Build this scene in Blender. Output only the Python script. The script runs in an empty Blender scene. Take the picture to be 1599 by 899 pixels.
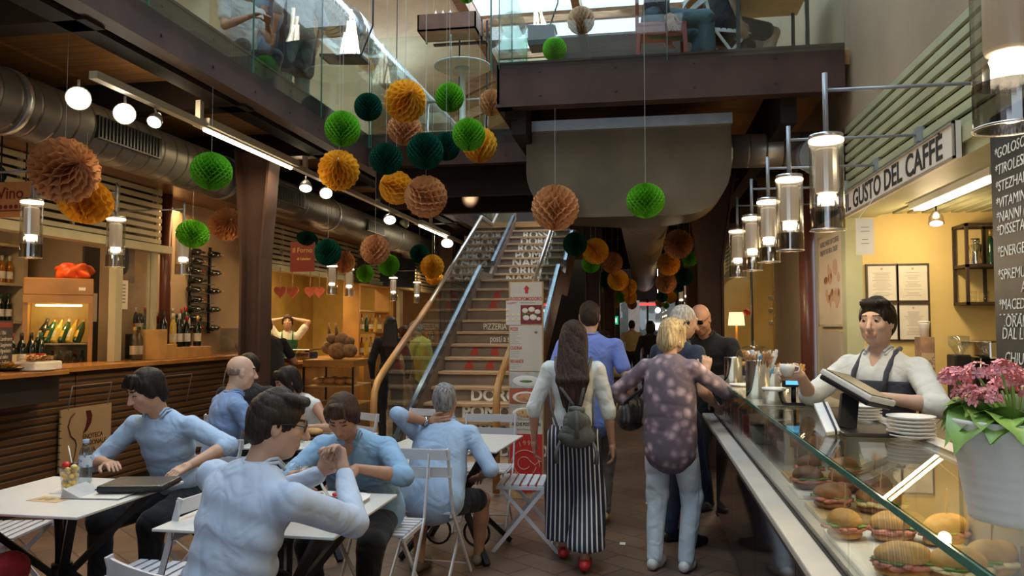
import bpy, math, random
import numpy as np
from mathutils import Vector, Matrix, noise as mnoise
PI = math.pi
SC = bpy.context.scene
COL = SC.collection

# ---------------------------------------------------------------- camera (image taken as 1599 x 899)
FPX = 1200.0
YAW, PITCH, EYE = math.radians(9.71), math.radians(2.79), 1.55
cam_data = bpy.data.cameras.new('camera')
cam_data.sensor_width = 36.0
cam_data.lens = FPX * 36.0 / 1599.0
cam_data.clip_start = 0.05
cam_data.clip_end = 200
cam = bpy.data.objects.new('camera', cam_data)
COL.objects.link(cam)
cam.location = (0, 0, EYE)
cam.rotation_euler = (PI / 2 + PITCH, 0, YAW)
SC.camera = cam

# ---------------------------------------------------------------- world, exposure, daylight
SC.view_settings.view_transform = 'Standard'
SC.view_settings.look = 'None'
SC.view_settings.gamma = 1.0
SC.view_settings.use_curve_mapping = False
SC.view_settings.exposure = 0.0
SC.cycles.use_denoising = True
SC.cycles.max_bounces = 8
SC.cycles.transparent_max_bounces = 24
SC.cycles.caustics_reflective = False
SC.cycles.caustics_refractive = False
SC.cycles.sample_clamp_indirect = 4.0
SC.cycles.sample_clamp_direct = 12.0
world = bpy.data.worlds.new('sky')
SC.world = world
world.use_nodes = True
wn = world.node_tree
wn.nodes['Background'].inputs[0].default_value = (0.72, 0.86, 1.0, 1)
wn.nodes['Background'].inputs[1].default_value = 2.4

def lamp(name, kind, loc, energy, color, size=0.1, size_y=None, aim=None, spot=None):
    d = bpy.data.lights.new(name, kind)
    d.energy = energy
    d.color = color
    if kind == 'AREA':
        d.size = size
        if size_y:
            d.shape = 'RECTANGLE'
            d.size_y = size_y
    else:
        d.shadow_soft_size = size
    if spot:
        d.spot_size = math.radians(spot)
        d.spot_blend = 0.5
    o = bpy.data.objects.new(name, d)
    COL.objects.link(o)
    o.location = loc
    if aim is not None:
        o.rotation_euler = (Vector(aim) - Vector(loc)).to_track_quat('-Z', 'Y').to_euler()
    return o
WARM = (1.0, 0.62, 0.28)
WARM2 = (1.0, 0.74, 0.42)
DAY = (0.70, 0.86, 1.0)
# daylight falling through the roof lights over the open well of the hall
lamp('roof_daylight', 'AREA', (-1.0, 3.2, 7.55), 330, DAY, 3.4, 9.0, aim=(-1.0, 3.2, 0))
lamp('roof_daylight', 'AREA', (-1.9, 13.0, 7.55), 420, DAY, 3.0, 9.0, aim=(-1.9, 13.0, 0))

# fill light added behind the camera to brighten surfaces facing it
lamp('rear_fill', 'AREA', (-1.2, -4.7, 2.2), 60, (0.85, 0.92, 1.0), 4.5, 3.0, aim=(-1.0, 3, 1.5))

# ---------------------------------------------------------------- mesh helpers
def V(*a):
    return Vector(a)
def pt(px, py, Y):
    """world point at hall depth Y seen at photo pixel (px, py)"""
    f = Vector((-math.sin(YAW) * math.cos(PITCH), math.cos(YAW) * math.cos(PITCH), math.sin(PITCH)))
    r = Vector((math.cos(YAW), math.sin(YAW), 0))
    u = r.cross(f)
    d = f + r * ((px - 799.5) / FPX) - u * ((py - 449.5) / FPX)
    return Vector((0, 0, EYE)) + d * (Y / d.y)
def frame_from(axis, up=(0, 0, 1)):
    a = Vector(axis).normalized()
    u = Vector(up)
    if abs(a.dot(u)) > 0.99:
        u = Vector((1, 0, 0))
    s = a.cross(u).normalized()
    t = s.cross(a).normalized()
    return a, s, t
def root_of(o):
    while o.parent:
        o = o.parent
    return o
class MB:
    def __init__(s):
        s.v, s.f, s.m, s.sm = [], [], [], []
    def add(s, vs, fs, mi=0, smooth=False):
        b = len(s.v)
        s.v.extend([tuple(x) for x in vs])
        for q in fs:
            s.f.append([i + b for i in q]); s.m.append(mi); s.sm.append(smooth)
        return s
    def box(s, x0, x1, y0, y1, z0, z1, mi=0):
        vs = [(x, y, z) for z in (z0, z1) for y in (y0, y1) for x in (x0, x1)]
        return s.add(vs, [(0, 2, 3, 1), (4, 5, 7, 6), (0, 1, 5, 4), (2, 6, 7, 3), (0, 4, 6, 2), (1, 3, 7, 5)], mi)
    def bar(s, p0, p1, w, h, up=(0, 0, 1), mi=0, w1=None, h1=None):
        p0, p1 = Vector(p0), Vector(p1)
        a, sd, t = frame_from(p1 - p0, up)
        w1 = w if w1 is None else w1; h1 = h if h1 is None else h1
        vs = []
        for p, ww, hh in ((p0, w, h), (p1, w1, h1)):
            for i, j in ((-1, -1), (1, -1), (1, 1), (-1, 1)):
                vs.append(p + sd * (i * ww / 2) + t * (j * hh / 2))
        return s.add(vs, [(3, 2, 1, 0), (4, 5, 6, 7), (0, 1, 5, 4), (1, 2, 6, 5), (2, 3, 7, 6), (3, 0, 4, 7)], mi)
    def tube(s, pts, r, seg=10, mi=0, smooth=True, caps=True):
        pts = [Vector(p) for p in pts]
        n = len(pts)
        rs = r if isinstance(r, (list, tuple)) else [r] * n
        vs, fs = [], []
        d = (pts[1] - pts[0]).normalized()
        _, sd, t = frame_from(d)
        for i, p in enumerate(pts):
            if 0 < i < n - 1:
                dn = ((pts[i + 1] - p).normalized() + (p - pts[i - 1]).normalized())
            elif i == 0:
                dn = pts[1] - p
            else:
                dn = p - pts[i - 1]
            if dn.length < 1e-9:
                dn = d
            dn.normalize()
            sd = (sd - dn * sd.dot(dn))
            if sd.length < 1e-6:
                _, sd, t = frame_from(dn)
            sd.normalize()
            t = dn.cross(sd)
            d = dn
            for k in range(seg):
                a = 2 * PI * k / seg
                vs.append(p + (sd * math.cos(a) + t * math.sin(a)) * rs[i])
        for i in range(n - 1):
            for k in range(seg):
                k2 = (k + 1) % seg
                fs.append((i * seg + k, i * seg + k2, (i + 1) * seg + k2, (i + 1) * seg + k))
        s.add(vs, fs, mi, smooth)
        if caps:
            b = len(s.v) - len(vs)
            s.f.append([b + k for k in range(seg)][::-1]); s.m.append(mi); s.sm.append(False)
            s.f.append([b + (n - 1) * seg + k for k in range(seg)]); s.m.append(mi); s.sm.append(False)
        return s
    def cyl(s, p0, p1, r0, r1=None, seg=16, mi=0, smooth=True):
        return s.tube([p0, p1], [r0, r0 if r1 is None else r1], seg, mi, smooth)
    def lathe(s, prof, c=(0, 0, 0), seg=20, mi=0, smooth=True, sx=1, sy=1):
        vs, fs = [], []
        for r, z in prof:
            for k in range(seg):
                a = 2 * PI * k / seg
                vs.append((c[0] + r * sx * math.cos(a), c[1] + r * sy * math.sin(a), c[2] + z))
        for i in range(len(prof) - 1):
            for k in range(seg):
                k2 = (k + 1) % seg
                fs.append((i * seg + k, i * seg + k2, (i + 1) * seg + k2, (i + 1) * seg + k))
        if prof[0][0] > 1e-5:
            fs.append([k for k in range(seg)][::-1])
        if prof[-1][0] > 1e-5:
            fs.append([(len(prof) - 1) * seg + k for k in range(seg)])
        return s.add(vs, fs, mi, smooth)
    def ball(s, c, r, seg=14, rings=9, mi=0, R=None):
        r = (r, r, r) if not isinstance(r, (list, tuple)) else r
        vs, fs = [], []
        for i in range(rings + 1):
            th = PI * i / rings
            for k in range(seg):
                a = 2 * PI * k / seg
                q = Vector((r[0] * math.sin(th) * math.cos(a), r[1] * math.sin(th) * math.sin(a), r[2] * math.cos(th)))
                if R is not None:
                    q = R @ q
                vs.append(Vector(c) + q)
        for i in range(rings):
            for k in range(seg):
                k2 = (k + 1) % seg
                fs.append((i * seg + k, (i + 1) * seg + k, (i + 1) * seg + k2, i * seg + k2))
        return s.add(vs, fs, mi, True)
    def prism(s, poly, ext, mi=0):
        n = len(poly)
        e = Vector(ext)
        vs = [Vector(p) for p in poly] + [Vector(p) + e for p in poly]
        fs = [list(range(n))[::-1], list(range(n, 2 * n))] + [(i, (i + 1) % n, n + (i + 1) % n, n + i) for i in range(n)]
        return s.add(vs, fs, mi)
    def disc(s, c, r, nrm=(0, 0, 1), th=0.002, seg=24, mi=0):
        c = Vector(c); n = Vector(nrm).normalized()
        return s.cyl(c, c + n * th, r, r, seg, mi, False)
    def build(s, name, mats, parent=None, bevel=0, W=True, fix=False):
        me = bpy.data.meshes.new(name)
        off = Vector((0, 0, 0))
        o = bpy.data.objects.new(name, me)
        COL.objects.link(o)
        vs = s.v
        if parent is not None:
            o.parent = parent
            if W:
                off = root_of(parent).location.copy()
        elif W and vs:
            a = np.array(vs)
            mn, mx = a.min(0), a.max(0)
            off = Vector(((mn[0] + mx[0]) / 2, (mn[1] + mx[1]) / 2, mn[2]))
            o.location = off
        if off.length > 0:
            vs = [(x - off[0], y - off[1], z - off[2]) for x, y, z in vs]
        me.from_pydata(vs, [], s.f)
        me.polygons.foreach_set('material_index', s.m)
        me.polygons.foreach_set('use_smooth', s.sm)
        for m in (mats if isinstance(mats, (list, tuple)) else [mats]):
            me.materials.append(m)
        if fix:
            import bmesh
            bm = bmesh.new(); bm.from_mesh(me)
            bmesh.ops.recalc_face_normals(bm, faces=bm.faces)
            bm.to_mesh(me); bm.free()
        me.update()
        if bevel:
            b = o.modifiers.new('bevel', 'BEVEL')
            b.width = bevel; b.segments = 2; b.limit_method = 'ANGLE'; b.angle_limit = math.radians(40)
        return o
def thing(name, label, cat, loc=(0, 0, 0), rz=0, group=None):
    o = bpy.data.objects.new(name, None)
    o.empty_display_size = 0.1
    COL.objects.link(o)
    o.location = loc
    o.rotation_euler = (0, 0, rz)
    o['label'] = label
    o['category'] = cat
    if group:
        o['group'] = group
    return o
def tag(o, label, cat, group=None, kind=None):
    o['label'] = label
    o['category'] = cat
    if group:
        o['group'] = group
    if kind:
        o['kind'] = kind
    return o
def struct(o):
    o['kind'] = 'structure'
    return o
def dup(root, loc, rz=None, label=None, group=None, scale=None):
    r = root.copy(); COL.objects.link(r)
    r.location = loc
    if rz is not None:
        r.rotation_euler = (0, 0, rz)
    if scale is not None:
        r.scale = scale if isinstance(scale, (tuple, list)) else (scale,) * 3
    if label:
        r['label'] = label
    if group:
        r['group'] = group
    for ch in list(root.children):
        c = ch.copy(); COL.objects.link(c); c.parent = r
        for g in list(ch.children):
            d = g.copy(); COL.objects.link(d); d.parent = c
    return r

# ---------------------------------------------------------------- materials
MATS = {}
def _nt(name):
    m = bpy.data.materials.new(name)
    m.use_nodes = True
    nt = m.node_tree
    return m, nt, nt.nodes['Principled BSDF']
def mat(name, c, rough=0.5, metal=0.0, var=0.12, vs=6.0, bump=0.0, bs=40.0, spec=0.5, emit=None, es=0.0, stretch=None, sub=0.0, sheen=0.0, c2=None):
    """principled surface with procedural colour variation and bump"""
    if name in MATS:
        return MATS[name]
    m, nt, b = _nt(name)
    N, L = nt.nodes, nt.links
    tc = N.new('ShaderNodeTexCoord')
    mp = N.new('ShaderNodeMapping')
    if stretch:
        mp.inputs['Scale'].default_value = stretch
    L.new(tc.outputs['Object'], mp.inputs[0])
    nz = N.new('ShaderNodeTexNoise'); nz.inputs['Scale'].default_value = vs; nz.inputs['Detail'].default_value = 3
    L.new(mp.outputs[0], nz.inputs['Vector'])
    mx = N.new('ShaderNodeMix'); mx.data_type = 'RGBA'
    ca = [max(0, x * (1 - var)) for x in c[:3]] + [1]
    cb = [min(1, x * (1 + var)) for x in c[:3]] + [1] if c2 is None else list(c2[:3]) + [1]
    mx.inputs[6].default_value = ca; mx.inputs[7].default_value = cb
    rp = N.new('ShaderNodeMapRange'); rp.inputs[1].default_value = 0.35; rp.inputs[2].default_value = 0.65
    L.new(nz.outputs[0], rp.inputs[0]); L.new(rp.outputs[0], mx.inputs[0]); L.new(mx.outputs[2], b.inputs['Base Color'])
    b.inputs['Roughness'].default_value = rough
    b.inputs['Metallic'].default_value = metal
    b.inputs['Specular IOR Level'].default_value = spec
    if sub:
        b.inputs['Subsurface Weight'].default_value = sub
        b.inputs['Subsurface Scale'].default_value = 0.01
    if sheen:
        b.inputs['Sheen Weight'].default_value = sheen
    if emit:
        b.inputs['Emission Color'].default_value = list(emit) + [1]
        b.inputs['Emission Strength'].default_value = es
    if bump:
        n2 = N.new('ShaderNodeTexNoise'); n2.inputs['Scale'].default_value = bs; n2.inputs['Detail'].default_value = 4
        L.new(mp.outputs[0], n2.inputs['Vector'])
        bp = N.new('ShaderNodeBump'); bp.inputs['Strength'].default_value = bump; bp.inputs['Distance'].default_value = 0.01
        L.new(n2.outputs[0], bp.inputs['Height']); L.new(bp.outputs[0], b.inputs['Normal'])
    MATS[name] = m
    return m
def emis(name, c, s):
    if name in MATS:
        return MATS[name]
    m, nt, b = _nt(name)
    b.inputs['Base Color'].default_value = list(c) + [1]
    b.inputs['Emission Color'].default_value = list(c) + [1]
    b.inputs['Emission Strength'].default_value = s
    MATS[name] = m
    return m
def glassy(name, tint=(0.93, 0.97, 0.95), refl=0.06, edge=0.55, rough=0.01, ribs=0):
    """thin pane: tinted see-through layer with a view-angle reflection"""
    if name in MATS:
        return MATS[name]
    m = bpy.data.materials.new(name)
    m.use_nodes = True
    nt = m.node_tree; N, L = nt.nodes, nt.links
    N.clear()
    out = N.new('ShaderNodeOutputMaterial')
    tr = N.new('ShaderNodeBsdfTransparent'); tr.inputs[0].default_value = list(tint) + [1]
    gl = N.new('ShaderNodeBsdfGlossy'); gl.inputs['Roughness'].default_value = rough
    lw = N.new('ShaderNodeLayerWeight'); lw.inputs[0].default_value = 0.35
    mr = N.new('ShaderNodeMapRange'); mr.inputs[3].default_value = refl; mr.inputs[4].default_value = edge
    mx = N.new('ShaderNodeMixShader')
    pw = N.new('ShaderNodeMath'); pw.operation = 'POWER'; pw.inputs[1].default_value = 2.0
    L.new(lw.outputs['Facing'], pw.inputs[0]); L.new(pw.outputs[0], mr.inputs[0]); L.new(mr.outputs[0], mx.inputs[0])
    L.new(tr.outputs[0], mx.inputs[1]); L.new(gl.outputs[0], mx.inputs[2]); L.new(mx.outputs[0], out.inputs[0])
    MATS[name] = m
    return m
def bands(name, ca, cb, scale, axis='Z', width=0.5, rough=0.5, metal=0.0, rot=None, soft=0.04, grain=0.0, bump=0.0, attr=None):
    """two-colour repeating bands along one object axis (slats, planks, stripes)"""
    if name in MATS:
        return MATS[name]
    m, nt, b = _nt(name)
    N, L = nt.nodes, nt.links
    if attr:
        at = N.new('ShaderNodeAttribute'); at.attribute_name = attr
        src = at.outputs['Fac']
    else:
        tc = N.new('ShaderNodeTexCoord')
        sp = N.new('ShaderNodeSeparateXYZ'); L.new(tc.outputs['Object'], sp.inputs[0])
        src = sp.outputs[axis]
    mu = N.new('ShaderNodeMath'); mu.operation = 'MULTIPLY'; mu.inputs[1].default_value = scale; L.new(src, mu.inputs[0])
    fr = N.new('ShaderNodeMath'); fr.operation = 'FRACT'; L.new(mu.outputs[0], fr.inputs[0])
    mr = N.new('ShaderNodeMapRange'); mr.inputs[1].default_value = width - soft; mr.inputs[2].default_value = width + soft
    L.new(fr.outputs[0], mr.inputs[0])
    mx = N.new('ShaderNodeMix'); mx.data_type = 'RGBA'
    mx.inputs[6].default_value = list(ca) + [1]; mx.inputs[7].default_value = list(cb) + [1]
    L.new(mr.outputs[0], mx.inputs[0])
    last = mx.outputs[2]
    if grain:
        tc2 = N.new('ShaderNodeTexCoord')
        mp = N.new('ShaderNodeMapping'); mp.inputs['Scale'].default_value = {'X': (9, 1, 9), 'Y': (1, 9, 9), 'Z': (1, 1, 12)}[axis]
        nz = N.new('ShaderNodeTexNoise'); nz.inputs['Scale'].default_value = 3; nz.inputs['Detail'].default_value = 5
        L.new(tc2.outputs['Object'], mp.inputs[0]); L.new(mp.outputs[0], nz.inputs[0])
        m2 = N.new('ShaderNodeMix'); m2.data_type = 'RGBA'; m2.blend_type = 'MULTIPLY'; m2.inputs[0].default_value = grain
        L.new(last, m2.inputs[6]); L.new(nz.outputs[0], m2.inputs[7]); last = m2.outputs[2]
    L.new(last, b.inputs['Base Color'])
    if bump:
        bp = N.new('ShaderNodeBump'); bp.inputs['Strength'].default_value = bump; bp.inputs['Distance'].default_value = 0.02
        L.new(mr.outputs[0], bp.inputs['Height']); bp.invert = True; L.new(bp.outputs[0], b.inputs['Normal'])
    b.inputs['Roughness'].default_value = rough
    b.inputs['Metallic'].default_value = metal
    MATS[name] = m
    return m
def spotty(name, ca, cb, cc, scale=20, rough=0.6, thr=0.25):
    """patchy three-colour surface (printed fabric, toppings, petals)"""
    if name in MATS:
        return MATS[name]
    m, nt, b = _nt(name)
    N, L = nt.nodes, nt.links
    tc = N.new('ShaderNodeTexCoord')
    vo = N.new('ShaderNodeTexVoronoi'); vo.inputs['Scale'].default_value = scale
    nz = N.new('ShaderNodeTexNoise'); nz.inputs['Scale'].default_value = scale * 0.9; nz.inputs['Detail'].default_value = 4
    L.new(tc.outputs['Object'], vo.inputs['Vector']); L.new(tc.outputs['Object'], nz.inputs['Vector'])
    ad = N.new('ShaderNodeMath'); ad.operation = 'ADD'; L.new(vo.outputs['Distance'], ad.inputs[0])
    ml = N.new('ShaderNodeMath'); ml.operation = 'MULTIPLY_ADD'; ml.inputs[1].default_value = 0.9; ml.inputs[2].default_value = -0.45
    L.new(nz.outputs[0], ml.inputs[0]); L.new(ml.outputs[0], ad.inputs[1])
    cr = N.new('ShaderNodeValToRGB')
    e = cr.color_ramp.elements
    e[0].position = 0.0; e[0].color = list(cc) + [1]
    e[1].position = thr + 0.15; e[1].color = list(ca) + [1]
    n = e.new(thr); n.color = list(cb) + [1]
    L.new(ad.outputs[0], cr.inputs[0]); L.new(cr.outputs[0], b.inputs['Base Color'])
    b.inputs['Roughness'].default_value = rough
    MATS[name] = m
    return m
def text_obj(name, s, size, mt, parent=None, origin=(0, 0, 0), xdir=(1, 0, 0), ydir=(0, 0, 1), ext=0.001, align='LEFT', squeeze=1.0, bold=0.0, shear=0.0):
    cu = bpy.data.curves.new(name, 'FONT')
    cu.body = s; cu.size = size; cu.extrude = ext; cu.align_x = align; cu.align_y = 'CENTER'; cu.offset = bold; cu.shear = shear
    cu.resolution_u = 3
    tmp = bpy.data.objects.new('tmp', cu)
    me = bpy.data.meshes.new_from_object(tmp)
    bpy.data.objects.remove(tmp); bpy.data.curves.remove(cu)
    x, y = Vector(xdir).normalized(), Vector(ydir).normalized()
    z = x.cross(y)
    off = root_of(parent).location if parent is not None else Vector((0, 0, 0))
    for v in me.vertices:
        c = v.co
        v.co = Vector(origin) + x * c.x * squeeze + y * c.y + z * c.z - off
    me.materials.append(mt)
    o = bpy.data.objects.new(name, me)
    COL.objects.link(o)
    if parent is not None:
        o.parent = parent
    return o

# ---------------------------------------------------------------- surfaces of the building
def floor_mat():
    m, nt, b = _nt('paving')
    N, L = nt.nodes, nt.links
    tc = N.new('ShaderNodeTexCoord')
    mp = N.new('ShaderNodeMapping'); mp.inputs['Rotation'].default_value = (0, 0, math.radians(38))
    br = N.new('ShaderNodeTexBrick'); br.inputs['Scale'].default_value = 1.0
    br.inputs['Brick Width'].default_value = 0.42; br.inputs['Row Height'].default_value = 0.21; br.inputs['Mortar Size'].default_value = 0.006
    br.inputs['Color1'].default_value = (0.17, 0.105, 0.072, 1); br.inputs['Color2'].default_value = (0.125, 0.082, 0.06, 1)
    br.inputs['Mortar'].default_value = (0.05, 0.036, 0.03, 1)
    nz = N.new('ShaderNodeTexNoise'); nz.inputs['Scale'].default_value = 2.2; nz.inputs['Detail'].default_value = 6
    mx = N.new('ShaderNodeMix'); mx.data_type = 'RGBA'; mx.blend_type = 'OVERLAY'; mx.inputs[0].default_value = 0.7
    L.new(tc.outputs['Object'], mp.inputs[0]); L.new(mp.outputs[0], br.inputs[0]); L.new(tc.outputs['Object'], nz.inputs[0])
    L.new(br.outputs[0], mx.inputs[6]); L.new(nz.outputs[0], mx.inputs[7]); L.new(mx.outputs[2], b.inputs['Base Color'])
    b.inputs['Roughness'].default_value = 0.42
    bp = N.new('ShaderNodeBump'); bp.inputs['Strength'].default_value = 0.4; bp.inputs['Distance'].default_value = 0.01
    L.new(mx.outputs[2], bp.inputs['Height']); L.new(bp.outputs[0], b.inputs['Normal'])
    return m
M_floor = floor_mat()
M_steel = mat('brown_painted_steel', (0.060, 0.030, 0.021), 0.65, 0.0, 0.2, 3, bump=0.05, spec=0.3)
M_steel2 = mat('dark_brown_steel', (0.020, 0.013, 0.010), 0.8, 0.0, 0.2, 3, bump=0.05, spec=0.15)
M_cream = mat('cream_plaster', (0.62, 0.52, 0.33), 0.85, 0, 0.08, 1.5, bump=0.1, bs=30)
M_beige = mat('beige_plaster', (0.50, 0.38, 0.25), 0.85, 0, 0.1, 1.2, bump=0.1, bs=30)
M_yellow = mat('yellow_plaster', (0.66, 0.50, 0.20), 0.8, 0, 0.07, 1.5, bump=0.08, bs=30)
M_dark = mat('dark_panel', (0.022, 0.017, 0.014), 0.6, 0, 0.2, 2)
M_pine = bands('pine_decking', (0.55, 0.28, 0.10), (0.28, 0.13, 0.045), 8.0, 'Y', 0.93, 0.6, soft=0.03, grain=0.7)
M_plank = bands('soffit_planks', (0.28, 0.15, 0.085), (0.10, 0.05, 0.03), 7.0, 'Y', 0.92, 0.3, soft=0.04, grain=0.6, bump=0.5)
M_duct = bands('galvanised_duct', (0.17, 0.155, 0.13), (0.09, 0.08, 0.065), 6.0, 'Y', 0.9, 0.45, 0.55, soft=0.05, bump=0.6)
M_ductx = bands('galvanised_duct_cross', (0.36, 0.33, 0.28), (0.2, 0.18, 0.15), 7.0, 'X', 0.9, 0.35, 0.75, soft=0.05, bump=0.6)
M_sheet = mat('sheet_metal', (0.125, 0.094, 0.058), 0.40, 0.7, 0.16, 2.5, bump=0.08, bs=12)
M_slat = mat('painted_slat', (0.40, 0.40, 0.24), 0.5, 0, 0.1, 3)
M_glass = glassy('pane_glass', (0.90, 0.97, 0.95), 0.05, 0.6)
M_glass_w = glassy('clear_glass', (0.96, 0.97, 0.95), 0.05, 0.5)
M_glass_e = mat('glass_edge', (0.05, 0.16, 0.12), 0.1, 0, 0.2, 8, emit=(0.05, 0.2, 0.15), es=0.0, spec=0.9)
M_alu = mat('brushed_metal', (0.45, 0.46, 0.47), 0.35, 0.85, 0.08, 10)
M_rail = mat('grey_rail_paint', (0.33, 0.35, 0.38), 0.4, 0.3, 0.06, 5)
M_white = mat('white_paint', (0.80, 0.78, 0.74), 0.5, 0, 0.04, 4)
M_black = mat('black_metal', (0.012, 0.012, 0.013), 0.4, 0.3, 0.2, 5)
M_roofw = mat('roof_timber', (0.22, 0.11, 0.05), 0.6, 0, 0.3, 4, stretch=(1, 8, 8), bump=0.2)
M_roofc = mat('painted_roof_boards', (0.70, 0.62, 0.46), 0.8, 0, 0.1, 2)

struct(MB().box(-7.6, 3.6, -5, 26, -0.1, 0).build('floor', M_floor))
# outer walls
struct(MB().box(-7.6, -7.4, -5, 26, 0, 3.3).build('wall_left', M_beige))
struct(MB().box(-7.6, -7.4, -5, 26, 3.3, 6.4).build('wall_upper_left', M_cream))
struct(MB().box(3.2, 3.4, -5, 6.1, 0, 3.3).build('wall_right', M_yellow))
struct(MB().box(-7.6, 3.6, -5.2, -5, 0, 8).build('wall_back', M_dark))
# upper right wall above the stalls
struct(MB().box(1.55, 1.75, -5, 26, 3.08, 7.2).build('wall_upper_right', mat('tan_plaster', (0.32, 0.235, 0.145), 0.85, 0, 0.12, 1.2, bump=0.1, bs=30)))
struct(MB().box(1.75, 3.6, -5, 6.1, 3.08, 3.2).build('ceiling_right', M_dark))
# far end of the hall
e = MB().box(-7.6, -0.75, 24, 24.2, 0, 3.7).box(1.0, 3.6, 24, 24.2, 0, 3.7).box(-0.75, 1.0, 24, 24.2, 2.35, 3.7)
struct(e.build('wall_front', M_dark))
struct(MB().box(-7.6, 3.6, 23, 23.2, 3.6, 10).build('wall_upper_front', M_cream))
# roof : painted slope on the left, glazed strip over the well, timber on the right
r = MB().prism([(-7.6, -5, 6.2), (-3.2, -5, 7.5), (-3.2, -5, 7.62), (-7.6, -5, 6.32)], (0, 28.2, 0))
struct(r.build('ceiling_roof_left', M_roofc, fix=True))
r = MB().prism([(0.9, -5, 7.5), (3.6, -5, 6.6), (3.6, -5, 6.72), (0.9, -5, 7.62)], (0, 28.2, 0))
struct(r.build('ceiling_roof_right', M_roofw, fix=True))
r = MB()
for y in np.arange(-4.5, 23, 1.9):
    r.box(-3.3, 1.0, y, y + 0.1, 7.42, 7.62)
r.box(-1.25, -1.1, -5, 23, 7.38, 7.62).box(-3.3, -3.1, -5, 23, 7.3, 7.6).box(0.8, 1.0, -5, 23, 7.3, 7.6)
struct(r.build('trim_roof_beams', M_roofw))
struct(MB().box(-3.2, 0.9, -5, 23, 7.63, 7.64).build('window_roof', M_glass_w))
# sloping timber truss seen above the far landing
r = MB().bar((-6.9, 17, 5.6), (-3.0, 17, 7.4), 0.16, 0.26).bar((-5.0, 17, 5.9), (-1.4, 17, 7.4), 0.14, 0.2).bar((-5.5, 20, 6.0), (-2.0, 20, 7.5), 0.16, 0.3)
struct(r.build('trim_roof_truss', M_roofw))

# galleries : decking, floor edge beams, joists
def slab(name, x0, x1, y0, y1):
    struct(MB().box(x0, x1, y0, y1, 3.52, 3.63).build(name, M_pine))
slab('floor_gallery_left', -7.4, -3.04, -5, 23)
slab('floor_gallery_right', -1.1, 1.55, 6.06, 23)
slab('floor_bridge', -3.04, -1.1, 8.12, 10.0)
slab('floor_landing_top', -3.04, -1.1, 15.15, 23)
def fascia(name, p0, p1, n):
    """steel channel edge beam with bolt heads, outer side towards n"""
    p0, p1, n = Vector(p0), Vector(p1), Vector(n)
    b = MB()
    d = (p1 - p0)
    def seg(o, w, z0, z1):
        a = p0 + n * o; c = p1 + n * o
        b.prism([(a.x, a.y, z0), (c.x, c.y, z0), (c.x, c.y, z1), (a.x, a.y, z1)], n * w)
    seg(-0.02, 0.02, 3.31, 3.66)
    seg(-0.12, 0.13, 3.30, 3.325)
    seg(-0.12, 0.125, 3.645, 3.665)
    L = d.length; u = d.normalized()
    k = 0.35
    while k < L:
        for z in (3.39, 3.58):
            q = p0 + u * k
            b.cyl((q.x, q.y, z), (q.x + n.x * 0.008, q.y + n.y * 0.008, z), 0.011, 0.011, 6)
        k += 0.6
    return struct(b.build(name, M_steel, fix=True))
fascia('trim_gallery_left', (-3.0, -5, 0), (-3.0, 23, 0), (1, 0, 0))
fascia('trim_bridge', (-3.0, 8.06, 0), (-1.15, 8.06, 0), (0, -1, 0))
fascia('trim_bridge_rear', (-3.0, 10.04, 0), (-1.15, 10.04, 0), (0, 1, 0))
fascia('trim_balcony_front', (-1.15, 6.0, 0), (1.5, 6.0, 0), (0, -1, 0))
fascia('trim_balcony_side', (-1.15, 6.0, 0), (-1.15, 15.1, 0), (-1, 0, 0))
j = MB()
for y in np.arange(-3.2, 23, 1.75):
    j.box(-7.3, -3.1, y, y + 0.16, 3.28, 3.52)
j.box(-3.32, -3.16, -5, 23, 3.28, 3.5)
struct(j.build('trim_gallery_joists', M_steel2))
j = MB()
for y in np.arange(8.6, 23, 1.9):
    j.box(-1.05, 1.5, y, y + 0.16, 3.15, 3.52)
for x in (-1.05, 1.05):
    j.box(x, x + 0.12, 6.1, 23, 3.1, 3.52)
struct(j.build('trim_balcony_joists', M_steel2))
j = MB().box(-3.0, -1.15, 8.3, 8.42, 3.0, 3.5).box(-3.0, -1.15, 9.6, 9.72, 3.0, 3.5)
struct(j.build('trim_bridge_joists', M_steel2))
# sloping steel bracket under the balcony corner
struct(MB().bar((-1.05, 6.1, 3.3), (-0.75, 8.6, 2.7), 0.1, 0.16).build('trim_balcony_bracket', M_steel2))

def column(name, x, y, z1, w0, w1, d=0.22, zc=2.2):
    b = MB()
    for s in (-1, 1):
        b.prism([(x + s * w0 / 2 - 0.012, y - d / 2, 0), (x + s * w0 / 2 + 0.012, y - d / 2, 0), (x + s * w0 / 2 + 0.012, y - d / 2, zc), (x + s * w1 / 2 + 0.012, y - d / 2, z1), (x + s * w1 / 2 - 0.012, y - d / 2, z1), (x + s * w0 / 2 - 0.012, y - d / 2, zc)], (0, d, 0))
    b.prism([(x - w0 / 2, y - 0.01, 0), (x + w0 / 2, y - 0.01, 0), (x + w0 / 2, y - 0.01, zc), (x + w1 / 2, y - 0.01, z1), (x - w1 / 2, y - 0.01, z1), (x - w0 / 2, y - 0.01, zc)], (0, 0.02, 0))
    b.box(x - w0 / 2 - 0.06, x + w0 / 2 + 0.06, y - d / 2 - 0.04, y + d / 2 + 0.04, 0, 0.025)
    return struct(b.build(name, M_steel, fix=True))
column('pillar_left', -3.74, 6.98, 3.26, 0.2, 0.36)
column('pillar_left.001', -3.74, 14.3, 3.26, 0.2, 0.34)
column('pillar_right', 0.72, 8.6, 3.2, 0.24, 0.52)
column('pillar_right.001', 0.80, 12.6, 3.2, 0.22, 0.42)
column('pillar_middle', -0.78, 12.0, 3.2, 0.2, 0.3)
column('pillar_middle.001', -0.72, 16.5, 3.2, 0.22, 0.3)

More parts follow.
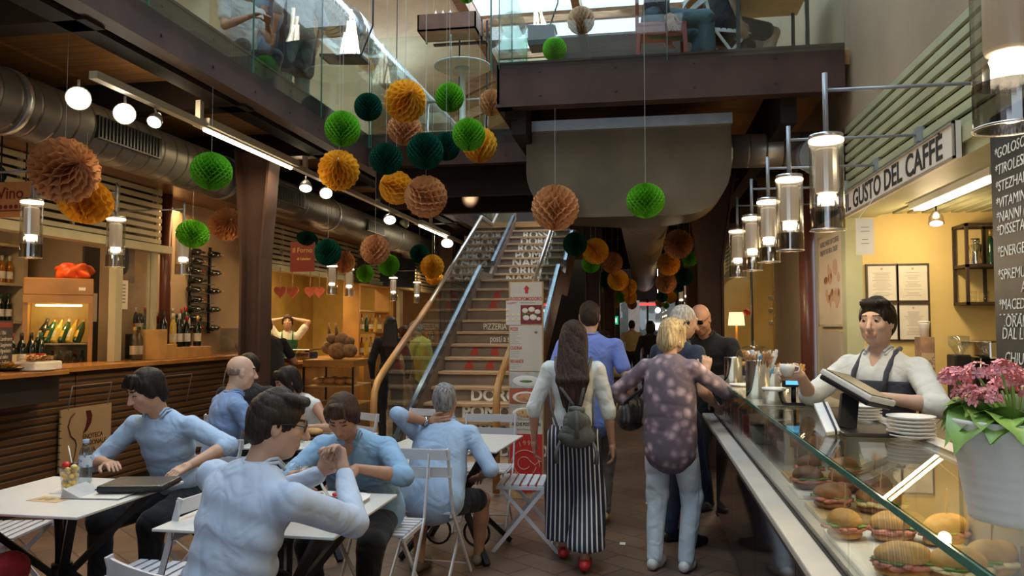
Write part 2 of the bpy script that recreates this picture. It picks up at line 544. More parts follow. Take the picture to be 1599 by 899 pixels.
# ---------------------------------------------------------------- left shop front
struct(MB().box(-5.8, -5.5, 8.0, 10.1, 0, 3.06).box(-7.4, -5.8, 8.0, 8.15, 0, 3.06).build('wall_pier_left', M_beige))
struct(MB().box(-7.4, -5.2, -5, 23, 3.04, 3.12).box(-5.3, -4.42, -5, 23, 3.03, 3.06).build('ceiling_shop_left', M_plank))
struct(MB().box(-7.4, -5.3, 3.0, 3.15, 0, 3.1).build('wall_shop_left_side', M_cream))
M_shopwall = mat('shop_back_wall', (0.13, 0.10, 0.06), 0.8, 0, 0.15, 2)
struct(MB().box(-7.35, -7.3, 3.2, 8.0, 0, 3.04).build('wall_shop_left_back', M_shopwall))
struct(MB().tube([(-5.3, 7.85, 1.2), (-5.3, 7.85, 3.04)], 0.06, 14).build('trim_downpipe_left', mat('brown_pipe', (0.13, 0.045, 0.03), 0.3, 0, 0.1, 3)))
M_slatL = mat('cream_slat', (0.42, 0.40, 0.27), 0.5, 0, 0.1, 3)
def slats(name, x, y0, y1, z0, z1, n, mt, side):
    b = MB()
    for i in range(n):
        z = z0 + (i + 0.5) * (z1 - z0) / n
        b.box(x - 0.012, x + 0.012, y0, y1, z - 0.023, z + 0.023)
    y = y0 + 0.1
    while y < y1:
        b.box(x - 0.03 * side - 0.015, x - 0.03 * side + 0.015, y, y + 0.03, z0, z1)
        y += 0.62
    return struct(b.build(name, mt))
slats('trim_slats_left', -5.2, 3.1, 7.6, 2.42, 3.03, 8, M_slatL, 1)
struct(MB().box(-5.42, -5.38, 3.1, 7.7, 2.42, 3.04).build('trim_slats_backing_left', M_dark))
slats('trim_slats_left.001', -5.2, 9.8, 15.5, 2.42, 3.03, 8, M_slatL, 1)
struct(MB().box(-5.42, -5.38, 9.8, 23, 2.42, 3.04).build('trim_slats_backing_left.001', M_dark))
slats('trim_slats_left.002', -5.2, 16.2, 22, 2.42, 3.03, 8, M_slatL, 1)
f = MB().box(-5.3, -5.15, 3.1, 7.75, 2.34, 2.42).box(-5.28, -5.2, 3.1, 3.2, 0, 2.4).box(-5.28, -5.2, 6.9, 7.0, 1.19, 2.4)
f.box(-5.28, -5.2, 7.5, 7.56, 1.19, 2.4)
struct(f.build('trim_shopfront_left', M_slatL))
struct(MB().box(-5.3, -5.15, 9.75, 22, 2.34, 2.42).box(-5.28, -5.2, 13.2, 13.3, 0, 2.4).box(-5.28, -5.2, 16.0, 16.2, 0, 3.0).build('trim_shopfront_left.001', M_slatL))
struct(MB().box(-5.245, -5.235, 7.0, 7.5, 1.19, 2.34).build('window_1', M_glass_w))
# bakery: lit interior behind
struct(MB().box(-7.3, -7.2, 9.9, 16.0, 0, 3.04).box(-7.3, -5.4, 16.0, 16.15, 0, 3.04).build('wall_bakery', mat('bakery_wall', (0.55, 0.36, 0.10), 0.7, 0, 0.15, 2)))
struct(MB().box(-7.3, -5.5, 10.0, 10.1, 0, 3.04).build('wall_bakery_side', M_beige))
# shops further down the left side
struct(MB().box(-7.3, -5.2, 19.2, 19.4, 0, 3.0).box(-7.3, -7.2, 16.2, 23.9, 0, 3.0).build('wall_bar_left', mat('far_shop_wall', (0.16, 0.10, 0.05), 0.7, 0, 0.2, 2)))

# ---------------------------------------------------------------- right side stalls
slats('trim_slats_right', 1.55, 1.2, 6.2, 2.50, 3.08, 8, M_slat, -1)
struct(MB().box(1.75, 1.78, 1.2, 6.2, 2.47, 3.08).build('trim_slats_backing_right', mat('slat_recess', (0.06, 0.055, 0.03), 0.7)))
f = MB().box(1.5, 1.6, 1.2, 6.25, 2.42, 2.5).box(1.52, 1.72, 1.2, 6.25, 2.36, 2.42).box(1.5, 1.62, 6.1, 6.22, 0, 2.45)
struct(f.build('trim_shopfront_right', M_slat))
# inner side wall of the coffee stall, seen face on
struct(MB().box(1.62, 3.4, 6.1, 6.25, 0, 3.08).build('wall_stall_side', M_yellow))
c = MB()
for i in range(16):
    c.box(1.74 + i * 0.1, 1.80 + i * 0.1, 1.2, 6.1, 2.38, 2.40)
struct(c.build('ceiling_stall_slats', M_slat))
struct(MB().box(1.62, 3.4, 1.2, 6.1, 2.46, 2.5).build('ceiling_stall', mat('stall_ceiling', (0.32, 0.29, 0.15), 0.7)))
# piers and windows beyond
struct(MB().box(1.5, 1.75, 7.55, 9.3, 0, 3.08).build('wall_pier_right', M_beige))
struct(MB().box(1.56, 1.75, 6.25, 7.3, 0, 2.45).build('wall_poster_panel', M_cream))
struct(MB().box(1.6, 1.75, 6.25, 7.6, 2.45, 3.08).build('wall_over_panel', M_dark))
struct(MB().tube([(1.49, 7.42, 0), (1.49, 7.42, 3.08)], 0.07, 14).build('trim_downpipe_right', mat('brown_pipe', (0.13, 0.045, 0.03), 0.3)))
slats('trim_slats_right.001', 1.55, 9.3, 15.0, 2.50, 3.08, 8, M_slat, -1)
struct(MB().box(1.5, 1.6, 9.3, 15.2, 2.40, 2.5).build('trim_shopfront_right.001', M_slat))
struct(MB().box(2.4, 2.5, 9.3, 23.9, 0, 3.08).box(1.5, 2.4, 15.1, 15.3, 0, 3.08).box(1.7, 2.4, 9.3, 9.35, 0, 3.08).build('wall_far_stalls', mat('far_yellow', (0.60, 0.44, 0.16), 0.8, 0, 0.1, 2)))
struct(MB().box(1.5, 1.6, 15.3, 23.9, 0, 3.08).build('wall_far_right', M_dark))
struct(MB().box(1.535, 1.56, 9.3, 9.42, 0.9, 2.4).box(1.535, 1.56, 11.5, 11.6, 0.0, 2.4).build('trim_stall_posts', M_black))

# ---------------------------------------------------------------- floor-level ceiling lining under the right gallery is the decking itself
# end doors
d = MB()
for x in (-0.75, 0.12, 0.98):
    d.box(x - 0.03, x + 0.03, 23.95, 24.0, 0, 2.35)
d.box(-0.75, 1.0, 23.95, 24.0, 2.28, 2.36).box(-0.75, 1.0, 23.95, 24.0, 0, 0.1)
struct(d.build('door_1', M_black))
struct(MB().box(-0.72, 0.97, 23.97, 23.975, 0.1, 2.28).build('window_2', M_glass_w))
struct(MB().box(-2.5, 3.0, 26.5, 26.6, 0, 3).build('wall_outside', mat('outside_wall', (0.2, 0.2, 0.2), 0.8)))
struct(MB().box(-7.6, 3.6, 24.2, 26.6, -0.1, 0).build('floor_outside', M_floor))
struct(MB().box(-3.5, 1.1, -4.99, -4.97, 0.6, 3.8).build('window_9', mat('fill_panel_glow', (0.5, 0.6, 0.7), 0.1, emit=(0.6, 0.8, 1.0), es=0.8)))  # unseen glowing panel added on the back wall to go with the fill light

# ---------------------------------------------------------------- staircase
RX0, RX1 = -2.53, -1.33
def nose(k):
    return (7.42 + 0.32 * k, 0.163 * k) if k <= 14 else (12.95 + 0.32 * (k - 15), 0.163 * k)
M_tread = mat('tread_wood', (0.42, 0.27, 0.15), 0.45, 0, 0.25, 5, stretch=(1, 10, 10))
M_riser = mat('riser_brown', (0.17, 0.125, 0.095), 0.6, 0, 0.15, 4)
M_letter = mat('riser_lettering', (0.80, 0.78, 0.72), 0.6, 0, 0.05, 4)
M_letred = mat('riser_red', (0.35, 0.03, 0.02), 0.6, 0, 0.1, 4)
M_string = mat('stringer_brown', (0.16, 0.065, 0.035), 0.4, 0, 0.15, 3)
M_channel = mat('channel_blue_grey', (0.16, 0.20, 0.26), 0.25, 0.7, 0.1, 4)
M_handrail = mat('handrail_wood', (0.50, 0.25, 0.075), 0.35, 0, 0.15, 3, stretch=(6, 1, 1))
M_handrail2 = mat('handrail_steel', (0.50, 0.47, 0.42), 0.3, 0.7, 0.06, 3)
st = thing('staircase', 'wide staircase with wooden treads and lettered risers climbing to the gallery', 'staircase', (-1.93, 7.7, 0))
rows = {1: ('ROSSO', 0.21, 0), 2: ('POMODORO', 0.17, 0), 3: ('ROSSO', 0.20, 0), 4: ('POMO', 0.19, 0), 5: ('DORO', 0.19, 0),
        9: ('posti a sedere', 0.125, 0), 10: ('PIZZERIA NAPOLETANA', 0.125, 0), 11: ('CUCINA', 0.125, 0),
        7: ('* * *', 0.2, 1), 8: ('* * * *', 0.2, 1), 12: ('* * *', 0.2, 1), 13: ('* * *', 0.2, 1),
        15: ('NAPOLI', 0.2, 0), 16: ('ORIO', 0.22, 0), 17: ('NAPUL', 0.22, 0), 18: ('POMO', 0.22, 0), 19: ('ROSSO', 0.2, 0), 20: ('DORO', 0.2, 0), 21: ('ROSSO', 0.2, 0)}
for k in range(1, 23):
    if k < 22:
        y, z = nose(k)
        y2 = nose(k + 1)[0] if k != 14 else 12.97
        b = MB().box(RX0, RX1, y - 0.02, y2 + 0.02, z - 0.035, z)
        b.build('tread' if k != 14 else 'landing', M_tread, st, bevel=0.004)
    else:
        y, z = nose(22)
    yr = y + 0.012
    rs = MB().box(RX0, RX1, yr, yr + 0.015, z - 0.163, z - 0.035).build('riser', M_riser, st)
    if k in rows:
        s, size, red = rows[k]
        if red:
            q = MB()
            for i in range(4):
                x = RX0 + 0.25 + i * 0.27
                q.prism([(x, yr - 0.001, z - 0.15), (x + 0.13, yr - 0.001, z - 0.15), (x + 0.1, yr - 0.001, z - 0.06), (x + 0.2, yr - 0.001, z - 0.04), (x + 0.05, yr - 0.001, z - 0.04), (x + 0.02, yr - 0.001, z - 0.1)], (0, 0.0015, 0))
            q.build('lettering', M_letred, rs)
        else:
            off = (0.58 if 9 <= k <= 11 else 0.42) + (0.03 * (k % 3))
            if k >= 15: off = 0.2
            if k == 10: off = 0.30
            if k == 9: off = 0.46
            text_obj('lettering', s, size, M_letter, rs, (RX0 + off, yr - 0.001, z - 0.10), (1, 0, 0), (0, 0, 1), 0.0008, squeeze=1.05 if size > 0.15 else 0.66, bold=0.006 if size > 0.15 else 0.0)
def stringer(x0, x1, mt, nm):
    b = MB()
    a = [(x0, 7.55, 0.0), (x0, 7.75, 0.0), (x0, 12.2, 2.0), (x0, 13.1, 2.0), (x0, 15.3, 3.1), (x0, 15.3, 3.62), (x0, 15.1, 3.62), (x0, 12.95, 2.54), (x0, 12.85, 2.44), (x0, 11.95, 2.38), (x0, 7.55, 0.16)]
    # split in convex runs
    b.prism([(x0, 7.55, 0.0), (x0, 7.85, 0.0), (x0, 12.2, 2.05), (x0, 11.95, 2.42), (x0, 7.55, 0.22)], (x1 - x0, 0, 0))
    b.prism([(x0, 12.2, 2.05), (x0, 13.1, 2.05), (x0, 12.95, 2.55), (x0, 12.75, 2.42), (x0, 11.95, 2.42)], (x1 - x0, 0, 0))
    b.prism([(x0, 13.1, 2.05), (x0, 15.3, 3.2), (x0, 15.3, 3.72), (x0, 12.95, 2.55)], (x1 - x0, 0, 0))
    return b.build(nm, mt, st, fix=True)
stringer(RX0 - 0.05, RX0, M_riser, 'stringer')
stringer(RX1, RX1 + 0.05, M_string, 'stringer')
for x in (RX0 - 0.025, RX1 + 0.025):
    MB().bar((x, 7.55, 0.26), (x, 11.95, 2.47), 0.05, 0.09).bar((x, 12.95, 2.62), (x, 15.15, 3.74), 0.05, 0.09).build('glass_channel', M_channel, st)
# glass balustrades of the stair, pane by pane
for x in (RX0 - 0.025, RX1 + 0.025):
    n = 4
    for i in range(n):
        ya, yb = 7.5 + i * 1.11, 7.5 + (i + 1) * 1.11 - 0.012
        za, zb = 0.24 + (ya - 7.55) * 0.502, 0.24 + (yb - 7.55) * 0.502
        MB().prism([(x - 0.005, ya, za), (x - 0.005, yb, zb), (x - 0.005, yb, zb + 0.86), (x - 0.005, ya, za + 0.86)], (0.01, 0, 0)).build('glass_panel', M_glass, st, fix=True)
    for i in range(2):
        ya, yb = 12.95 + i * 1.11, 12.95 + (i + 1) * 1.11 - 0.012
        za, zb = 2.6 + (ya - 12.95) * 0.509, 2.6 + (yb - 12.95) * 0.509
        MB().prism([(x - 0.005, ya, za), (x - 0.005, yb, zb), (x - 0.005, yb, zb + 0.86), (x - 0.005, ya, za + 0.86)], (0.01, 0, 0)).build('glass_panel', M_glass, st, fix=True)
    MB().prism([(x - 0.005, 11.95, 2.44), (x - 0.005, 12.94, 2.44), (x - 0.005, 12.94, 3.24), (x - 0.005, 11.95, 3.24)], (0.01, 0, 0)).build('glass_panel', M_glass, st, fix=True)
for x, mt in ((-2.52, M_handrail2), (-1.34, M_handrail2)):
    MB().tube([(x, 8.9, 1.82), (x, 11.85, 3.27), (x, 12.75, 3.27), (x, 14.9, 4.42)], 0.026, 12).build('handrail', mt, st)
    MB().tube([(x, 6.98, 0.02), (x, 6.98, 0.8), (x, 7.0, 0.92), (x, 7.08, 1.01), (x, 7.25, 1.1), (x, 8.9, 1.82)], 0.034, 14).build('handrail', M_handrail, st)

# ---------------------------------------------------------------- glass balustrades of the galleries
def balustrade(label, p0, p1, step=1.22, z0=3.5, z1=4.72, first=0.0, off=(0, 0, 0)):
    p0, p1 = Vector(p0), Vector(p1)
    t = thing('glass_balustrade', label, 'balustrade', ((p0.x + p1.x) / 2, (p0.y + p1.y) / 2, z0))
    d = (p1 - p0); L = d.length; u = d.normalized(); n = Vector((-u.y, u.x, 0)) * 0.006
    a = 0.0
    e = first if first else step
    while a < L - 0.02:
        b = min(e, L)
        q0, q1 = p0 + u * (a + 0.006), p0 + u * (b - 0.006)
        g = MB().prism([(q0.x - n.x, q0.y - n.y, z0), (q1.x - n.x, q1.y - n.y, z0), (q1.x - n.x, q1.y - n.y, z1), (q0.x - n.x, q0.y - n.y, z1)], n * 2).build('glass_panel', M_glass, t, fix=True)
        MB().bar((q0.x, q0.y, z0), (q0.x, q0.y, z1), 0.013, 0.006, up=(u.x, u.y, 0)).build('pane_edge', M_glass_e, g)
        a = b; e = b + step
    return t
balustrade('long glass balustrade along the edge of the left gallery', (-2.97, 0.6, 0), (-2.97, 15.0, 0), 1.28, first=1.0)
balustrade('glass balustrade of the bridge behind the cluster of paper balls', (-2.95, 8.0, 0), (-1.2, 8.0, 0), 0.9)
balustrade('glass balustrade on the front edge of the brown balcony overhead', (-1.13, 5.96, 0), (1.5, 5.96, 0), 1.32, z0=3.6)
balustrade('glass balustrade on the left side of the brown balcony overhead', (-1.2, 6.0, 0), (-1.2, 8.0, 0), 1.0, z0=3.6)
t = thing('guard_rail', 'slim metal guard rail round the stair opening on the upper floor', 'rail', (-2.1, 10.1, 3.66))
MB().tube([(-2.95, 10.1, 4.62), (-1.2, 10.1, 4.62)], 0.022).build('top_rail', M_alu, t)
for x in (-2.9, -2.1, -1.3):
    MB().tube([(x, 10.1, 3.66), (x, 10.1, 4.62)], 0.014).build('post', M_alu, t)

# ---------------------------------------------------------------- ducts
def loft(b, rings, mi=0, smooth=True):
    n = len(rings[0]); vs = []; fs = []
    for r in rings:
        vs += r
    for i in range(len(rings) - 1):
        for k in range(n):
            k2 = (k + 1) % n
            fs.append((i * n + k, i * n + k2, (i + 1) * n + k2, (i + 1) * n + k))
    b.add(vs, fs, mi, smooth)
    return b
d = thing('air_duct', 'long round metal duct along the wood-lined ceiling of the left shops', 'duct', (-4.17, 9, 2.8))
MB().tube([(-4.17, -3, 3.03), (-4.17, 22.5, 3.03)], 0.215, 28).build('duct_tube', M_duct, d)
for y in (4.35, 7.0, 9.6, 12.3):
    MB().tube([(-4.17, y, 3.03), (-4.17, y + 0.05, 3.03)], 0.225, 28).build('duct_collar', M_alu, d)
for y in (5.0, 7.75, 10.6):
    g = MB().box(-4.0, -3.94, y, y + 0.75, 2.93, 3.1)
    for i in range(18):
        g.box(-3.94, -3.93, y + 0.02 + i * 0.04, y + 0.035 + i * 0.04, 2.94, 3.09)
    g.build('air_grille', M_black, d)
d = thing('spiral_duct', 'shiny spiral duct under the roof of the upper floor on the left', 'duct', (-3.75, 9, 5.1))
M_spiral = bands('spiral_metal', (0.62, 0.66, 0.68), (0.34, 0.37, 0.39), 9.0, 'Y', 0.85, 0.25, 0.85, soft=0.08, bump=0.6)
MB().tube([(-3.75, 1.0, 5.35), (-3.75, 19, 5.35)], 0.23, 28).build('duct_tube', M_spiral, d)
MB().tube([(-3.75, 9.1, 5.35), (-3.75, 9.5, 5.35)], 0.29, 28).build('duct_collar', M_spiral, d)
MB().tube([(-3.75, 9.5, 5.35), (-3.75, 9.58, 5.35)], [0.29, 0.235], 28).build('duct_collar', M_spiral, d)
for y in (7.6, 10.6, 12.0):
    MB().box(-3.55, -3.515, y, y + 0.35, 5.2, 5.32).build('air_grille', M_alu, d)
for y in (6.5, 11.3, 15.5):
    MB().tube([(-3.75, y, 5.35), (-3.75, y, 7.2)], 0.008, 6).build('hanger', M_black, d)
# big sheet-metal plenum under the balcony and the duct that leaves it
d = thing('air_plenum', 'broad sheet-metal air box with rounded lower corners under the balcony', 'duct', (-0.1, 7.2, 2.45))
def urings(x0, x1, z0, z1, r, y):
    pts = [(x1, y, z1), (x0, y, z1)]
    for i in range(9):
        a = PI + (PI / 2) * i / 8
        pts.append((x0 + r + r * math.cos(a), y, z0 + r + r * math.sin(a)))
    for i in range(9):
        a = 1.5 * PI + (PI / 2) * i / 8
        pts.append((x1 - r + r * math.cos(a), y, z0 + r + r * math.sin(a)))
    return pts
A = urings(-0.98, 0.72, 2.46, 3.28, 0.40, 6.45)
B = urings(-0.98, 0.72, 2.46, 3.26, 0.40, 7.0)
def circ(y, r, cx=0.02, cz=2.86):
    base = urings(-1, 1, -1, 1, 0.9, 0)
    out = []
    for p in base:
        v = Vector((p[0], p[2])).normalized()
        out.append((cx + v.x * r, y, cz + v.y * r))
    return out
b = loft(MB(), [A, B, circ(8.15, 0.30)])
b.add(A, [list(range(len(A)))])
b.build('plenum_box', M_sheet, d, fix=True)
fl = MB().box(-0.99, 0.73, 6.42, 6.45, 3.2, 3.29)
fl.build('flange', M_alu, d)
for i, (x, z) in enumerate(((-0.9, 3.22), (-0.35, 3.22), (0.2, 3.22), (0.64, 3.22))):
    MB().box(x, x + 0.06, 6.412, 6.42, z, z + 0.012).build('clip', M_alu, d)
d = thing('ceiling_duct', 'round duct running down the middle of the hall below the balcony', 'duct', (0.02, 15, 2.55))
MB().tube([(0.02, 8.15, 2.86), (0.02, 23.2, 2.86)], 0.30, 32).build('duct_tube', bands('dull_duct', (0.26, 0.23, 0.19), (0.15, 0.13, 0.11), 1.6, 'Y', 0.95, 0.5, 0.5, soft=0.02, bump=0.5), d)
d = thing('branch_duct', 'short ribbed duct from the sheet-metal air box to the right wall', 'duct', (1.2, 7.0, 2.95))
MB().tube([(0.735, 6.85, 3.06), (1.55, 6.85, 3.06)], 0.145, 24).build('duct_tube', M_ductx, d)
MB().cyl((1.3, 6.85, 3.0), (1.36, 6.3, 2.88), 0.08, 0.15, 20).cyl((1.36, 6.3, 2.88), (1.365, 6.27, 2.875), 0.155, 0.155, 20).build('outlet_cone', mat('grey_funnel', (0.30, 0.31, 0.33), 0.4, 0.5), d)

# ---------------------------------------------------------------- light track with tubes and spots, left side
M_track = mat('track_grey', (0.50, 0.46, 0.38), 0.5, 0.3, 0.06, 3)
M_tube = emis('fluorescent_tube', (1.0, 0.86, 0.52), 9.0)
M_bulb = emis('bulb_glow', (1.0, 0.88, 0.66), 22.0)
M_spotglow = emis('spot_glow', (1.0, 0.93, 0.74), 30.0)
t = thing('light_track', 'grey lighting track under the left gallery with long glowing tubes', 'light track', (-3.4, 8, 3.09))
MB().box(-3.43, -3.37, 4.25, 16.5, 3.10, 3.15).build('channel', M_track, t)
for y0, y1 in ((5.5, 7.0), (11.4, 13.0)):
    MB().box(-3.47, -3.33, y0 - 0.05, y1 + 0.05, 3.11, 3.17).build('tube_housing', M_track, t)
    MB().tube([(-3.4, y0, 3.095), (-3.4, y1, 3.095)], 0.02, 10).build('light_tube', M_tube, t)
    lamp('tube_light', 'AREA', (-3.4, (y0 + y1) / 2, 3.06), 22, (1, 0.8, 0.48), 0.1, 1.4, aim=(-3.4, (y0 + y1) / 2, 0))
for y in (3.2, 5.2, 7.4, 10, 13):
    lamp('track_glow', 'POINT', (-3.5, y, 3.22), 3.0, (1, 0.8, 0.5), 0.05)  # added fill that lifts the boards above the track, not lamps of it
for y in (5.4, 7.3, 9.5, 12, 14.5):
    MB().box(-3.42, -3.38, y, y + 0.05, 3.15, 3.3).build('bracket', M_track, t)
sp_lab = ['disc spotlight with visible lamp rings, first of the track on the left', 'round spotlight glaring straight at us beside the ringed one', 'small tilted spotlight seen side-on, third along the left track',
          'spotlight glowing right of the air grille above the il Forno sign', 'heart-shaped double glare spotlight beside the hanging yellow ball', 'spotlight left of the far fluorescent tube by the stairs', 'unlit metal spotlight just before the far fluorescent tube', 'flat oval spotlight beyond the far fluorescent tube next to the handrail']
sp = [((-3.50, 4.25, 2.98), (-2.6, 3.2, 2.3), 0.075, 1), ((-3.45, 4.62, 2.98), (-1.2, 1.5, 1.9), 0.072, 1), ((-3.42, 4.9, 3.0), (-3.3, 4.2, 2.2), 0.05, 1),
      ((-3.45, 7.45, 2.98), (-3.2, 6.6, 1.2), 0.065, 1), ((-3.42, 7.9, 3.0), (-2.6, 6.5, 1.7), 0.07, 1), ((-3.42, 10.05, 3.0), (-3.0, 9, 1.5), 0.085, 1), ((-3.4, 10.6, 3.0), (-4.4, 10.6, 1.8), 0.07, 0), ((-3.4, 13.1, 3.0), (-3.2, 12, 1.6), 0.11, 1)]
M_spotbody = mat('spot_body', (0.42, 0.40, 0.36), 0.35, 0.6, 0.05, 5)
for (c, aim, r, on), lab in zip(sp, sp_lab):
    c = Vector(c); a = (Vector(aim) - c).normalized()
    s = thing('spotlight', lab, 'spotlight', c, group='spotlights on the left track')
    MB().tube([c - a * 0.09, c - a * 0.06, c - a * 0.02, c + a * 0.01], [r * 0.35, r * 0.7, r, r], 20).build('housing', M_spotbody, s)
    MB().disc(c + a * 0.012, r * 0.88, a, 0.004, 20).build('lens', M_spotglow if on else M_spotbody, s)
    MB().tube([c - a * 0.05, (c.x, c.y, 3.10)], 0.008, 6).build('bracket', M_track, s)
    if on:
        lamp('spot_beam', 'SPOT', c + a * 0.04, 34, (1, 0.82, 0.55), 0.06, aim=(aim[0], aim[1], aim[2] - 0.9), spot=80)

# ---------------------------------------------------------------- glass cylinder pendants on arms
M_pglass = glassy('ribbed_pendant_glass', (0.80, 0.77, 0.72), 0.2, 0.8, 0.15)
M_psmoke = glassy('smoked_pendant_glass', (0.58, 0.56, 0.54), 0.18, 0.85, 0.05)
M_core = mat('pendant_inner_sleeve', (0.42, 0.38, 0.33), 0.5, 0, 0.03, 5, emit=(1.0, 0.75, 0.48), es=0.22)
M_cap = mat('pendant_cap', (0.55, 0.54, 0.52), 0.25, 0.8)
M_ring = emis('pendant_ring_glow', (1.0, 0.86, 0.62), 3.0)
def make_pendant(arm, side, label, group):
    """arm: length of the horizontal arm, side: +1 arm runs to +x, -1 to -x; origin = bottom centre of the glass"""
    t = thing('pendant_lamp', label, 'pendant lamp', (0, 0, 0), group=group)
    b = MB(); r = 0.073
    prof = [(r, 0.10), (r, 0.40), (r * 0.98, 0.42)]
    vs = []; fs = []; seg = 48
    for rr, z in [(r, 0.10), (r, 0.25), (r, 0.42)]:
        for k in range(seg):
            a = 2 * PI * k / seg; q = rr * (1 + (0.008 if k % 2 else 0))
            vs.append((q * math.cos(a), q * math.sin(a), z))
    for i in range(2):
        for k in range(seg):
            k2 = (k + 1) % seg
            fs.append((i * seg + k, i * seg + k2, (i + 1) * seg + k2, (i + 1) * seg + k))
    b.add(vs, fs, 0, False); b.build('glass_cylinder', M_pglass, t)
    MB().lathe([(r * 1.01, 0.0), (r * 1.01, 0.10)], seg=48, smooth=False).build('smoked_collar', M_psmoke, t)
    sm = MB()
    sm.v = []; sm.f = []
    vs = []; fs = []
    for z in (0.0, 0.1):
        for k in range(seg):
            a = 2 * PI * k / seg; vs.append((r * 1.02 * math.cos(a), r * 1.02 * math.sin(a), z))
    for k in range(seg):
        fs.append((k, (k + 1) % seg, seg + (k + 1) % seg, seg + k))
    MB().tube([(r * 1.02 * math.cos(2 * PI * k / 24), r * 1.02 * math.sin(2 * PI * k / 24), 0.003) for k in range(25)], 0.003, 6).build('bottom_rim', M_cap, t)
    MB().lathe([(0.0, 0.415), (r * 0.9, 0.415), (r * 1.0, 0.42), (r * 1.0, 0.435), (0.0, 0.437)], seg=32).build('top_cap', M_cap, t)
    MB().lathe([(r * 0.93, 0.402), (r * 1.03, 0.402), (r * 1.03, 0.414), (r * 0.93, 0.414)], seg=32).build('glow_ring', M_ring, t)
    MB().lathe([(0.046, 0.17), (0.05, 0.18), (0.05, 0.36), (0.044, 0.37)], seg=24).build('inner_sleeve', M_core, t)
    MB().lathe([(0.0, 0.135), (0.036, 0.14), (0.04, 0.155), (0.034, 0.168), (0.0, 0.17)], seg=20).build('bulb', M_bulb, t)
    MB().tube([(0, 0, 0.43), (0, 0, 0.72)], 0.012, 10).build('stem', M_rail, t)
    MB().tube([(0, 0, 0.64), (side * arm, 0, 0.64)], 0.0085, 8).build('arm', M_rail, t)
    MB().box(side * arm - 0.02, side * arm + 0.02, -0.03, 0.03, 0.60, 0.68).build('wall_plate', M_rail, t)
    return t
gR, gL = 'glass pendants over the coffee counter', 'glass pendants in front of the left shops'
labR = ['large glass cylinder pendant cut off by the right edge of the picture', 'glass cylinder pendant hanging just under the sign letters, second nearest', 'glass cylinder pendant with longest visible arm end left of the coffee sign, third nearest',
        'fourth glass cylinder pendant of the row over the counter', 'fifth glass cylinder pendant of the row over the counter', 'last glass cylinder pendant of the counter row, in front of the steel column',
        'small distant glass pendant just left of the steel column', 'tiny distant glass pendant behind the bald man', 'most distant tiny glass pendant on the right side of the hall']
pR = make_pendant(0.70, 1, labR[0], gR)
posR = [(0.80, 1.83), (0.82, 3.63), (0.83, 4.58), (0.84, 5.4), (0.84, 6.2), (0.83, 7.05), (0.85, 12.75), (0.85, 15.6), (0.85, 17.9)]
for i, (x, y) in enumerate(posR):
    if i == 0:
        pR.location = (x, y, 1.98)
    else:
        dup(pR, (x, y, 1.975), label=labR[i])
    lamp('pendant_light', 'POINT', (x, y, 1.93), 7.5, WARM2, 0.04)
labL = ['glass cylinder pendant beside the Vino sign above the left bar', 'glass cylinder pendant with bright top ring in front of the dark door', 'glass cylinder pendant below the green ball near the bottle rack', 'glass pendant above the plush animals of the bakery',
        'glass pendant just right of the one above the plush animals', 'glass pendant under the dark screen, left of the stair rail', 'farthest small glass pendant touching the stair handrail']
pL = make_pendant(0.78, -1, labL[0], gL)
for i, y in enumerate((4.91, 5.82, 6.79, 10.41, 11.06, 13.15, 14.6)):
    if i == 0:
        pL.location = (-4.4, y, 2.04)
    else:
        dup(pL, (-4.4, y, 2.04 if i < 3 else 1.99), label=labL[i])
    lamp('pendant_light', 'POINT', (-4.4, y, 1.95), 8, WARM, 0.04)

# ---------------------------------------------------------------- tube lamp and spot in the coffee stall
t = thing('tube_lamp', 'glowing white tube lamp on the slatted ceiling of the coffee stall', 'lamp', (1.84, 5.0, 2.3))
MB().box(1.79, 1.89, 4.35, 5.6, 2.34, 2.38).build('housing', M_white, t)
MB().box(1.805, 1.875, 4.4, 5.55, 2.325, 2.34).build('light_tube', emis('white_tube', (1.0, 0.92, 0.68), 3.2), t)
lamp('stall_tube_light', 'AREA', (1.84, 4.9, 2.3), 10, (1.0, 0.80, 0.45), 0.1, 1.2, aim=(1.84, 4.9, 0))
lamp('stall_tube_light', 'AREA', (1.84, 2.9, 2.33), 20, (1.0, 0.80, 0.48), 0.1, 1.2, aim=(1.3, 2.9, 0))
p = pt(1462, 350, 5.6)
t = thing('stall_spot', 'small hanging spotlight under the stall ceiling above the shelf', 'spotlight', p)
MB().tube([p + V(0, 0, 0.09), (p.x, p.y, 2.4)], 0.006, 6).build('stem', M_black, t)
MB().tube([p + V(0, 0, 0.09), p + V(0, 0, 0.05), p], [0.02, 0.045, 0.05], 16).build('housing', M_pglass, t)
MB().ball(p + V(0, 0, 0.005), (0.04, 0.04, 0.018)).build('bulb', M_bulb, t)
lamp('stall_spot_light', 'POINT', p - V(0, 0, 0.05), 12, WARM2, 0.04)

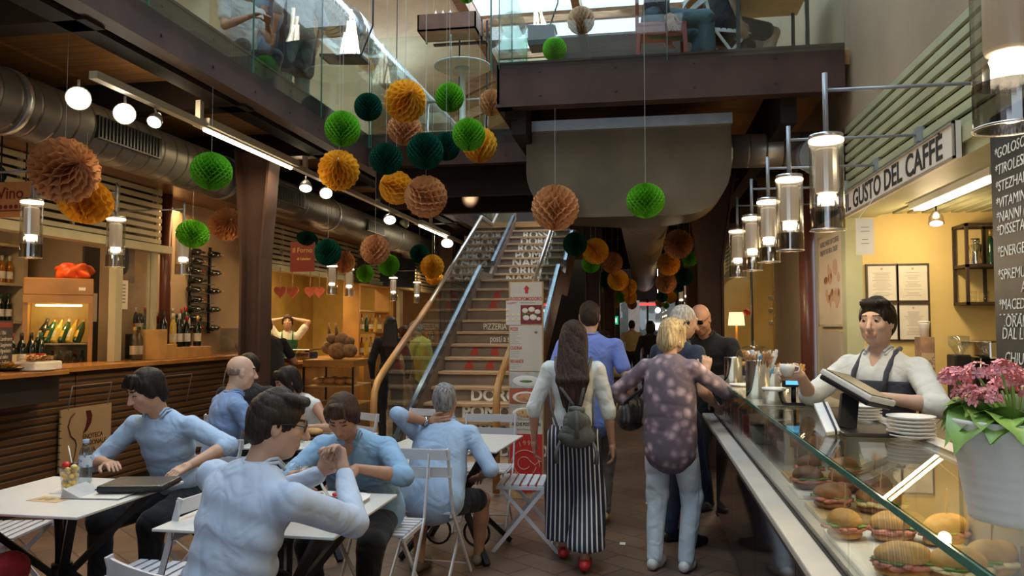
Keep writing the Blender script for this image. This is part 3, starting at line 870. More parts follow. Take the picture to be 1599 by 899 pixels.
# ---------------------------------------------------------------- signs and boards
M_ink = mat('black_ink', (0.015, 0.015, 0.015), 0.6, 0, 0.0)
M_chalk = mat('chalk', (0.62, 0.62, 0.60), 0.9, 0, 0.25, 60)
t = thing('cafe_sign', 'long white sign reading IL GUSTO DEL CAFFE above the coffee stall', 'sign', (1.47, 5, 2.34))
MB().box(1.465, 1.495, 3.92, 6.08, 2.345, 2.525).build('board', mat('sign_white', (0.66, 0.61, 0.54), 0.5, 0, 0.05, 3), t)
fr = MB().box(1.458, 1.47, 3.92, 6.08, 2.512, 2.525).box(1.458, 1.47, 3.92, 6.08, 2.345, 2.357).box(1.458, 1.47, 3.92, 3.935, 2.345, 2.525).box(1.458, 1.47, 6.065, 6.08, 2.345, 2.525)
fr.build('frame', mat('sign_frame', (0.25, 0.22, 0.18), 0.5), t)
text_obj('lettering', 'IL GUSTO DEL CAFFÈ', 0.175, M_ink, t, (1.463, 5.92, 2.43), (0, -1, 0), (0, 0, 1), 0.001, squeeze=1.12, bold=0.003)
MB().ball((1.46, 6.0, 2.43), (0.004, 0.03, 0.035), 12, 8).build('emblem', mat('emblem_red', (0.35, 0.10, 0.05), 0.6), t)

t = thing('chalkboard', 'tall black chalkboard with handwritten juice menu and opening hours', 'chalkboard', (1.48, 3.0, 1.28))
MB().box(1.475, 1.50, 2.2, 3.57, 1.30, 2.44).build('board', mat('slate', (0.018, 0.018, 0.02), 0.55, 0, 0.3, 8), t)
rows_c = [(2.27, '*GOLOSO (MELA E PERA)'), (2.20, '*TIROLESE (MELA E UVA)'), (2.13, '*STEZHARI (MELA)'), (2.06, '*VITAMINICO (ARANCIA)'), (2.0, '*NANNI (MELA - KIWI)'), (1.945, '*DISSETANTE (LIME)'),
          (1.855, '*ENERGETICO'), (1.76, '*SPREMUTA . . .'), (1.70, '            A. . .'), (1.635, '*MACEDONIE'), (1.60, '- - - - - - - - - - - -'), (1.565, '  .ORARI DI'), (1.515, ' DAL LUNEDI'), (1.415, '  CHIUSURA'), (1.355, '  VENERDI')]
for z, s in rows_c:
    text_obj('chalk_writing', s, 0.062 if z > 1.59 else 0.068, M_chalk, t, (1.473, 3.53, z), (0, -1, 0), (0, 0, 1), 0.0006, squeeze=0.95 if z > 1.59 else 1.0, shear=0.15)
# hanging notice, four framed sheets, posters
M_paper = mat('printed_paper', (0.66, 0.62, 0.54), 0.7, 0, 0.04, 8)
M_greyink = mat('grey_ink', (0.22, 0.20, 0.18), 0.7, 0, 0)
def lines(b, x0, x1, y, z0, z1, n, seed, gap=0.0):
    r = random.Random(seed)
    for i in range(n):
        z = z1 - (z1 - z0) * (i + 0.5) / n
        w = (x1 - x0) * r.uniform(0.45, 1.0) / 2
        c = (x0 + x1) / 2
        if r.random() < 0.12:
            continue
        b.box(c - w, c + w, y - 0.0012, y, z - 0.002, z + 0.002)
t = thing('hanging_notice', 'white paper notice hanging from the stall beam above the poster', 'notice', (1.395, 5.2, 1.98))
MB().box(1.345, 1.452, 5.2, 5.203, 2.00, 2.235).build('paper_sheet', M_paper, t)
b = MB(); lines(b, 1.36, 1.44, 5.2, 2.06, 2.19, 5, 3); b.build('lettering', M_greyink, t)
MB().tube([(1.36, 5.2, 2.23), (1.50, 5.2, 2.42)], 0.0015, 5).build('string', M_white, t)
mx = [1.648, 1.862]
for i, x in enumerate(mx):
    for k, (z0, z1) in enumerate(((1.735, 1.995), (1.448, 1.705))):
        lab = ['upper left', 'upper right', 'lower left', 'lower right'][i + 2 * k] + ' of the four dark-framed menu sheets on the yellow stall wall'
        t = thing('framed_menu', lab, 'framed sheet', ((x + 0.1), 6.08, z0), group='framed menu sheets on the stall wall')
        MB().box(x, x + 0.2, 6.085, 6.09, z0, z1).build('sheet', M_paper, t)
        b = MB().box(x - 0.012, x, 6.075, 6.1, z0 - 0.012, z1 + 0.012).box(x + 0.2, x + 0.212, 6.075, 6.1, z0 - 0.012, z1 + 0.012).box(x, x + 0.2, 6.075, 6.1, z1, z1 + 0.012).box(x, x + 0.2, 6.075, 6.1, z0 - 0.012, z0)
        b.build('frame', mat('dark_frame', (0.05, 0.03, 0.02), 0.4), t)
        b = MB(); lines(b, x + 0.03, x + 0.17, 6.085, z0 + 0.03, z1 - 0.05, 16, i * 7 + k); b.disc((x + 0.1, 6.085, z1 - 0.025), 0.009, (0, -1, 0), 0.001); b.build('lettering', mat('pale_ink', (0.42, 0.39, 0.34), 0.7), t)
t = thing('wall_poster', 'tall framed poster of coffee cups on the panel beside the stall', 'poster', (1.54, 6.6, 1.5))
MB().box(1.53, 1.55, 6.30, 7.10, 1.56, 2.30).build('poster_sheet', mat('poster_cream', (0.62, 0.52, 0.40), 0.5, 0, 0.05, 3), t)
fr = MB().box(1.52, 1.55, 6.27, 6.30, 1.54, 2.32).box(1.52, 1.55, 7.10, 7.13, 1.54, 2.32).box(1.52, 1.55, 6.27, 7.13, 2.30, 2.32).box(1.52, 1.55, 6.27, 7.13, 1.54, 1.56)
fr.build('frame', mat('poster_frame', (0.50, 0.42, 0.30), 0.4), t)
b = MB()
r = random.Random(5)
for i in range(13):
    b.ball((1.529, 6.45 + r.uniform(0, 0.45), 1.72 + r.uniform(0, 0.32)), (0.003, r.uniform(0.03, 0.08), r.uniform(0.03, 0.07)), 12, 8)
b.build('picture', spotty('coffee_picture', (0.50, 0.32, 0.2), (0.25, 0.08, 0.04), (0.1, 0.04, 0.03), 9), t)
text_obj('lettering', 'A FULL WEEK OF COFFEE', 0.062, M_greyink, t, (1.528, 7.05, 2.24), (0, -1, 0), (0, 0, 1), squeeze=0.9)
text_obj('lettering', 'ENJOY THE REAL TASTE', 0.062, M_greyink, t, (1.528, 7.05, 2.17), (0, -1, 0), (0, 0, 1), squeeze=0.9)
t = thing('lower_poster', 'small pale poster below the coffee cup poster', 'poster', (1.54, 6.7, 1.2))
MB().box(1.53, 1.55, 6.42, 7.05, 1.12, 1.50).build('poster_sheet', mat('poster_pale', (0.50, 0.42, 0.33), 0.5, 0, 0.05, 3), t)
b = MB()
for i in range(7):
    b.ball((1.529, 6.5 + r.uniform(0, 0.3), 1.16 + r.uniform(0, 0.12)), (0.003, 0.03, 0.03), 10, 6)
b.build('picture', MATS['coffee_picture'], t)

# left side signs, hung square across the walk
def hang_sign(label, p0, p1, y, col, rows, colt, th=0.02, holes=False):
    t = thing('shop_sign', label, 'sign', ((p0[0] + p1[0]) / 2, y, p0[1]))
    MB().box(p0[0], p1[0], y, y + th, p0[1], p1[1]).build('board', col, t)
    for (s, size, x, z) in rows:
        text_obj('lettering', s, size, colt, t, (x, y - 0.001, z), (1, 0, 0), (0, 0, 1), 0.001, bold=0.002)
    return t
M_red = mat('sign_red', (0.20, 0.014, 0.012), 0.5, 0, 0.1, 3)
M_goldt = mat('gold_letter', (0.55, 0.36, 0.10), 0.5)
M_woodsign = mat('orange_wood_sign', (0.52, 0.24, 0.08), 0.6, 0, 0.15, 4)
a, c = pt(-20, 340, 5.12), pt(48, 283, 5.12)
t = hang_sign('orange wooden sign reading Vino at the left edge of the picture', (a.x, a.z), (c.x, c.z), 5.12, M_woodsign, [('Vino', 0.125, a.x + 0.08, c.z - 0.09)], mat('wine_letter', (0.16, 0.02, 0.02), 0.6))
b = MB()
for i in range(6):
    b.disc((a.x + 0.07 + i * 0.045, 5.12, a.z + 0.08), 0.017, (0, -1, 0), 0.002, 12)
b.box(a.x + 0.05, c.x - 0.02, 5.117, 5.12, a.z + 0.045, a.z + 0.053)
b.build('grape_emblem', MATS['wine_letter'], t)
MB().tube([(a.x + 0.1, 5.13, c.z), (a.x + 0.1, 5.13, 3.03)], 0.006, 6).tube([(c.x - 0.05, 5.13, c.z), (c.x - 0.05, 5.13, 3.5)], 0.006, 6).build('hanging_rod', M_black, t)
a, c = pt(453, 424, 9.2), pt(491, 377, 9.2)
hang_sign('dark red sign with gold letters il Forno over the bakery counter', (a.x, a.z), (c.x, c.z), 9.2, M_red, [('il Forno', 0.085, a.x + 0.03, c.z - 0.11), ('di Calzolari', 0.04, a.x + 0.09, c.z - 0.22)], M_goldt)
# cafe-stall red lettering glimpsed above the stair landing
t = thing('neon_sign', 'red glowing letters glimpsed above the top of the stairs', 'sign', (-1.9, 17.5, 4.5))
MB().box(-2.9, -1.0, 17.52, 17.56, 3.64, 5.0).build('backing', M_dark, t)
text_obj('lettering', 'ROSSO', 0.52, emis('neon_red', (1.0, 0.05, 0.02), 3.0), t, (-2.75, 17.5, 4.72), ext=0.02, bold=0.01)
# exit sign
p = pt(961, 500, 17.0)
t = thing('exit_sign', 'green emergency exit sign between the far posts', 'sign', p)
MB().tube([p + V(0, 0.02, 0.08), (p.x, p.y + 0.02, 3.5)], 0.008, 6).build('rod', M_black, t)
MB().box(p.x - 0.06, p.x + 0.06, 17.0, 17.03, p.z - 0.09, p.z + 0.09).build('panel', emis('exit_green', (0.02, 0.42, 0.2), 1.0), t)
MB().box(p.x - 0.012, p.x + 0.03, 16.995, 17.0, p.z - 0.05, p.z + 0.05).box(p.x - 0.04, p.x - 0.02, 16.995, 17.0, p.z - 0.02, p.z + 0.02).build('pictogram', emis('exit_white', (0.7, 1, 0.8), 1.0), t)
# far end: red strip lamp, white banner
t = thing('red_light_strip', 'red glowing strip across the top of the far glass doors', 'lamp', (0.1, 23.8, 2.2))
MB().box(-0.2, 0.75, 23.9, 23.95, 2.16, 2.24).build('strip', emis('strip_red', (1.0, 0.06, 0.05), 2.0), t)
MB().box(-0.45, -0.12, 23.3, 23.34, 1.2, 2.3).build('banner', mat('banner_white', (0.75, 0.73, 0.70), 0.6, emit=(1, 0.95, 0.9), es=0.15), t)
tag(MB().ball((0.42, 23.0, 2.0), 0.075).tube([(0.42, 23.0, 2.07), (0.42, 23.0, 3.4)], 0.006, 5).build('globe_lamp', emis('globe_glow', (1, 0.95, 0.85), 6.0)), 'small round globe lamp glowing at the far doors', 'lamp')
t = thing('display_fridge', 'distant lit display cabinet behind the far doors', 'cabinet', (0.6, 25, 0))
MB().box(0.05, 1.0, 25.0, 25.6, 0, 1.75).build('cabinet_body', M_white, t)
MB().box(0.1, 0.95, 24.97, 25.0, 1.42, 1.62).build('light_panel', emis('cabinet_glow', (0.75, 0.95, 1.0), 2.5), t)
MB().box(0.1, 0.95, 24.97, 25.0, 0.25, 1.36).build('glass_door', mat('cabinet_goods', (0.12, 0.2, 0.26), 0.3, 0, 0.8, 14), t)

# menu totem at the foot of the stairs
t = thing('menu_totem', 'tall wooden display board covered in pizza menus at the foot of the stairs', 'display board', (-1.05, 6.9, 0))
y = 6.9
MB().box(-1.21, -0.895, y, y + 0.04, 0.0, 1.95).build('board', mat('pale_wood', (0.50, 0.33, 0.15), 0.5, 0, 0.15, 3, stretch=(8, 8, 1)), t)
MB().box(-1.20, -0.9, y + 0.04, y + 0.30, 0.0, 0.03).build('foot', MATS['pale_wood'], t)
P1 = mat('menu_paper', (0.60, 0.55, 0.46), 0.6, 0, 0.03, 5)
M_pizza = spotty('pizza_top', (0.72, 0.62, 0.40), (0.55, 0.06, 0.02), (0.80, 0.76, 0.62), 16, 0.5)
M_crust = mat('crust', (0.50, 0.27, 0.09), 0.7, 0, 0.3, 12)
M_mredt = mat('menu_red', (0.50, 0.03, 0.03), 0.6, 0, 0.05)
pn = MB().box(-1.195, -0.905, y - 0.004, y, 1.60, 1.94).build('menu_panel', P1, t)
MB().prism([(-1.06, y - 0.005, 1.84), (-1.03, y - 0.005, 1.84), (-1.03, y - 0.005, 1.88), (-1.015, y - 0.005, 1.88), (-1.045, y - 0.005, 1.915), (-1.075, y - 0.005, 1.88), (-1.06, y - 0.005, 1.88)], (0, 0.001, 0)).build('arrow', M_mredt, pn)
text_obj('lettering', 'ROSSOPOMODORO', 0.047, M_mredt, pn, (-1.05, y - 0.005, 1.79), ext=0.0005, align='CENTER', squeeze=0.68, bold=0.001)
text_obj('lettering', 'PIZZERIA NAPOLETANA', 0.016, M_greyink, pn, (-1.05, y - 0.005, 1.755), ext=0.0004, align='CENTER')
def photo(x0, x1, z0, z1, bg, name='food_photo'):
    return MB().box(x0, x1, y - 0.006, y - 0.004, z0, z1).build(name, bg, t)
ph = photo(-1.10, -0.905, 1.565, 1.735, M_red)
b = MB()
for i, (dx, dz, rr) in enumerate(((0.04, 0.12, 0.028), (0.10, 0.13, 0.03), (0.155, 0.11, 0.027), (0.05, 0.055, 0.03), (0.115, 0.06, 0.033), (0.165, 0.045, 0.02))):
    b.ball((-1.10 + dx, y - 0.007, 1.565 + dz), (rr, 0.003, rr * 0.8), 14, 8)
b.build('mozzarella', mat('mozzarella', (0.75, 0.70, 0.58), 0.5), ph)
b = MB()
for dx, dz in ((0.075, 0.09), (0.14, 0.085), (0.03, 0.085)):
    b.ball((-1.10 + dx, y - 0.008, 1.565 + dz), (0.017, 0.002, 0.01), 8, 6)
b.build('basil', mat('basil', (0.05, 0.2, 0.03), 0.5), ph)
pf = MB().box(-1.235, -1.10, y - 0.008, y - 0.005, 1.555, 1.775).build('flyer', mat('flyer_paper', (0.62, 0.56, 0.52), 0.6, 0, 0.04, 6), t)
b = MB()
r = random.Random(9)
for i in range(7):
    b.ball((-1.22 + (i % 3) * 0.05, y - 0.009, 1.60 + (i // 3) * 0.045), (0.018, 0.002, 0.013), 10, 6)
b.build('picture', M_pizza, pf)
text_obj('lettering', 'HAPPY', 0.03, M_mredt, pf, (-1.225, y - 0.009, 1.75), ext=0.0004)
pn = MB().box(-1.20, -0.905, y - 0.004, y, 1.14, 1.55).build('menu_panel', P1, t)
for zz, s in ((1.515, 'PIZZE'), (1.345, 'CUCINA'), (1.225, 'BEVANDE')):
    text_obj('lettering', s, 0.04, M_mredt, pn, (-1.195, y - 0.005, zz), ext=0.0005, squeeze=0.7, bold=0.001)
b = MB()
for i in range(20):
    z = 1.485 - i * 0.017
    if i in (7, 8, 14, 15): continue
    b.box(-1.195, -1.195 + r.uniform(0.05, 0.11), y - 0.005, y - 0.004, z, z + 0.003)
b.build('menu_lines', M_greyink, pn)
MB().ball((-0.96, y - 0.005, 1.49), (0.016, 0.003, 0.014), 10, 6).build('badge', M_greyink, pn)
for z0, z1, kind in ((0.985, 1.13, 0), (0.845, 0.98, 1), (0.70, 0.84, 2)):
    ph = photo(-1.20, -0.905, z0, z1, mat('photo_bg_%d' % kind, [(0.50, 0.48, 0.44), (0.45, 0.10, 0.05), (0.48, 0.45, 0.40)][kind], 0.5, 0, 0.2, 10))
    MB().ball((-1.05, y - 0.007, (z0 + z1) / 2 - 0.01), (0.125, 0.004, 0.052), 28, 8).build('plate', M_white, ph)
    MB().ball((-1.05, y - 0.011, (z0 + z1) / 2 - 0.01), (0.095 if kind else 0.06, 0.003, 0.04 if kind else 0.012), 24, 8).build('dish', [mat('rocket_salad', (0.12, 0.2, 0.05), 0.6, 0, 0.5, 30), spotty('salami_pizza', (0.6, 0.30, 0.14), (0.5, 0.05, 0.04), (0.7, 0.6, 0.4), 26), spotty('pasta_dish', (0.6, 0.42, 0.2), (0.5, 0.12, 0.05), (0.2, 0.3, 0.06), 40)][kind], ph)
pn = MB().box(-1.20, -0.905, y - 0.004, y, 0.575, 0.70).build('menu_panel', P1, t)
text_obj('lettering', 'ANCHE POSTI LIBERI', 0.042, M_ink, pn, (-1.05, y - 0.005, 0.66), ext=0.0005, align='CENTER', squeeze=0.68, bold=0.0008)
text_obj('lettering', 'sopra (Take posti su)', 0.024, M_greyink, pn, (-1.05, y - 0.005, 0.615), ext=0.0005, align='CENTER', squeeze=0.9)
# red round emblem with a scalloped lower edge
pts = [(-1.20, y - 0.004, 0.575), (-0.905, y - 0.004, 0.575), (-0.905, y - 0.004, 0.10)]
for i in range(21):
    a = i / 20
    x = -0.905 - a * 0.295
    pts.append((x, y - 0.004, 0.055 + 0.055 * (2 * abs(a - 0.5)) ** 2 + 0.010 * math.cos(a * 14 * PI)))
pts.append((-1.20, y - 0.004, 0.12))
rd = MB().prism([(p_[0], y - 0.008, p_[2]) for p_ in pts], (0, 0.004, 0)).build('red_emblem', mat('emblem_crimson', (0.52, 0.025, 0.025), 0.5, 0, 0.05), t, fix=True)
M_cr = mat('emblem_cream', (0.62, 0.42, 0.26), 0.6, 0, 0)
def arc(c, rr, a0, a1, n=22):
    return [(c[0] + rr * math.cos(math.radians(a0 + (a1 - a0) * i / n)), y - 0.009, c[1] + rr * math.sin(math.radians(a0 + (a1 - a0) * i / n))) for i in range(n + 1)]
MB().tube(arc((-1.06, 0.30), 0.13, -10, 190), 0.004, 6).tube(arc((-1.06, 0.30), 0.10, 170, 350), 0.004, 6).tube(arc((-1.07, 0.315), 0.055, 30, 330), 0.004, 6).tube([(-1.02, y - 0.009, 0.34), (-0.97, y - 0.009, 0.30), (-0.93, y - 0.009, 0.34), (-0.91, y - 0.009, 0.33)], 0.004, 6).build('emblem_lines', M_cr, rd)
for ch, x, z, rot in (('1', -1.12, 0.475, 20), ('9', -1.08, 0.49, 8), ('9', -1.04, 0.495, -4), ('8', -1.0, 0.487, -14)):
    text_obj('lettering', ch, 0.06, M_cr, rd, (x, y - 0.009, z), (math.cos(math.radians(rot)), 0, math.sin(math.radians(rot))), (-math.sin(math.radians(rot)), 0, math.cos(math.radians(rot))), 0.0005)
for ch, x, z, rot in (('N', -1.17, 0.21, -22), ('A', -1.10, 0.175, -8), ('P', -1.03, 0.165, 2), ('O', -0.975, 0.175, 12), ('L', -0.935, 0.19, 18)):
    text_obj('lettering', ch, 0.085, M_cr, rd, (x, y - 0.009, z), (math.cos(math.radians(rot)), 0, math.sin(math.radians(rot))), (-math.sin(math.radians(rot)), 0, math.cos(math.radians(rot))), 0.0005, bold=0.0015)

# ---------------------------------------------------------------- honeycomb paper balls
def honeycomb_mesh(name, leaves, waves, scallop, inner=0.5):
    steps = waves * 5
    vs, fs = [], []
    for i in range(leaves):
        ph0 = 2 * PI * i / leaves
        sg = 1 if i % 2 == 0 else -1
        base = len(vs)
        for j in range(steps + 1):
            th = PI * j / steps
            w = math.sin(waves * th)
            ph = ph0 + sg * (0.94 * PI / leaves) * w
            R = 1.0 - scallop * (1 - abs(w)) * math.sin(th)
            for q, rr in enumerate((R, 0.78, inner)):
                a = ph if q < 2 else ph0
                vs.append((rr * math.sin(th) * math.cos(a), rr * math.sin(th) * math.sin(a), rr * math.cos(th)))
        for j in range(steps):
            b = base + j * 3
            fs.append((b, b + 1, b + 4, b + 3)); fs.append((b + 1, b + 2, b + 5, b + 4))
    me = bpy.data.meshes.new(name)
    me.from_pydata(vs, [], fs)
    me.polygons.foreach_set('use_smooth', [True] * len(fs))
    b = MB().ball((0, 0, 0), inner * 1.02, 16, 10)
    n = len(vs)
    me2 = bpy.data.meshes.new(name)
    me2.from_pydata(vs + b.v, [], fs + [[k + n for k in f] for f in b.f])
    me2.polygons.foreach_set('use_smooth', [True] * (len(fs) + len(b.f)))
    me2.update()
    return me2
def paper(name, c, tr=0.25):
    m, nt, b = _nt(name)
    N, L = nt.nodes, nt.links
    b.inputs['Roughness'].default_value = 0.75
    b.inputs['Specular IOR Level'].default_value = 0.2
    tc = N.new('ShaderNodeTexCoord'); nz = N.new('ShaderNodeTexNoise'); nz.inputs['Scale'].default_value = 3.0
    mx = N.new('ShaderNodeMix'); mx.data_type = 'RGBA'
    mx.inputs[6].default_value = [x * 0.85 for x in c] + [1]; mx.inputs[7].default_value = [min(1, x * 1.15) for x in c] + [1]
    L.new(tc.outputs['Object'], nz.inputs[0]); L.new(nz.outputs[0], mx.inputs[0]); L.new(mx.outputs[2], b.inputs['Base Color'])
    tl = N.new('ShaderNodeBsdfTranslucent'); L.new(mx.outputs[2], tl.inputs[0])
    ms = N.new('ShaderNodeMixShader'); ms.inputs[0].default_value = tr
    L.new(b.outputs[0], ms.inputs[1]); L.new(tl.outputs[0], ms.inputs[2]); L.new(ms.outputs[0], N['Material Output'].inputs[0])
    return m
PAP = {'g': paper('green_tissue', (0.16, 0.52, 0.03), 0.3), 'd': paper('dark_green_tissue', (0.004, 0.085, 0.05), 0.2),
       'y': paper('yellow_tissue', (0.92, 0.52, 0.05), 0.35), 't': paper('tan_paper', (0.68, 0.36, 0.16), 0.3), 'w': paper('pale_tan_paper', (0.62, 0.44, 0.30), 0.3)}
HM = {'f': honeycomb_mesh('fine_ball', 44, 17, 0.02), 'c': honeycomb_mesh('coarse_ball', 34, 9, 0.07, 0.45), 'b': honeycomb_mesh('big_cell_ball', 30, 12, 0.08, 0.4)}
HMC = {}
def hmesh(kind, col):
    if (kind, col) not in HMC:
        m = HM[kind].copy(); m.materials.append(PAP[col]); HMC[(kind, col)] = m
    return HMC[(kind, col)]
M_string = mat('white_string', (0.6, 0.6, 0.58), 0.7)
BALL_REC = []
def paper_ball(px, py, r, col, kind, label, D=None, aim=None, top=None, sq=1.0, group=None):
    """a ball whose depth follows from its real diameter D and its size in the photo"""
    if D is None:
        D = {'g': 0.30, 'd': 0.30, 'y': 0.36, 't': 0.38, 'w': 0.36}[col]
    dist = min(D * FPX / (2 * r), 20.5 if px > 850 else 15)
    D = dist * 2 * r / FPX
    d = pt(px, py, 1.0) - V(0, 0, EYE)
    fwd = Vector((-math.sin(YAW) * math.cos(PITCH), math.cos(YAW) * math.cos(PITCH), math.sin(PITCH)))
    c = V(0, 0, EYE) + d * (dist / d.dot(fwd))
    if top is None:
        top = 3.30
    t = thing('paper_ball', label, 'paper ball', c, group=group)
    o = bpy.data.objects.new('honeycomb_ball', hmesh(kind, col)); COL.objects.link(o); o.parent = t
    o.scale = (D / 2, D / 2, D / 2 * sq)
    rr = random.Random(px * 31 + py)
    if aim == 'cam':      # axis points at the viewer, with a lean
        v = (V(0, 0, EYE) - c).normalized() + V(rr.uniform(-.35, .35), 0, rr.uniform(-.1, .5))
    elif aim is None:
        v = V(rr.uniform(-.12, .12), rr.uniform(-.12, .12), 1)
    else:
        v = Vector(aim)
    o.rotation_mode = 'QUATERNION'
    o.rotation_quaternion = v.to_track_quat('Z', 'Y') @ Matrix.Rotation(rr.uniform(0, 1), 3, 'Z').to_quaternion()
    if aim == 'cam':
        # pinched metal clip at the pole that faces the viewer
        e = v.normalized()
        MB().tube([c + e * D * 0.47, c + e * D * 0.5 + V(0, 0, 0.02)], 0.006, 6).build('clip', M_string, t)
    BALL_REC.append((t, c, D, top))
    return t
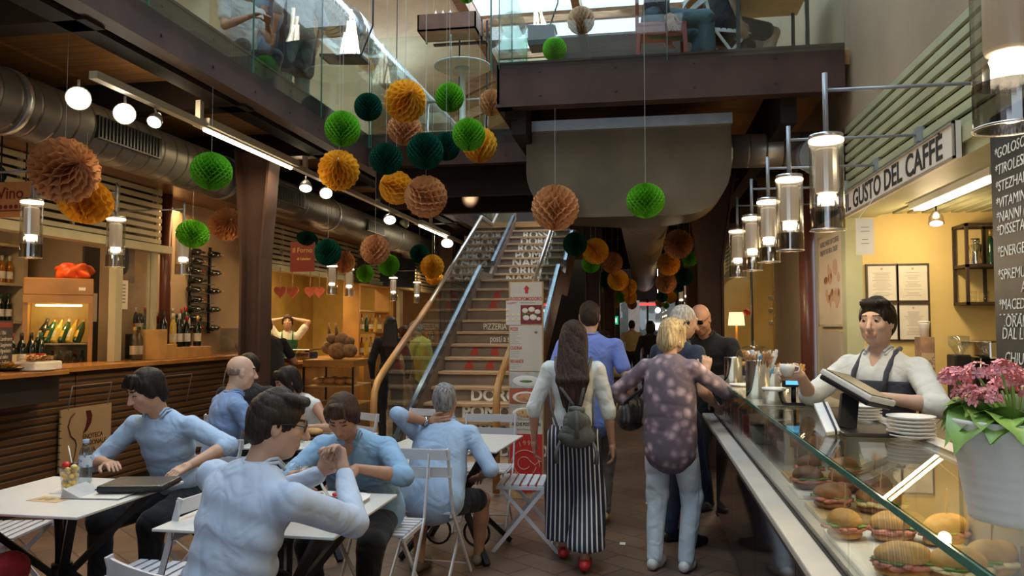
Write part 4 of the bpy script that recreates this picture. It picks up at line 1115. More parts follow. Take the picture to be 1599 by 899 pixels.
BALLS = [
 # left side
 (101, 266, 53, 't', 'b', 'big tan honeycomb ball close to us at the far left above the wine sign', 0.44, (1, -0.5, 0.15), 3.1, 0.92),
 (134, 314, 41, 'y', 'c', 'mustard ball half hidden below the big tan ball at the left', 0.38, (0.5, -0.3, 1), 3.1, 0.85),
 (-8, 272, 16, 'd', 'f', 'dark green ball only just showing at the left edge of the picture', 0.16, None, 3.1, 1),
 (330, 267, 32, 'g', 'f', 'bright lime green ball hanging alone under the left gallery lights', 0.30, None, 3.05, 0.92),
 (301, 365, 25, 'g', 'f', 'green ball just above the pendant by the wall bottle rack', 0.30, None, 3.0, 0.88),
 (354, 350, 27, 't', 'c', 'orange tan ball in front of the top of the brown steel column', 0.36, 'cam', 3.0, 1),
 (480, 373, 17, 'd', 'f', 'flattened dark green ball above the il Forno sign', 0.28, (0.3, 0, 1), 3.0, 0.7),
 (512, 394, 21, 'd', 'f', 'dark green ball just right of the il Forno sign', 0.30, None, 3.0, 1),
 (537, 409, 18, 't', 'c', 'tan ball tucked behind the dark green ball by the il Forno sign', 0.34, None, 3.0, 1),
 (586, 390, 24, 't', 'b', 'orange tan ball above two green balls left of the stairs', 0.34, (0.2, -.2, 1), 3.0, 1),
 (570, 427, 14, 'g', 'f', 'small green ball below left of the orange tan one', 0.27, None, 3.0, 1),
 (607, 414, 17, 'g', 'f', 'small green ball below right of the orange tan one', 0.28, None, 3.0, 1),
 (675, 416, 19, 'y', 'c', 'yellow ball beside the stair handrail', 0.34, None, 3.0, 1),
 (678, 433, 14, 'y', 'c', 'yellow ball hidden beneath another next to the stair handrail', 0.30, None, 3.0, 0.9),
 (655, 396, 15, 'd', 'f', 'very dark ball in shade behind the yellow one by the handrail', 0.28, None, 3.0, 1),
 # central cluster in the open well
 (575, 167, 22, 'd', 'f', 'dark green ball at the upper left of the central cluster', 0.28, None, 7.3, 1),
 (633, 158, 34, 'y', 'c', 'largest yellow ball, top of the central cluster, pinched centre towards us', 0.40, 'cam', 7.3, 1.05),
 (702, 152, 23, 'g', 'f', 'green ball at the top of the cluster, in front of the table stem', 0.30, None, 7.3, 1),
 (535, 201, 28, 'g', 'f', 'light green ball at the left end of the central cluster', 0.30, None, 7.3, 1),
 (632, 202, 28, 't', 'b', 'tan ball peeking out below the largest yellow ball', 0.38, None, 7.3, 0.9),
 (603, 248, 26, 'd', 'f', 'dark green ball with a pale slit, lower left of the cluster', 0.30, None, 3.3, 0.95),
 (664, 236, 29, 'd', 'f', 'dark green ball in the very middle of the central cluster', 0.32, None, 7.3, 1),
 (697, 229, 22, 'd', 'f', 'dark green ball partly behind the middle dark green one', 0.28, None, 7.3, 1),
 (732, 210, 26, 'g', 'f', 'green ball overlapping a yellow one at the right of the cluster', 0.28, None, 7.3, 1),
 (749, 226, 28, 'y', 'c', 'yellow ball behind the right-hand green ball of the cluster', 0.36, None, 7.3, 1),
 (768, 160, 21, 't', 'c', 'tan ball half hidden by the corner of the brown balcony', 0.36, None, 7.3, 1),
 (529, 266, 33, 'y', 'c', 'yellow ball at the lower left end of the central cluster', 0.38, 'cam', 3.3, 1),
 (619, 293, 27, 'y', 'c', 'yellow ball half behind the lowest tan ball', 0.36, (-1, -1, .3), 3.3, 1),
 (665, 307, 34, 't', 'b', 'tan ball hanging lowest in the central cluster', 0.38, (-.7, -.8, .5), 3.3, 1),
 (867, 324, 38, 't', 'b', 'tan ball with wide open cells hanging above the stair landing', 0.39, (0.05, 0.1, 1), 3.3, 0.95),
 (1008, 313, 30, 'g', 'f', 'light green ball in front of the sheet-metal air box', 0.29, None, 3.3, 0.92),
 # garland left of the middle duct
 (898, 381, 19, 'd', 'f', 'nearly black green ball leading the left garland along the duct', 0.30, None, 3.1, 1),
 (930, 392, 21, 'y', 'c', 'yellow ball nearest us in the left garland along the duct', 0.36, (-.6, -.6, .6), 3.1, 1),
 (923, 411, 15, 'g', 'f', 'green ball right under the nearest yellow ball of the garland', 0.26, None, 3.1, 1),
 (956, 410, 17, 't', 'b', 'tan ball second in the left garland along the duct', 0.34, None, 3.1, 1),
 (946, 436, 13, 'd', 'f', 'dark ball low in the left garland behind the steel post', 0.28, None, 3.1, 1),
 (965, 437, 17, 'y', 'c', 'yellow ball in the middle of the left garland', 0.36, (-.6, -.6, .6), 3.1, 1),
 (981, 448, 14, 'y', 'c', 'mustard ball right of the middle yellow one in the left garland', 0.36, None, 3.1, 1),
 (950, 452, 10, 'g', 'f', 'green ball low down in the left garland', 0.28, None, 3.1, 1),
 (968, 464, 9, 'g', 'f', 'green ball lowest in the left garland', 0.28, None, 3.1, 1),
 (984, 464, 11, 'y', 'c', 'small distant yellow ball in the left garland', 0.34, None, 3.1, 1),
 (987, 475, 8, 't', 'c', 'farthest tan ball of the left garland', 0.34, None, 3.1, 1),
 (963, 476, 5, 'y', 'c', 'tiny yellow ball next to the exit sign', 0.3, None, 3.1, 1),
 # garland right of the middle duct
 (1059, 381, 24, 't', 'c', 'large tan ball nearest us in the right garland by the column', 0.38, 'cam', 3.1, 1),
 (1044, 412, 19, 'y', 'c', 'yellow ball under the large tan one in the right garland', 0.36, 'cam', 3.1, 1),
 (1077, 403, 13, 'g', 'f', 'green ball behind the large tan one beside the column', 0.22, None, 3.1, 1),
 (1069, 432, 14, 'd', 'f', 'dark green ball in the right garland beside the column', 0.28, None, 3.1, 1),
 (1040, 441, 17, 't', 'c', 'tan ball third down in the right garland', 0.36, None, 3.1, 1),
 (1061, 446, 10, 'd', 'f', 'small dark green ball low in the right garland', 0.28, None, 3.1, 1),
 (1047, 464, 10, 'y', 'c', 'small yellow ball low in the right garland', 0.34, None, 3.1, 1),
 (1034, 463, 9, 'd', 'f', 'tiny dark green ball under the third tan one', 0.28, None, 3.1, 1),
 (1030, 473, 7, 't', 'c', 'farthest tan ball in the right garland', 0.34, None, 3.1, 1),
 (1040, 477, 5, 'g', 'f', 'tiny green ball lowest in the right garland', 0.28, None, 3.1, 1),
 # upper floor
 (866, 77, 19, 'g', 'f', 'light green ball seen through the balcony glass below the roof lights', 0.30, None, 7.3, 1),
 (907, 32, 22, 'w', 'c', 'pale tan ball against the roof lights above the balcony', 0.36, None, 7.3, 1),
 (925, 82, 15, 'y', 'c', 'yellow ball seen behind the balcony edge beside the red chair', 0.34, None, 7.3, 1),
 (766, 52, 20, 'w', 'b', 'pale tan ball behind the bar tray on the upper floor', 0.36, None, 7.3, 1.15),
 (728, -8, 13, 'g', 'f', 'green ball cut off by the top edge of the picture', 0.24, None, 7.3, 1),
]
for (px, py, r, col, kind, lab, D, aim, top, sq) in BALLS:
    paper_ball(px, py, r, col, kind, lab, D, aim, top, sq)

def hang_strings():
    """run each string up to whatever is really above the ball"""
    bpy.context.view_layer.update()
    dg = bpy.context.evaluated_depsgraph_get()
    for t, c, D, top in BALL_REC:
        o = Vector((c.x, c.y, c.z + D * 0.52)); z = top
        for _ in range(12):
            ok, loc, n, i, ob, m = SC.ray_cast(dg, o, Vector((0, 0, 1)))
            if not ok:
                break
            nm = root_of(ob).name
            if root_of(ob).get('kind') == 'structure' or 'duct' in nm or 'plenum' in nm or 'track' in nm:
                z = loc.z
                break
            o = loc + Vector((0, 0, 0.01))
        MB().tube([c + V(0, 0, D * 0.42), (c.x, c.y, z)], 0.0013, 4, caps=False).build('string', M_string, t)

# ---------------------------------------------------------------- bistro tables and folding chairs
M_top = mat('table_top_white', (0.66, 0.64, 0.60), 0.28, 0, 0.03, 3)
M_chair = mat('chair_white_paint', (0.60, 0.59, 0.62), 0.4, 0.1, 0.04, 5)
M_seatwood = mat('seat_slats', (0.42, 0.40, 0.36), 0.5, 0, 0.1, 5)
def make_table(label, w=0.76, d=0.76):
    t = thing('bistro_table', label, 'table', (0, 0, 0), group='white square bistro tables')
    MB().box(-w / 2, w / 2, -d / 2, d / 2, 0.738, 0.75).build('tabletop', M_top, t, bevel=0.003)
    b = MB().box(-w / 2 + 0.09, w / 2 - 0.09, -0.03, 0.03, 0.715, 0.737).box(-0.03, 0.03, -d / 2 + 0.09, d / 2 - 0.09, 0.715, 0.737)
    b.build('under_frame', M_black, t)
    k = 0.27
    for sx in (-1, 1):
        for sy in (-1, 1):
            MB().bar((sx * k, sy * k, 0.72), (sx * 0.025, sy * 0.025, 0.38), 0.036, 0.028).bar((sx * 0.025, sy * 0.025, 0.38), (sx * 0.30, sy * 0.30, 0.012), 0.04, 0.03).build('leg', M_black, t)
    MB().cyl((0, 0, 0.33), (0, 0, 0.43), 0.045, 0.045, 14).build('hub', M_black, t)
    for s in (-1, 1):
        MB().tube([(s * 0.14 + 0.09 * math.cos(a), 0, 0.13 + 0.09 * math.sin(a)) for a in np.linspace(0, 2 * PI, 18)], 0.009, 6).build('ring_brace', M_black, t)
        MB().box(s * 0.02 - 0.008, s * 0.02 + 0.008, -0.012, 0.012, 0.38, 0.72).build('post', M_black, t)
    return t
def make_chair(label, group=None):
    """folding chair, sitter faces +y, origin on the floor under the seat"""
    t = thing('folding_chair', label, 'chair', (0, 0, 0), group=group)
    W = 0.20
    for s in (-1, 1):
        # long leg: back rest upright running forward to the front foot
        MB().bar((s * W, -0.27, 0.84), (s * W, -0.17, 0.46), 0.010, 0.026, up=(0, 1, 0)).bar((s * W, -0.17, 0.46), (s * W, 0.21, 0.0), 0.010, 0.026, up=(0, 1, 0)).build('leg', M_chair, t)
        MB().bar((s * (W - 0.02), 0.17, 0.44), (s * (W - 0.02), -0.24, 0.0), 0.010, 0.024, up=(0, 1, 0)).build('leg', M_chair, t)
        MB().box(s * (W - 0.008) - 0.006, s * (W - 0.008) + 0.006, -0.18, 0.19, 0.425, 0.447).build('seat_rail', M_chair, t)
    for i in range(7):
        y = -0.17 + i * 0.055
        MB().box(-W + 0.01, W - 0.01, y - 0.02, y + 0.02, 0.447, 0.459).build('seat_slat', M_chair, t)
    for z, y in ((0.805, -0.266), (0.70, -0.238)):
        pts = []
        b = MB()
        for i in range(8):
            xa, xb = -W - 0.015 + i * (2 * W + 0.03) / 8, -W - 0.015 + (i + 1) * (2 * W + 0.03) / 8
            ca = -0.018 * (1 - (xa / W) ** 2); cb = -0.018 * (1 - (xb / W) ** 2)
            b.prism([(xa, y + ca - 0.005, z - 0.029), (xb, y + cb - 0.005, z - 0.029), (xb, y + cb - 0.005, z + 0.029), (xa, y + ca - 0.005, z + 0.029)], (0, 0.01, 0))
        b.build('back_slat', M_chair, t, fix=True)
    MB().tube([(-W, 0.15, 0.07), (W, 0.15, 0.07)], 0.006, 6).build('crossbar', M_chair, t)
    MB().tube([(-W + 0.02, -0.19, 0.055), (W - 0.02, -0.19, 0.055)], 0.006, 6).build('crossbar', M_chair, t)
    return t
tb = make_table('white table at the left with fruit cup, bottle and black case on it')
tb.location = (-2.72, 3.28, 0)
dup(tb, (-1.54, 3.17, 0), math.radians(0), 'white table where the woman in blue eats, behind the man seen from behind')
dup(tb, (-1.28, 5.24, 0), math.radians(-4), 'white table at the foot of the stairs in front of the grey-haired man')
dup(tb, (-2.30, 5.12, 0), math.radians(6), 'white table with clear bottle and black tray beside the woman in sleeveless white')
CG = 'white folding bistro chairs'
ch = make_chair('white folding chair under the seated grey-haired man near the stairs', CG)
ch.location = (-1.30, 4.62, 0); ch.rotation_euler = (0, 0, math.radians(-4))
CH = [((-0.83, 5.46), 92, 'empty white folding chair standing sideways in front of the menu board'),
      ((-1.22, 5.86), 180, 'white folding chair across the table from the grey-haired man, back rest only'),
      ((-1.85, 6.15), 168, 'white folding chair left of the grey-haired man, next to the stair rail'),
      ((-2.15, 3.12), 90, 'empty white chair between the left table and the man seen from behind'),
      ((-1.34, 2.33), -24, 'white folding chair under the man seen from behind, only its top rail showing'),
      ((-3.42, 3.66), -78, 'white folding chair at the left edge of the picture behind the table'),
      ((-2.72, 4.26), 172, 'white folding chair under the dark-haired man at the left table'),
      ((-1.43, 4.08), 180, 'white folding chair under the woman in the blue blouse'),
      ((-2.96, 4.97), -42, 'white folding chair under the bald man in blue'),
      ((-2.90, 2.58), 4, 'white folding chair on the near side of the left table, seen low at the left'),
      ((-2.42, 5.82), 152, 'white folding chair under the woman in sleeveless white')]
for (x, y), rz, lab in CH:
    dup(ch, (x, y, 0), math.radians(rz), lab)

# ---------------------------------------------------------------- things on the tables
def label_band(b, r, z0, z1, seg=20, c=(0, 0, 0), a0=0, a1=2 * PI):
    n = 14
    vs, fs = [], []
    for i in range(n + 1):
        a = a0 + (a1 - a0) * i / n
        for z in (z0, z1):
            vs.append((c[0] + r * math.cos(a), c[1] + r * math.sin(a), c[2] + z))
    for i in range(n):
        fs.append((2 * i, 2 * i + 2, 2 * i + 3, 2 * i + 1))
    b.add(vs, fs, 0, True)
    return b
M_pet = glassy('clear_plastic', (0.86, 0.90, 0.93), 0.12, 0.7, 0.05)
def water_bottle(p, label, capc, labc):
    t = thing('water_bottle', label, 'bottle', p)
    MB().lathe([(0.0, 0.0), (0.028, 0.002), (0.032, 0.012), (0.030, 0.03), (0.032, 0.05), (0.030, 0.07), (0.032, 0.09), (0.031, 0.14), (0.030, 0.155), (0.022, 0.18), (0.013, 0.195), (0.012, 0.205)], p, 20).build('plastic_bottle', M_pet, t)
    MB().lathe([(0.0145, 0.203), (0.015, 0.205), (0.015, 0.222), (0.0, 0.223)], p, 16).build('cap', capc, t)
    label_band(MB(), 0.0325, 0.085, 0.145, c=p).build('label_band', labc, t)
    MB().lathe([(0.0, 0.004), (0.028, 0.006), (0.028, 0.10), (0.0, 0.10)], p, 16).build('water', glassy('water', (0.85, 0.92, 0.95), 0.04, 0.3), t)
    return t
M_lblue = spotty('blue_label', (0.55, 0.62, 0.72), (0.1, 0.25, 0.5), (0.1, 0.4, 0.25), 45)
water_bottle(V(-2.80, 3.52, 0.75), 'plastic water bottle with pale blue cap beside the fruit cup', mat('blue_cap', (0.30, 0.42, 0.62), 0.4), M_lblue)
water_bottle(V(-2.33, 5.0, 0.75), 'clear bottle with pale green label next to the woman in sleeveless white', mat('white_cap', (0.6, 0.62, 0.62), 0.4), mat('mint_label', (0.45, 0.60, 0.50), 0.5, 0, 0.2, 30))
p = V(-2.755, 3.36, 0.755)
t = thing('fruit_cup', 'clear cup of cut fruit with a red strawberry on the left table', 'fruit cup', p)
MB().lathe([(0.034, 0.0), (0.046, 0.105), (0.048, 0.108)], p, 24).build('plastic_cup', M_pet, t)
b = MB(); r = random.Random(4)
M_fruit = spotty('cut_fruit', (0.85, 0.55, 0.10), (0.80, 0.35, 0.06), (0.85, 0.72, 0.30), 40, 0.35)
for i in range(60):
    z = 0.012 + 0.09 * i / 60; rr = 0.034 + 0.012 * z / 0.1
    a = r.uniform(0, 2 * PI); q = rr * math.sqrt(r.random()) * 0.8
    b.ball(p + V(q * math.cos(a), q * math.sin(a), z), (0.014, 0.013, 0.012), 8, 6)
b.build('fruit_pieces', M_fruit, t)
MB().ball(p + V(-0.015, -0.01, 0.118), (0.020, 0.018, 0.017), 12, 8).build('strawberry', mat('strawberry', (0.55, 0.02, 0.02), 0.35, 0, 0.2, 40), t)
MB().ball(p + V(0.012, 0.012, 0.118), (0.018, 0.016, 0.012), 10, 8).build('dark_berry', mat('dark_berry', (0.02, 0.012, 0.02), 0.4), t)
MB().ball(p + V(0.03, -0.012, 0.112), (0.016, 0.014, 0.012), 10, 8).build('melon_piece', mat('melon', (0.85, 0.62, 0.2), 0.4), t)
tag(MB().tube([p + V(0.01, 0.03, 0.02), p + V(-0.055, 0.05, 0.20)], 0.003, 8).build('drinking_straw', mat('straw', (0.72, 0.66, 0.58), 0.5)), 'pale drinking straw leaning out of the fruit cup', 'straw')
tag(MB().box(-0.07, 0.07, -0.06, 0.06, 0, 0.003).build('napkin', M_white, W=False), 'white paper napkin under the fruit cup', 'napkin')
bpy.data.objects['napkin'].location = (-2.755, 3.36, 0.7505); bpy.data.objects['napkin'].rotation_euler = (0, 0, 0.4)
o = tag(MB().box(-0.085, 0.085, -0.05, 0.05, 0, 0.001).build('printed_card', mat('tan_card', (0.50, 0.34, 0.18), 0.6, 0, 0.15, 20), W=False), 'tan printed card lying flat on the left table', 'card')
o.location = (-2.70, 3.17, 0.7505); o.rotation_euler = (0, 0, -0.1)
b = MB().disc((0, 0, 0.001), 0.022, (0, 0, 1), 0.0006, 14).box(-0.05, -0.03, -0.02, 0.02, 0.001, 0.0016)
k = b.build('print', mat('brown_ink', (0.25, 0.15, 0.07), 0.6), o, W=False)
# black leather case on an open paper folder
t = thing('black_case', 'flat black zipped case lying on the left table', 'case', (-2.42, 3.42, 0.762), math.radians(12))
MB().box(-0.155, 0.155, -0.12, 0.12, 0.0, 0.034).build('case_body', mat('black_leather', (0.012, 0.012, 0.014), 0.42, 0, 0.2, 20, bump=0.15, bs=120), t, bevel=0.012, W=False)
MB().box(-0.157, 0.157, -0.122, 0.122, 0.014, 0.019).build('zipper', mat('zip_black', (0.03, 0.03, 0.03), 0.25, 0.5), t, W=False)
t = thing('paper_folder', 'open paper folder lying under the black case', 'folder', (-2.55, 3.30, 0.7505), math.radians(5))
MB().box(-0.12, 0.16, -0.1, 0.1, 0.0, 0.006).build('paper_stack', M_paper, t, W=False)
MB().box(-0.125, 0.165, -0.105, 0.105, -0.0003, 0.0015).build('cover', M_black, t, W=False)
MB().prism([(-0.12, -0.1, 0.006), (-0.03, -0.1, 0.006), (-0.11, -0.1, 0.045)], (0, 0.17, 0)).build('raised_page', mat('grey_page', (0.45, 0.44, 0.43), 0.7), t, W=False, fix=True)

# middle table: plates, glasses
def dinner_plate(p, label, sz=0.13, square=True):
    t = thing('dinner_plate', label, 'plate', p)
    b = MB()
    n = 32
    prof = [(0.0, 0.004), (0.55, 0.004), (0.72, 0.007), (1.0, 0.018), (0.99, 0.021), (0.7, 0.011), (0.5, 0.009), (0.0, 0.009)]
    vs, fs = [], []
    for rr, z in prof:
        for k in range(n):
            a = 2 * PI * k / n + PI / n
            c, s = math.cos(a), math.sin(a)
            e = 4 if square else 2
            q = 1 / (abs(c) ** e + abs(s) ** e) ** (1 / e)
            vs.append((p[0] + rr * sz * q * c * 1.25, p[1] + rr * sz * q * s, p[2] + z))
    for i in range(len(prof) - 1):
        for k in range(n):
            k2 = (k + 1) % n
            fs.append((i * n + k, i * n + k2, (i + 1) * n + k2, (i + 1) * n + k))
    b.add(vs, fs, 0, True)
    b.build('dish', M_white, t)
    return t
p = V(-1.40, 3.34, 0.75)
dinner_plate(p, 'white square plate of food in front of the woman eating')
t = thing('plate_food', 'dark steak and red salad on the white square plate', 'food', p + V(0, 0, 0.012))
MB().ball(p + V(0.02, 0, 0.018), (0.05, 0.035, 0.010), 12, 8).build('steak', mat('steak', (0.05, 0.018, 0.015), 0.4, 0, 0.4, 40), t)
b = MB()
for i in range(9):
    b.ball(p + V(r.uniform(-0.09, -0.02), r.uniform(-0.05, 0.05), 0.022), (0.018, 0.014, 0.01), 8, 6)
b.build('salad', spotty('red_salad', (0.25, 0.03, 0.03), (0.1, 0.12, 0.03), (0.4, 0.25, 0.1), 60), t)
MB().ball(p + V(0.06, 0.01, 0.034), (0.028, 0.016, 0.011), 12, 8).build('red_pepper', mat('red_pepper', (0.45, 0.01, 0.015), 0.3), t)
t = thing('table_knife', 'bright table knife lying across the white plate', 'cutlery', p + V(-0.02, 0, 0.03))
MB().bar(p + V(-0.07, 0.06, 0.052), p + V(0.0, -0.035, 0.034), 0.014, 0.0025).build('blade', M_alu, t)
MB().bar(p + V(-0.07, 0.06, 0.052), p + V(-0.12, 0.12, 0.085), 0.011, 0.005).build('handle', M_alu, t)
def wine_glass(p, label, fill=0.025):
    t = thing('wine_glass', label, 'glass', p)
    MB().lathe([(0.0, 0.002), (0.032, 0.002), (0.033, 0.004), (0.006, 0.008), (0.004, 0.02), (0.004, 0.075), (0.012, 0.085), (0.030, 0.10), (0.038, 0.125), (0.036, 0.16), (0.031, 0.19)], p, 24).build('glass_bowl', M_glass_w, t)
    if fill:
        MB().lathe([(0.0, 0.09), (0.012, 0.088), (0.029, 0.101), (0.034, 0.09 + fill), (0.0, 0.09 + fill)], p, 20).build('red_wine', mat('red_wine', (0.12, 0.003, 0.008), 0.1), t)
    return t
wine_glass(V(-1.46, 3.17, 0.75), 'wine glass with a little red wine beside the white plate', 0.022)
wine_glass(V(-1.55, 3.24, 0.75), 'nearly empty wine glass left of the one with red wine', 0.008)
wine_glass(V(-1.66, 3.22, 0.75), 'farthest wine glass, half hidden by the shoulder of the man in front', 0.01)
p = V(-1.33, 3.02, 0.75)
tag(MB().lathe([(0.0, 0.001), (0.02, 0.001), (0.026, 0.022), (0.022, 0.022), (0.016, 0.008), (0, 0.006)], p, 16).build('sauce_pot', mat('red_plastic', (0.55, 0.02, 0.03), 0.35)), 'small red sauce pot near the elbow of the man in front', 'pot')
# rear tables
p = V(-2.25, 5.2, 0.75)
t = thing('serving_tray', 'black tray with bread roll on the table of the woman in white', 'tray', p)
MB().box(p.x - 0.2, p.x + 0.2, p.y - 0.12, p.y + 0.12, p.z, p.z + 0.018).build('tray_base', M_black, t, bevel=0.004)
tag(MB().ball(p + V(-0.07, 0, 0.045), (0.07, 0.045, 0.028)).build('bread_roll', M_crust), 'brown bread roll on the black tray', 'bread')
p = V(-1.30, 5.3, 0.7505)
tag(MB().box(p.x - 0.07, p.x + 0.05, p.y - 0.05, p.y + 0.05, p.z, p.z + 0.001).build('paper_slip', mat('grey_print', (0.40, 0.38, 0.35), 0.7, 0, 0.3, 60)), 'small printed slip on the table at the foot of the stairs', 'paper')
# litter on the floor
for i, (px, py) in enumerate(((972, 833), (1012, 768))):
    Y = 5.6 if i == 0 else 6.9
    q = pt(px, py, Y)
    tag(MB().box(q.x - 0.02, q.x + 0.02, q.y - 0.03, q.y + 0.03, 0.001, 0.003).build('paper_scrap', M_white), ['small paper scrap on the floor right of the striped trousers', 'tiny paper scrap farther along the floor between the walkers'][i], 'paper')

# ---------------------------------------------------------------- coffee counter with glass display case
M_counter = mat('counter_front_brown', (0.035, 0.026, 0.022), 0.35, 0, 0.15, 3)
M_marble = mat('pale_counter_top', (0.60, 0.55, 0.48), 0.25, 0, 0.06, 3)
M_shelfin = mat('case_inside', (0.62, 0.56, 0.42), 0.35, 0, 0.05, 3)
t = thing('display_counter', 'long coffee bar counter with glass display case full of sandwiches', 'counter', (0.75, 3.9, 0))
Y0, Y1 = 0.9, 6.2
MB().box(0.56, 1.0, Y0, Y1, 0.10, 0.84).build('counter_body', M_counter, t)
for i in range(5):
    MB().box(0.545, 0.56, Y0 + i * 1.06 + 0.005, Y0 + (i + 1) * 1.06 - 0.005, 0.12, 0.84).build('front_panel', mat('glossy_brown_panel', (0.035, 0.027, 0.024), 0.06, 0, 0.1, 3, spec=1.0), t)
MB().box(0.60, 1.0, Y0, Y1, 0.0, 0.10).build('plinth', M_black, t)
MB().box(0.445, 0.53, Y0, Y1, 0.84, 0.87).build('front_ledge', M_marble, t, bevel=0.006)
MB().box(0.47, 0.56, Y0, Y1, 0.79, 0.84).build('ledge_support', M_counter, t)
MB().box(0.53, 0.545, Y0, Y1, 0.85, 0.875).build('glass_groove', M_black, t)
MB().box(0.545, 1.0, Y0, Y1, 0.84, 0.885).build('case_floor', M_marble, t)
MB().box(0.95, 0.97, Y0, Y1, 0.885, 1.14).build('case_back', M_shelfin, t)
for i in range(4):
    a = Y0 + i * 1.325; b_ = a + 1.325 - 0.008
    MB().box(0.534, 0.542, a, b_, 0.875, 1.152).build('front_glass', M_glass_w, t)
gt = MB().box(0.525, 0.93, Y0, 3.9, 1.153, 1.163).build('top_glass', M_glass_w, t)
MB().box(0.521, 0.526, Y0, Y1, 1.150, 1.166).build('glass_edge', M_glass_e, t)
MB().box(0.526, 0.535, Y0, Y1, 1.151, 1.163).build('glass_edge', glassy('green_edge_glass', (0.15, 0.38, 0.30), 0.25, 0.8), t)
MB().box(0.535, 1.0, 3.9, Y1, 1.145, 1.163).build('bar_top', mat('bar_top_metal', (0.42, 0.38, 0.30), 0.18, 0.4, 0.08, 6), t)
MB().box(0.93, 1.0, Y0, 3.9, 1.13, 1.163).build('rear_top', M_marble, t)
MB().box(0.66, 0.70, 3.86, 3.9, 0.885, 1.145).build('divider_panel', M_shelfin, t)
MB().box(0.70, 0.93, 2.9, 2.915, 0.885, 1.10).build('divider_panel', M_glass_w, t)
for z in (0.985,):
    MB().box(0.60, 0.93, 3.95, Y1, z, z + 0.008).build('glass_shelf', M_glass_w, t)
# case lighting
lamp('display_case_light', 'AREA', (0.90, 2.5, 1.13), 7, (1.0, 0.78, 0.42), 0.03, 2.6, aim=(0.70, 2.5, 0.9))
lamp('display_case_light', 'AREA', (0.90, 4.9, 1.13), 4, (1.0, 0.78, 0.42), 0.03, 2.0, aim=(0.70, 4.9, 0.9))
MB().box(0.915, 0.93, 1.0, 3.85, 1.135, 1.145).build('case_lamp', M_white, t)

# sandwiches
M_bun = mat('golden_bun', (0.62, 0.34, 0.09), 0.55, 0, 0.25, 14, bump=0.4, bs=45)
M_bun2 = mat('brown_bun', (0.36, 0.16, 0.05), 0.5, 0, 0.25, 14, bump=0.3, bs=45)
M_ham = mat('cured_ham', (0.60, 0.22, 0.15), 0.45, 0, 0.35, 30, bump=0.4, bs=60)
M_lettuce = mat('lettuce', (0.12, 0.26, 0.04), 0.5, 0, 0.5, 40, bump=0.4, bs=50)
M_cheese = mat('cheese', (0.75, 0.60, 0.30), 0.5, 0, 0.1, 10)
M_pick = mat('wooden_pick', (0.55, 0.36, 0.15), 0.6)
def blob(c, r, seed, amp=0.12, freq=14, flat=None, seg=36, rings=24, rz=0):
    b = MB().ball((0, 0, 0), 1, seg, rings)
    out = []
    for v in b.v:
        v = Vector(v)
        q = Vector((v.x * r[0], v.y * r[1], v.z * r[2]))
        n = mnoise.noise(q * freq + V(seed, seed * 2.1, 0))
        q *= 1 + amp * n
        if flat is not None and q.z < flat * r[2]:
            q.z = flat * r[2] + (q.z - flat * r[2]) * 0.15
        q = Matrix.Rotation(rz, 3, 'Z') @ q
        out.append(tuple(Vector(c) + q))
    b.v = out
    return b
def sandwich(p, label, sx=0.07, sy=0.055, bun=None, seed=0, rz=0, pick=True, mid='ham'):
    bun = bun or M_bun
    t = thing('sandwich', label, 'sandwich', p, group='filled sandwiches in the display case')
    blob(p + V(0, 0, 0.014), (sx, sy, 0.018), seed + 3, 0.1, 20, -0.7, rz=rz).build('bun_base', bun, t)
    b = MB(); r = random.Random(seed)
    for i in range(16):
        a = 2 * PI * i / 16
        q = Matrix.Rotation(rz, 3, 'Z') @ V(sx * 0.86 * math.cos(a), sy * 0.86 * math.sin(a), 0)
        bb = blob(p + q + V(0, 0, 0.032 + r.uniform(-.003, .003)), (0.022, 0.020, 0.006 + r.uniform(0, .004)), seed + i, 0.4, 50, None, 8, 6)
        b.add(bb.v, bb.f, 0, True)
    bb = blob(p + V(0, 0, 0.032), (sx * 0.95, sy * 0.95, 0.008), seed, 0.1, 20, None, 16, 8, rz=rz); b.add(bb.v, bb.f, 0, True)
    b.build('ham_filling' if mid == 'ham' else 'filling', M_ham if mid == 'ham' else M_cheese, t)
    b = MB()
    for i in range(9):
        a = r.uniform(0, 2 * PI)
        q = Matrix.Rotation(rz, 3, 'Z') @ V(sx * 0.9 * math.cos(a), sy * 0.9 * math.sin(a), 0)
        bb = blob(p + q + V(0, 0, 0.041), (0.018, 0.016, 0.004), seed + i * 3, 0.6, 60, None, 8, 6); b.add(bb.v, bb.f, 0, True)
    b.build('lettuce', M_lettuce, t)
    blob(p + V(0, 0, 0.050), (sx * 1.02, sy * 1.02, 0.036), seed + 7, 0.10, 16, -0.25, 72, 44, rz=rz).build('bun_top', bun, t)
    if pick:
        k = MB().bar(p + V(0, 0, 0.05), p + V(0.004, 0, 0.155), 0.0035, 0.0035)
        k.bar(p + V(0.004, 0, 0.118), p + V(0.005, 0, 0.16), 0.011, 0.003)
        k.build('wooden_pick', M_pick, t)
    return t
z = 0.905
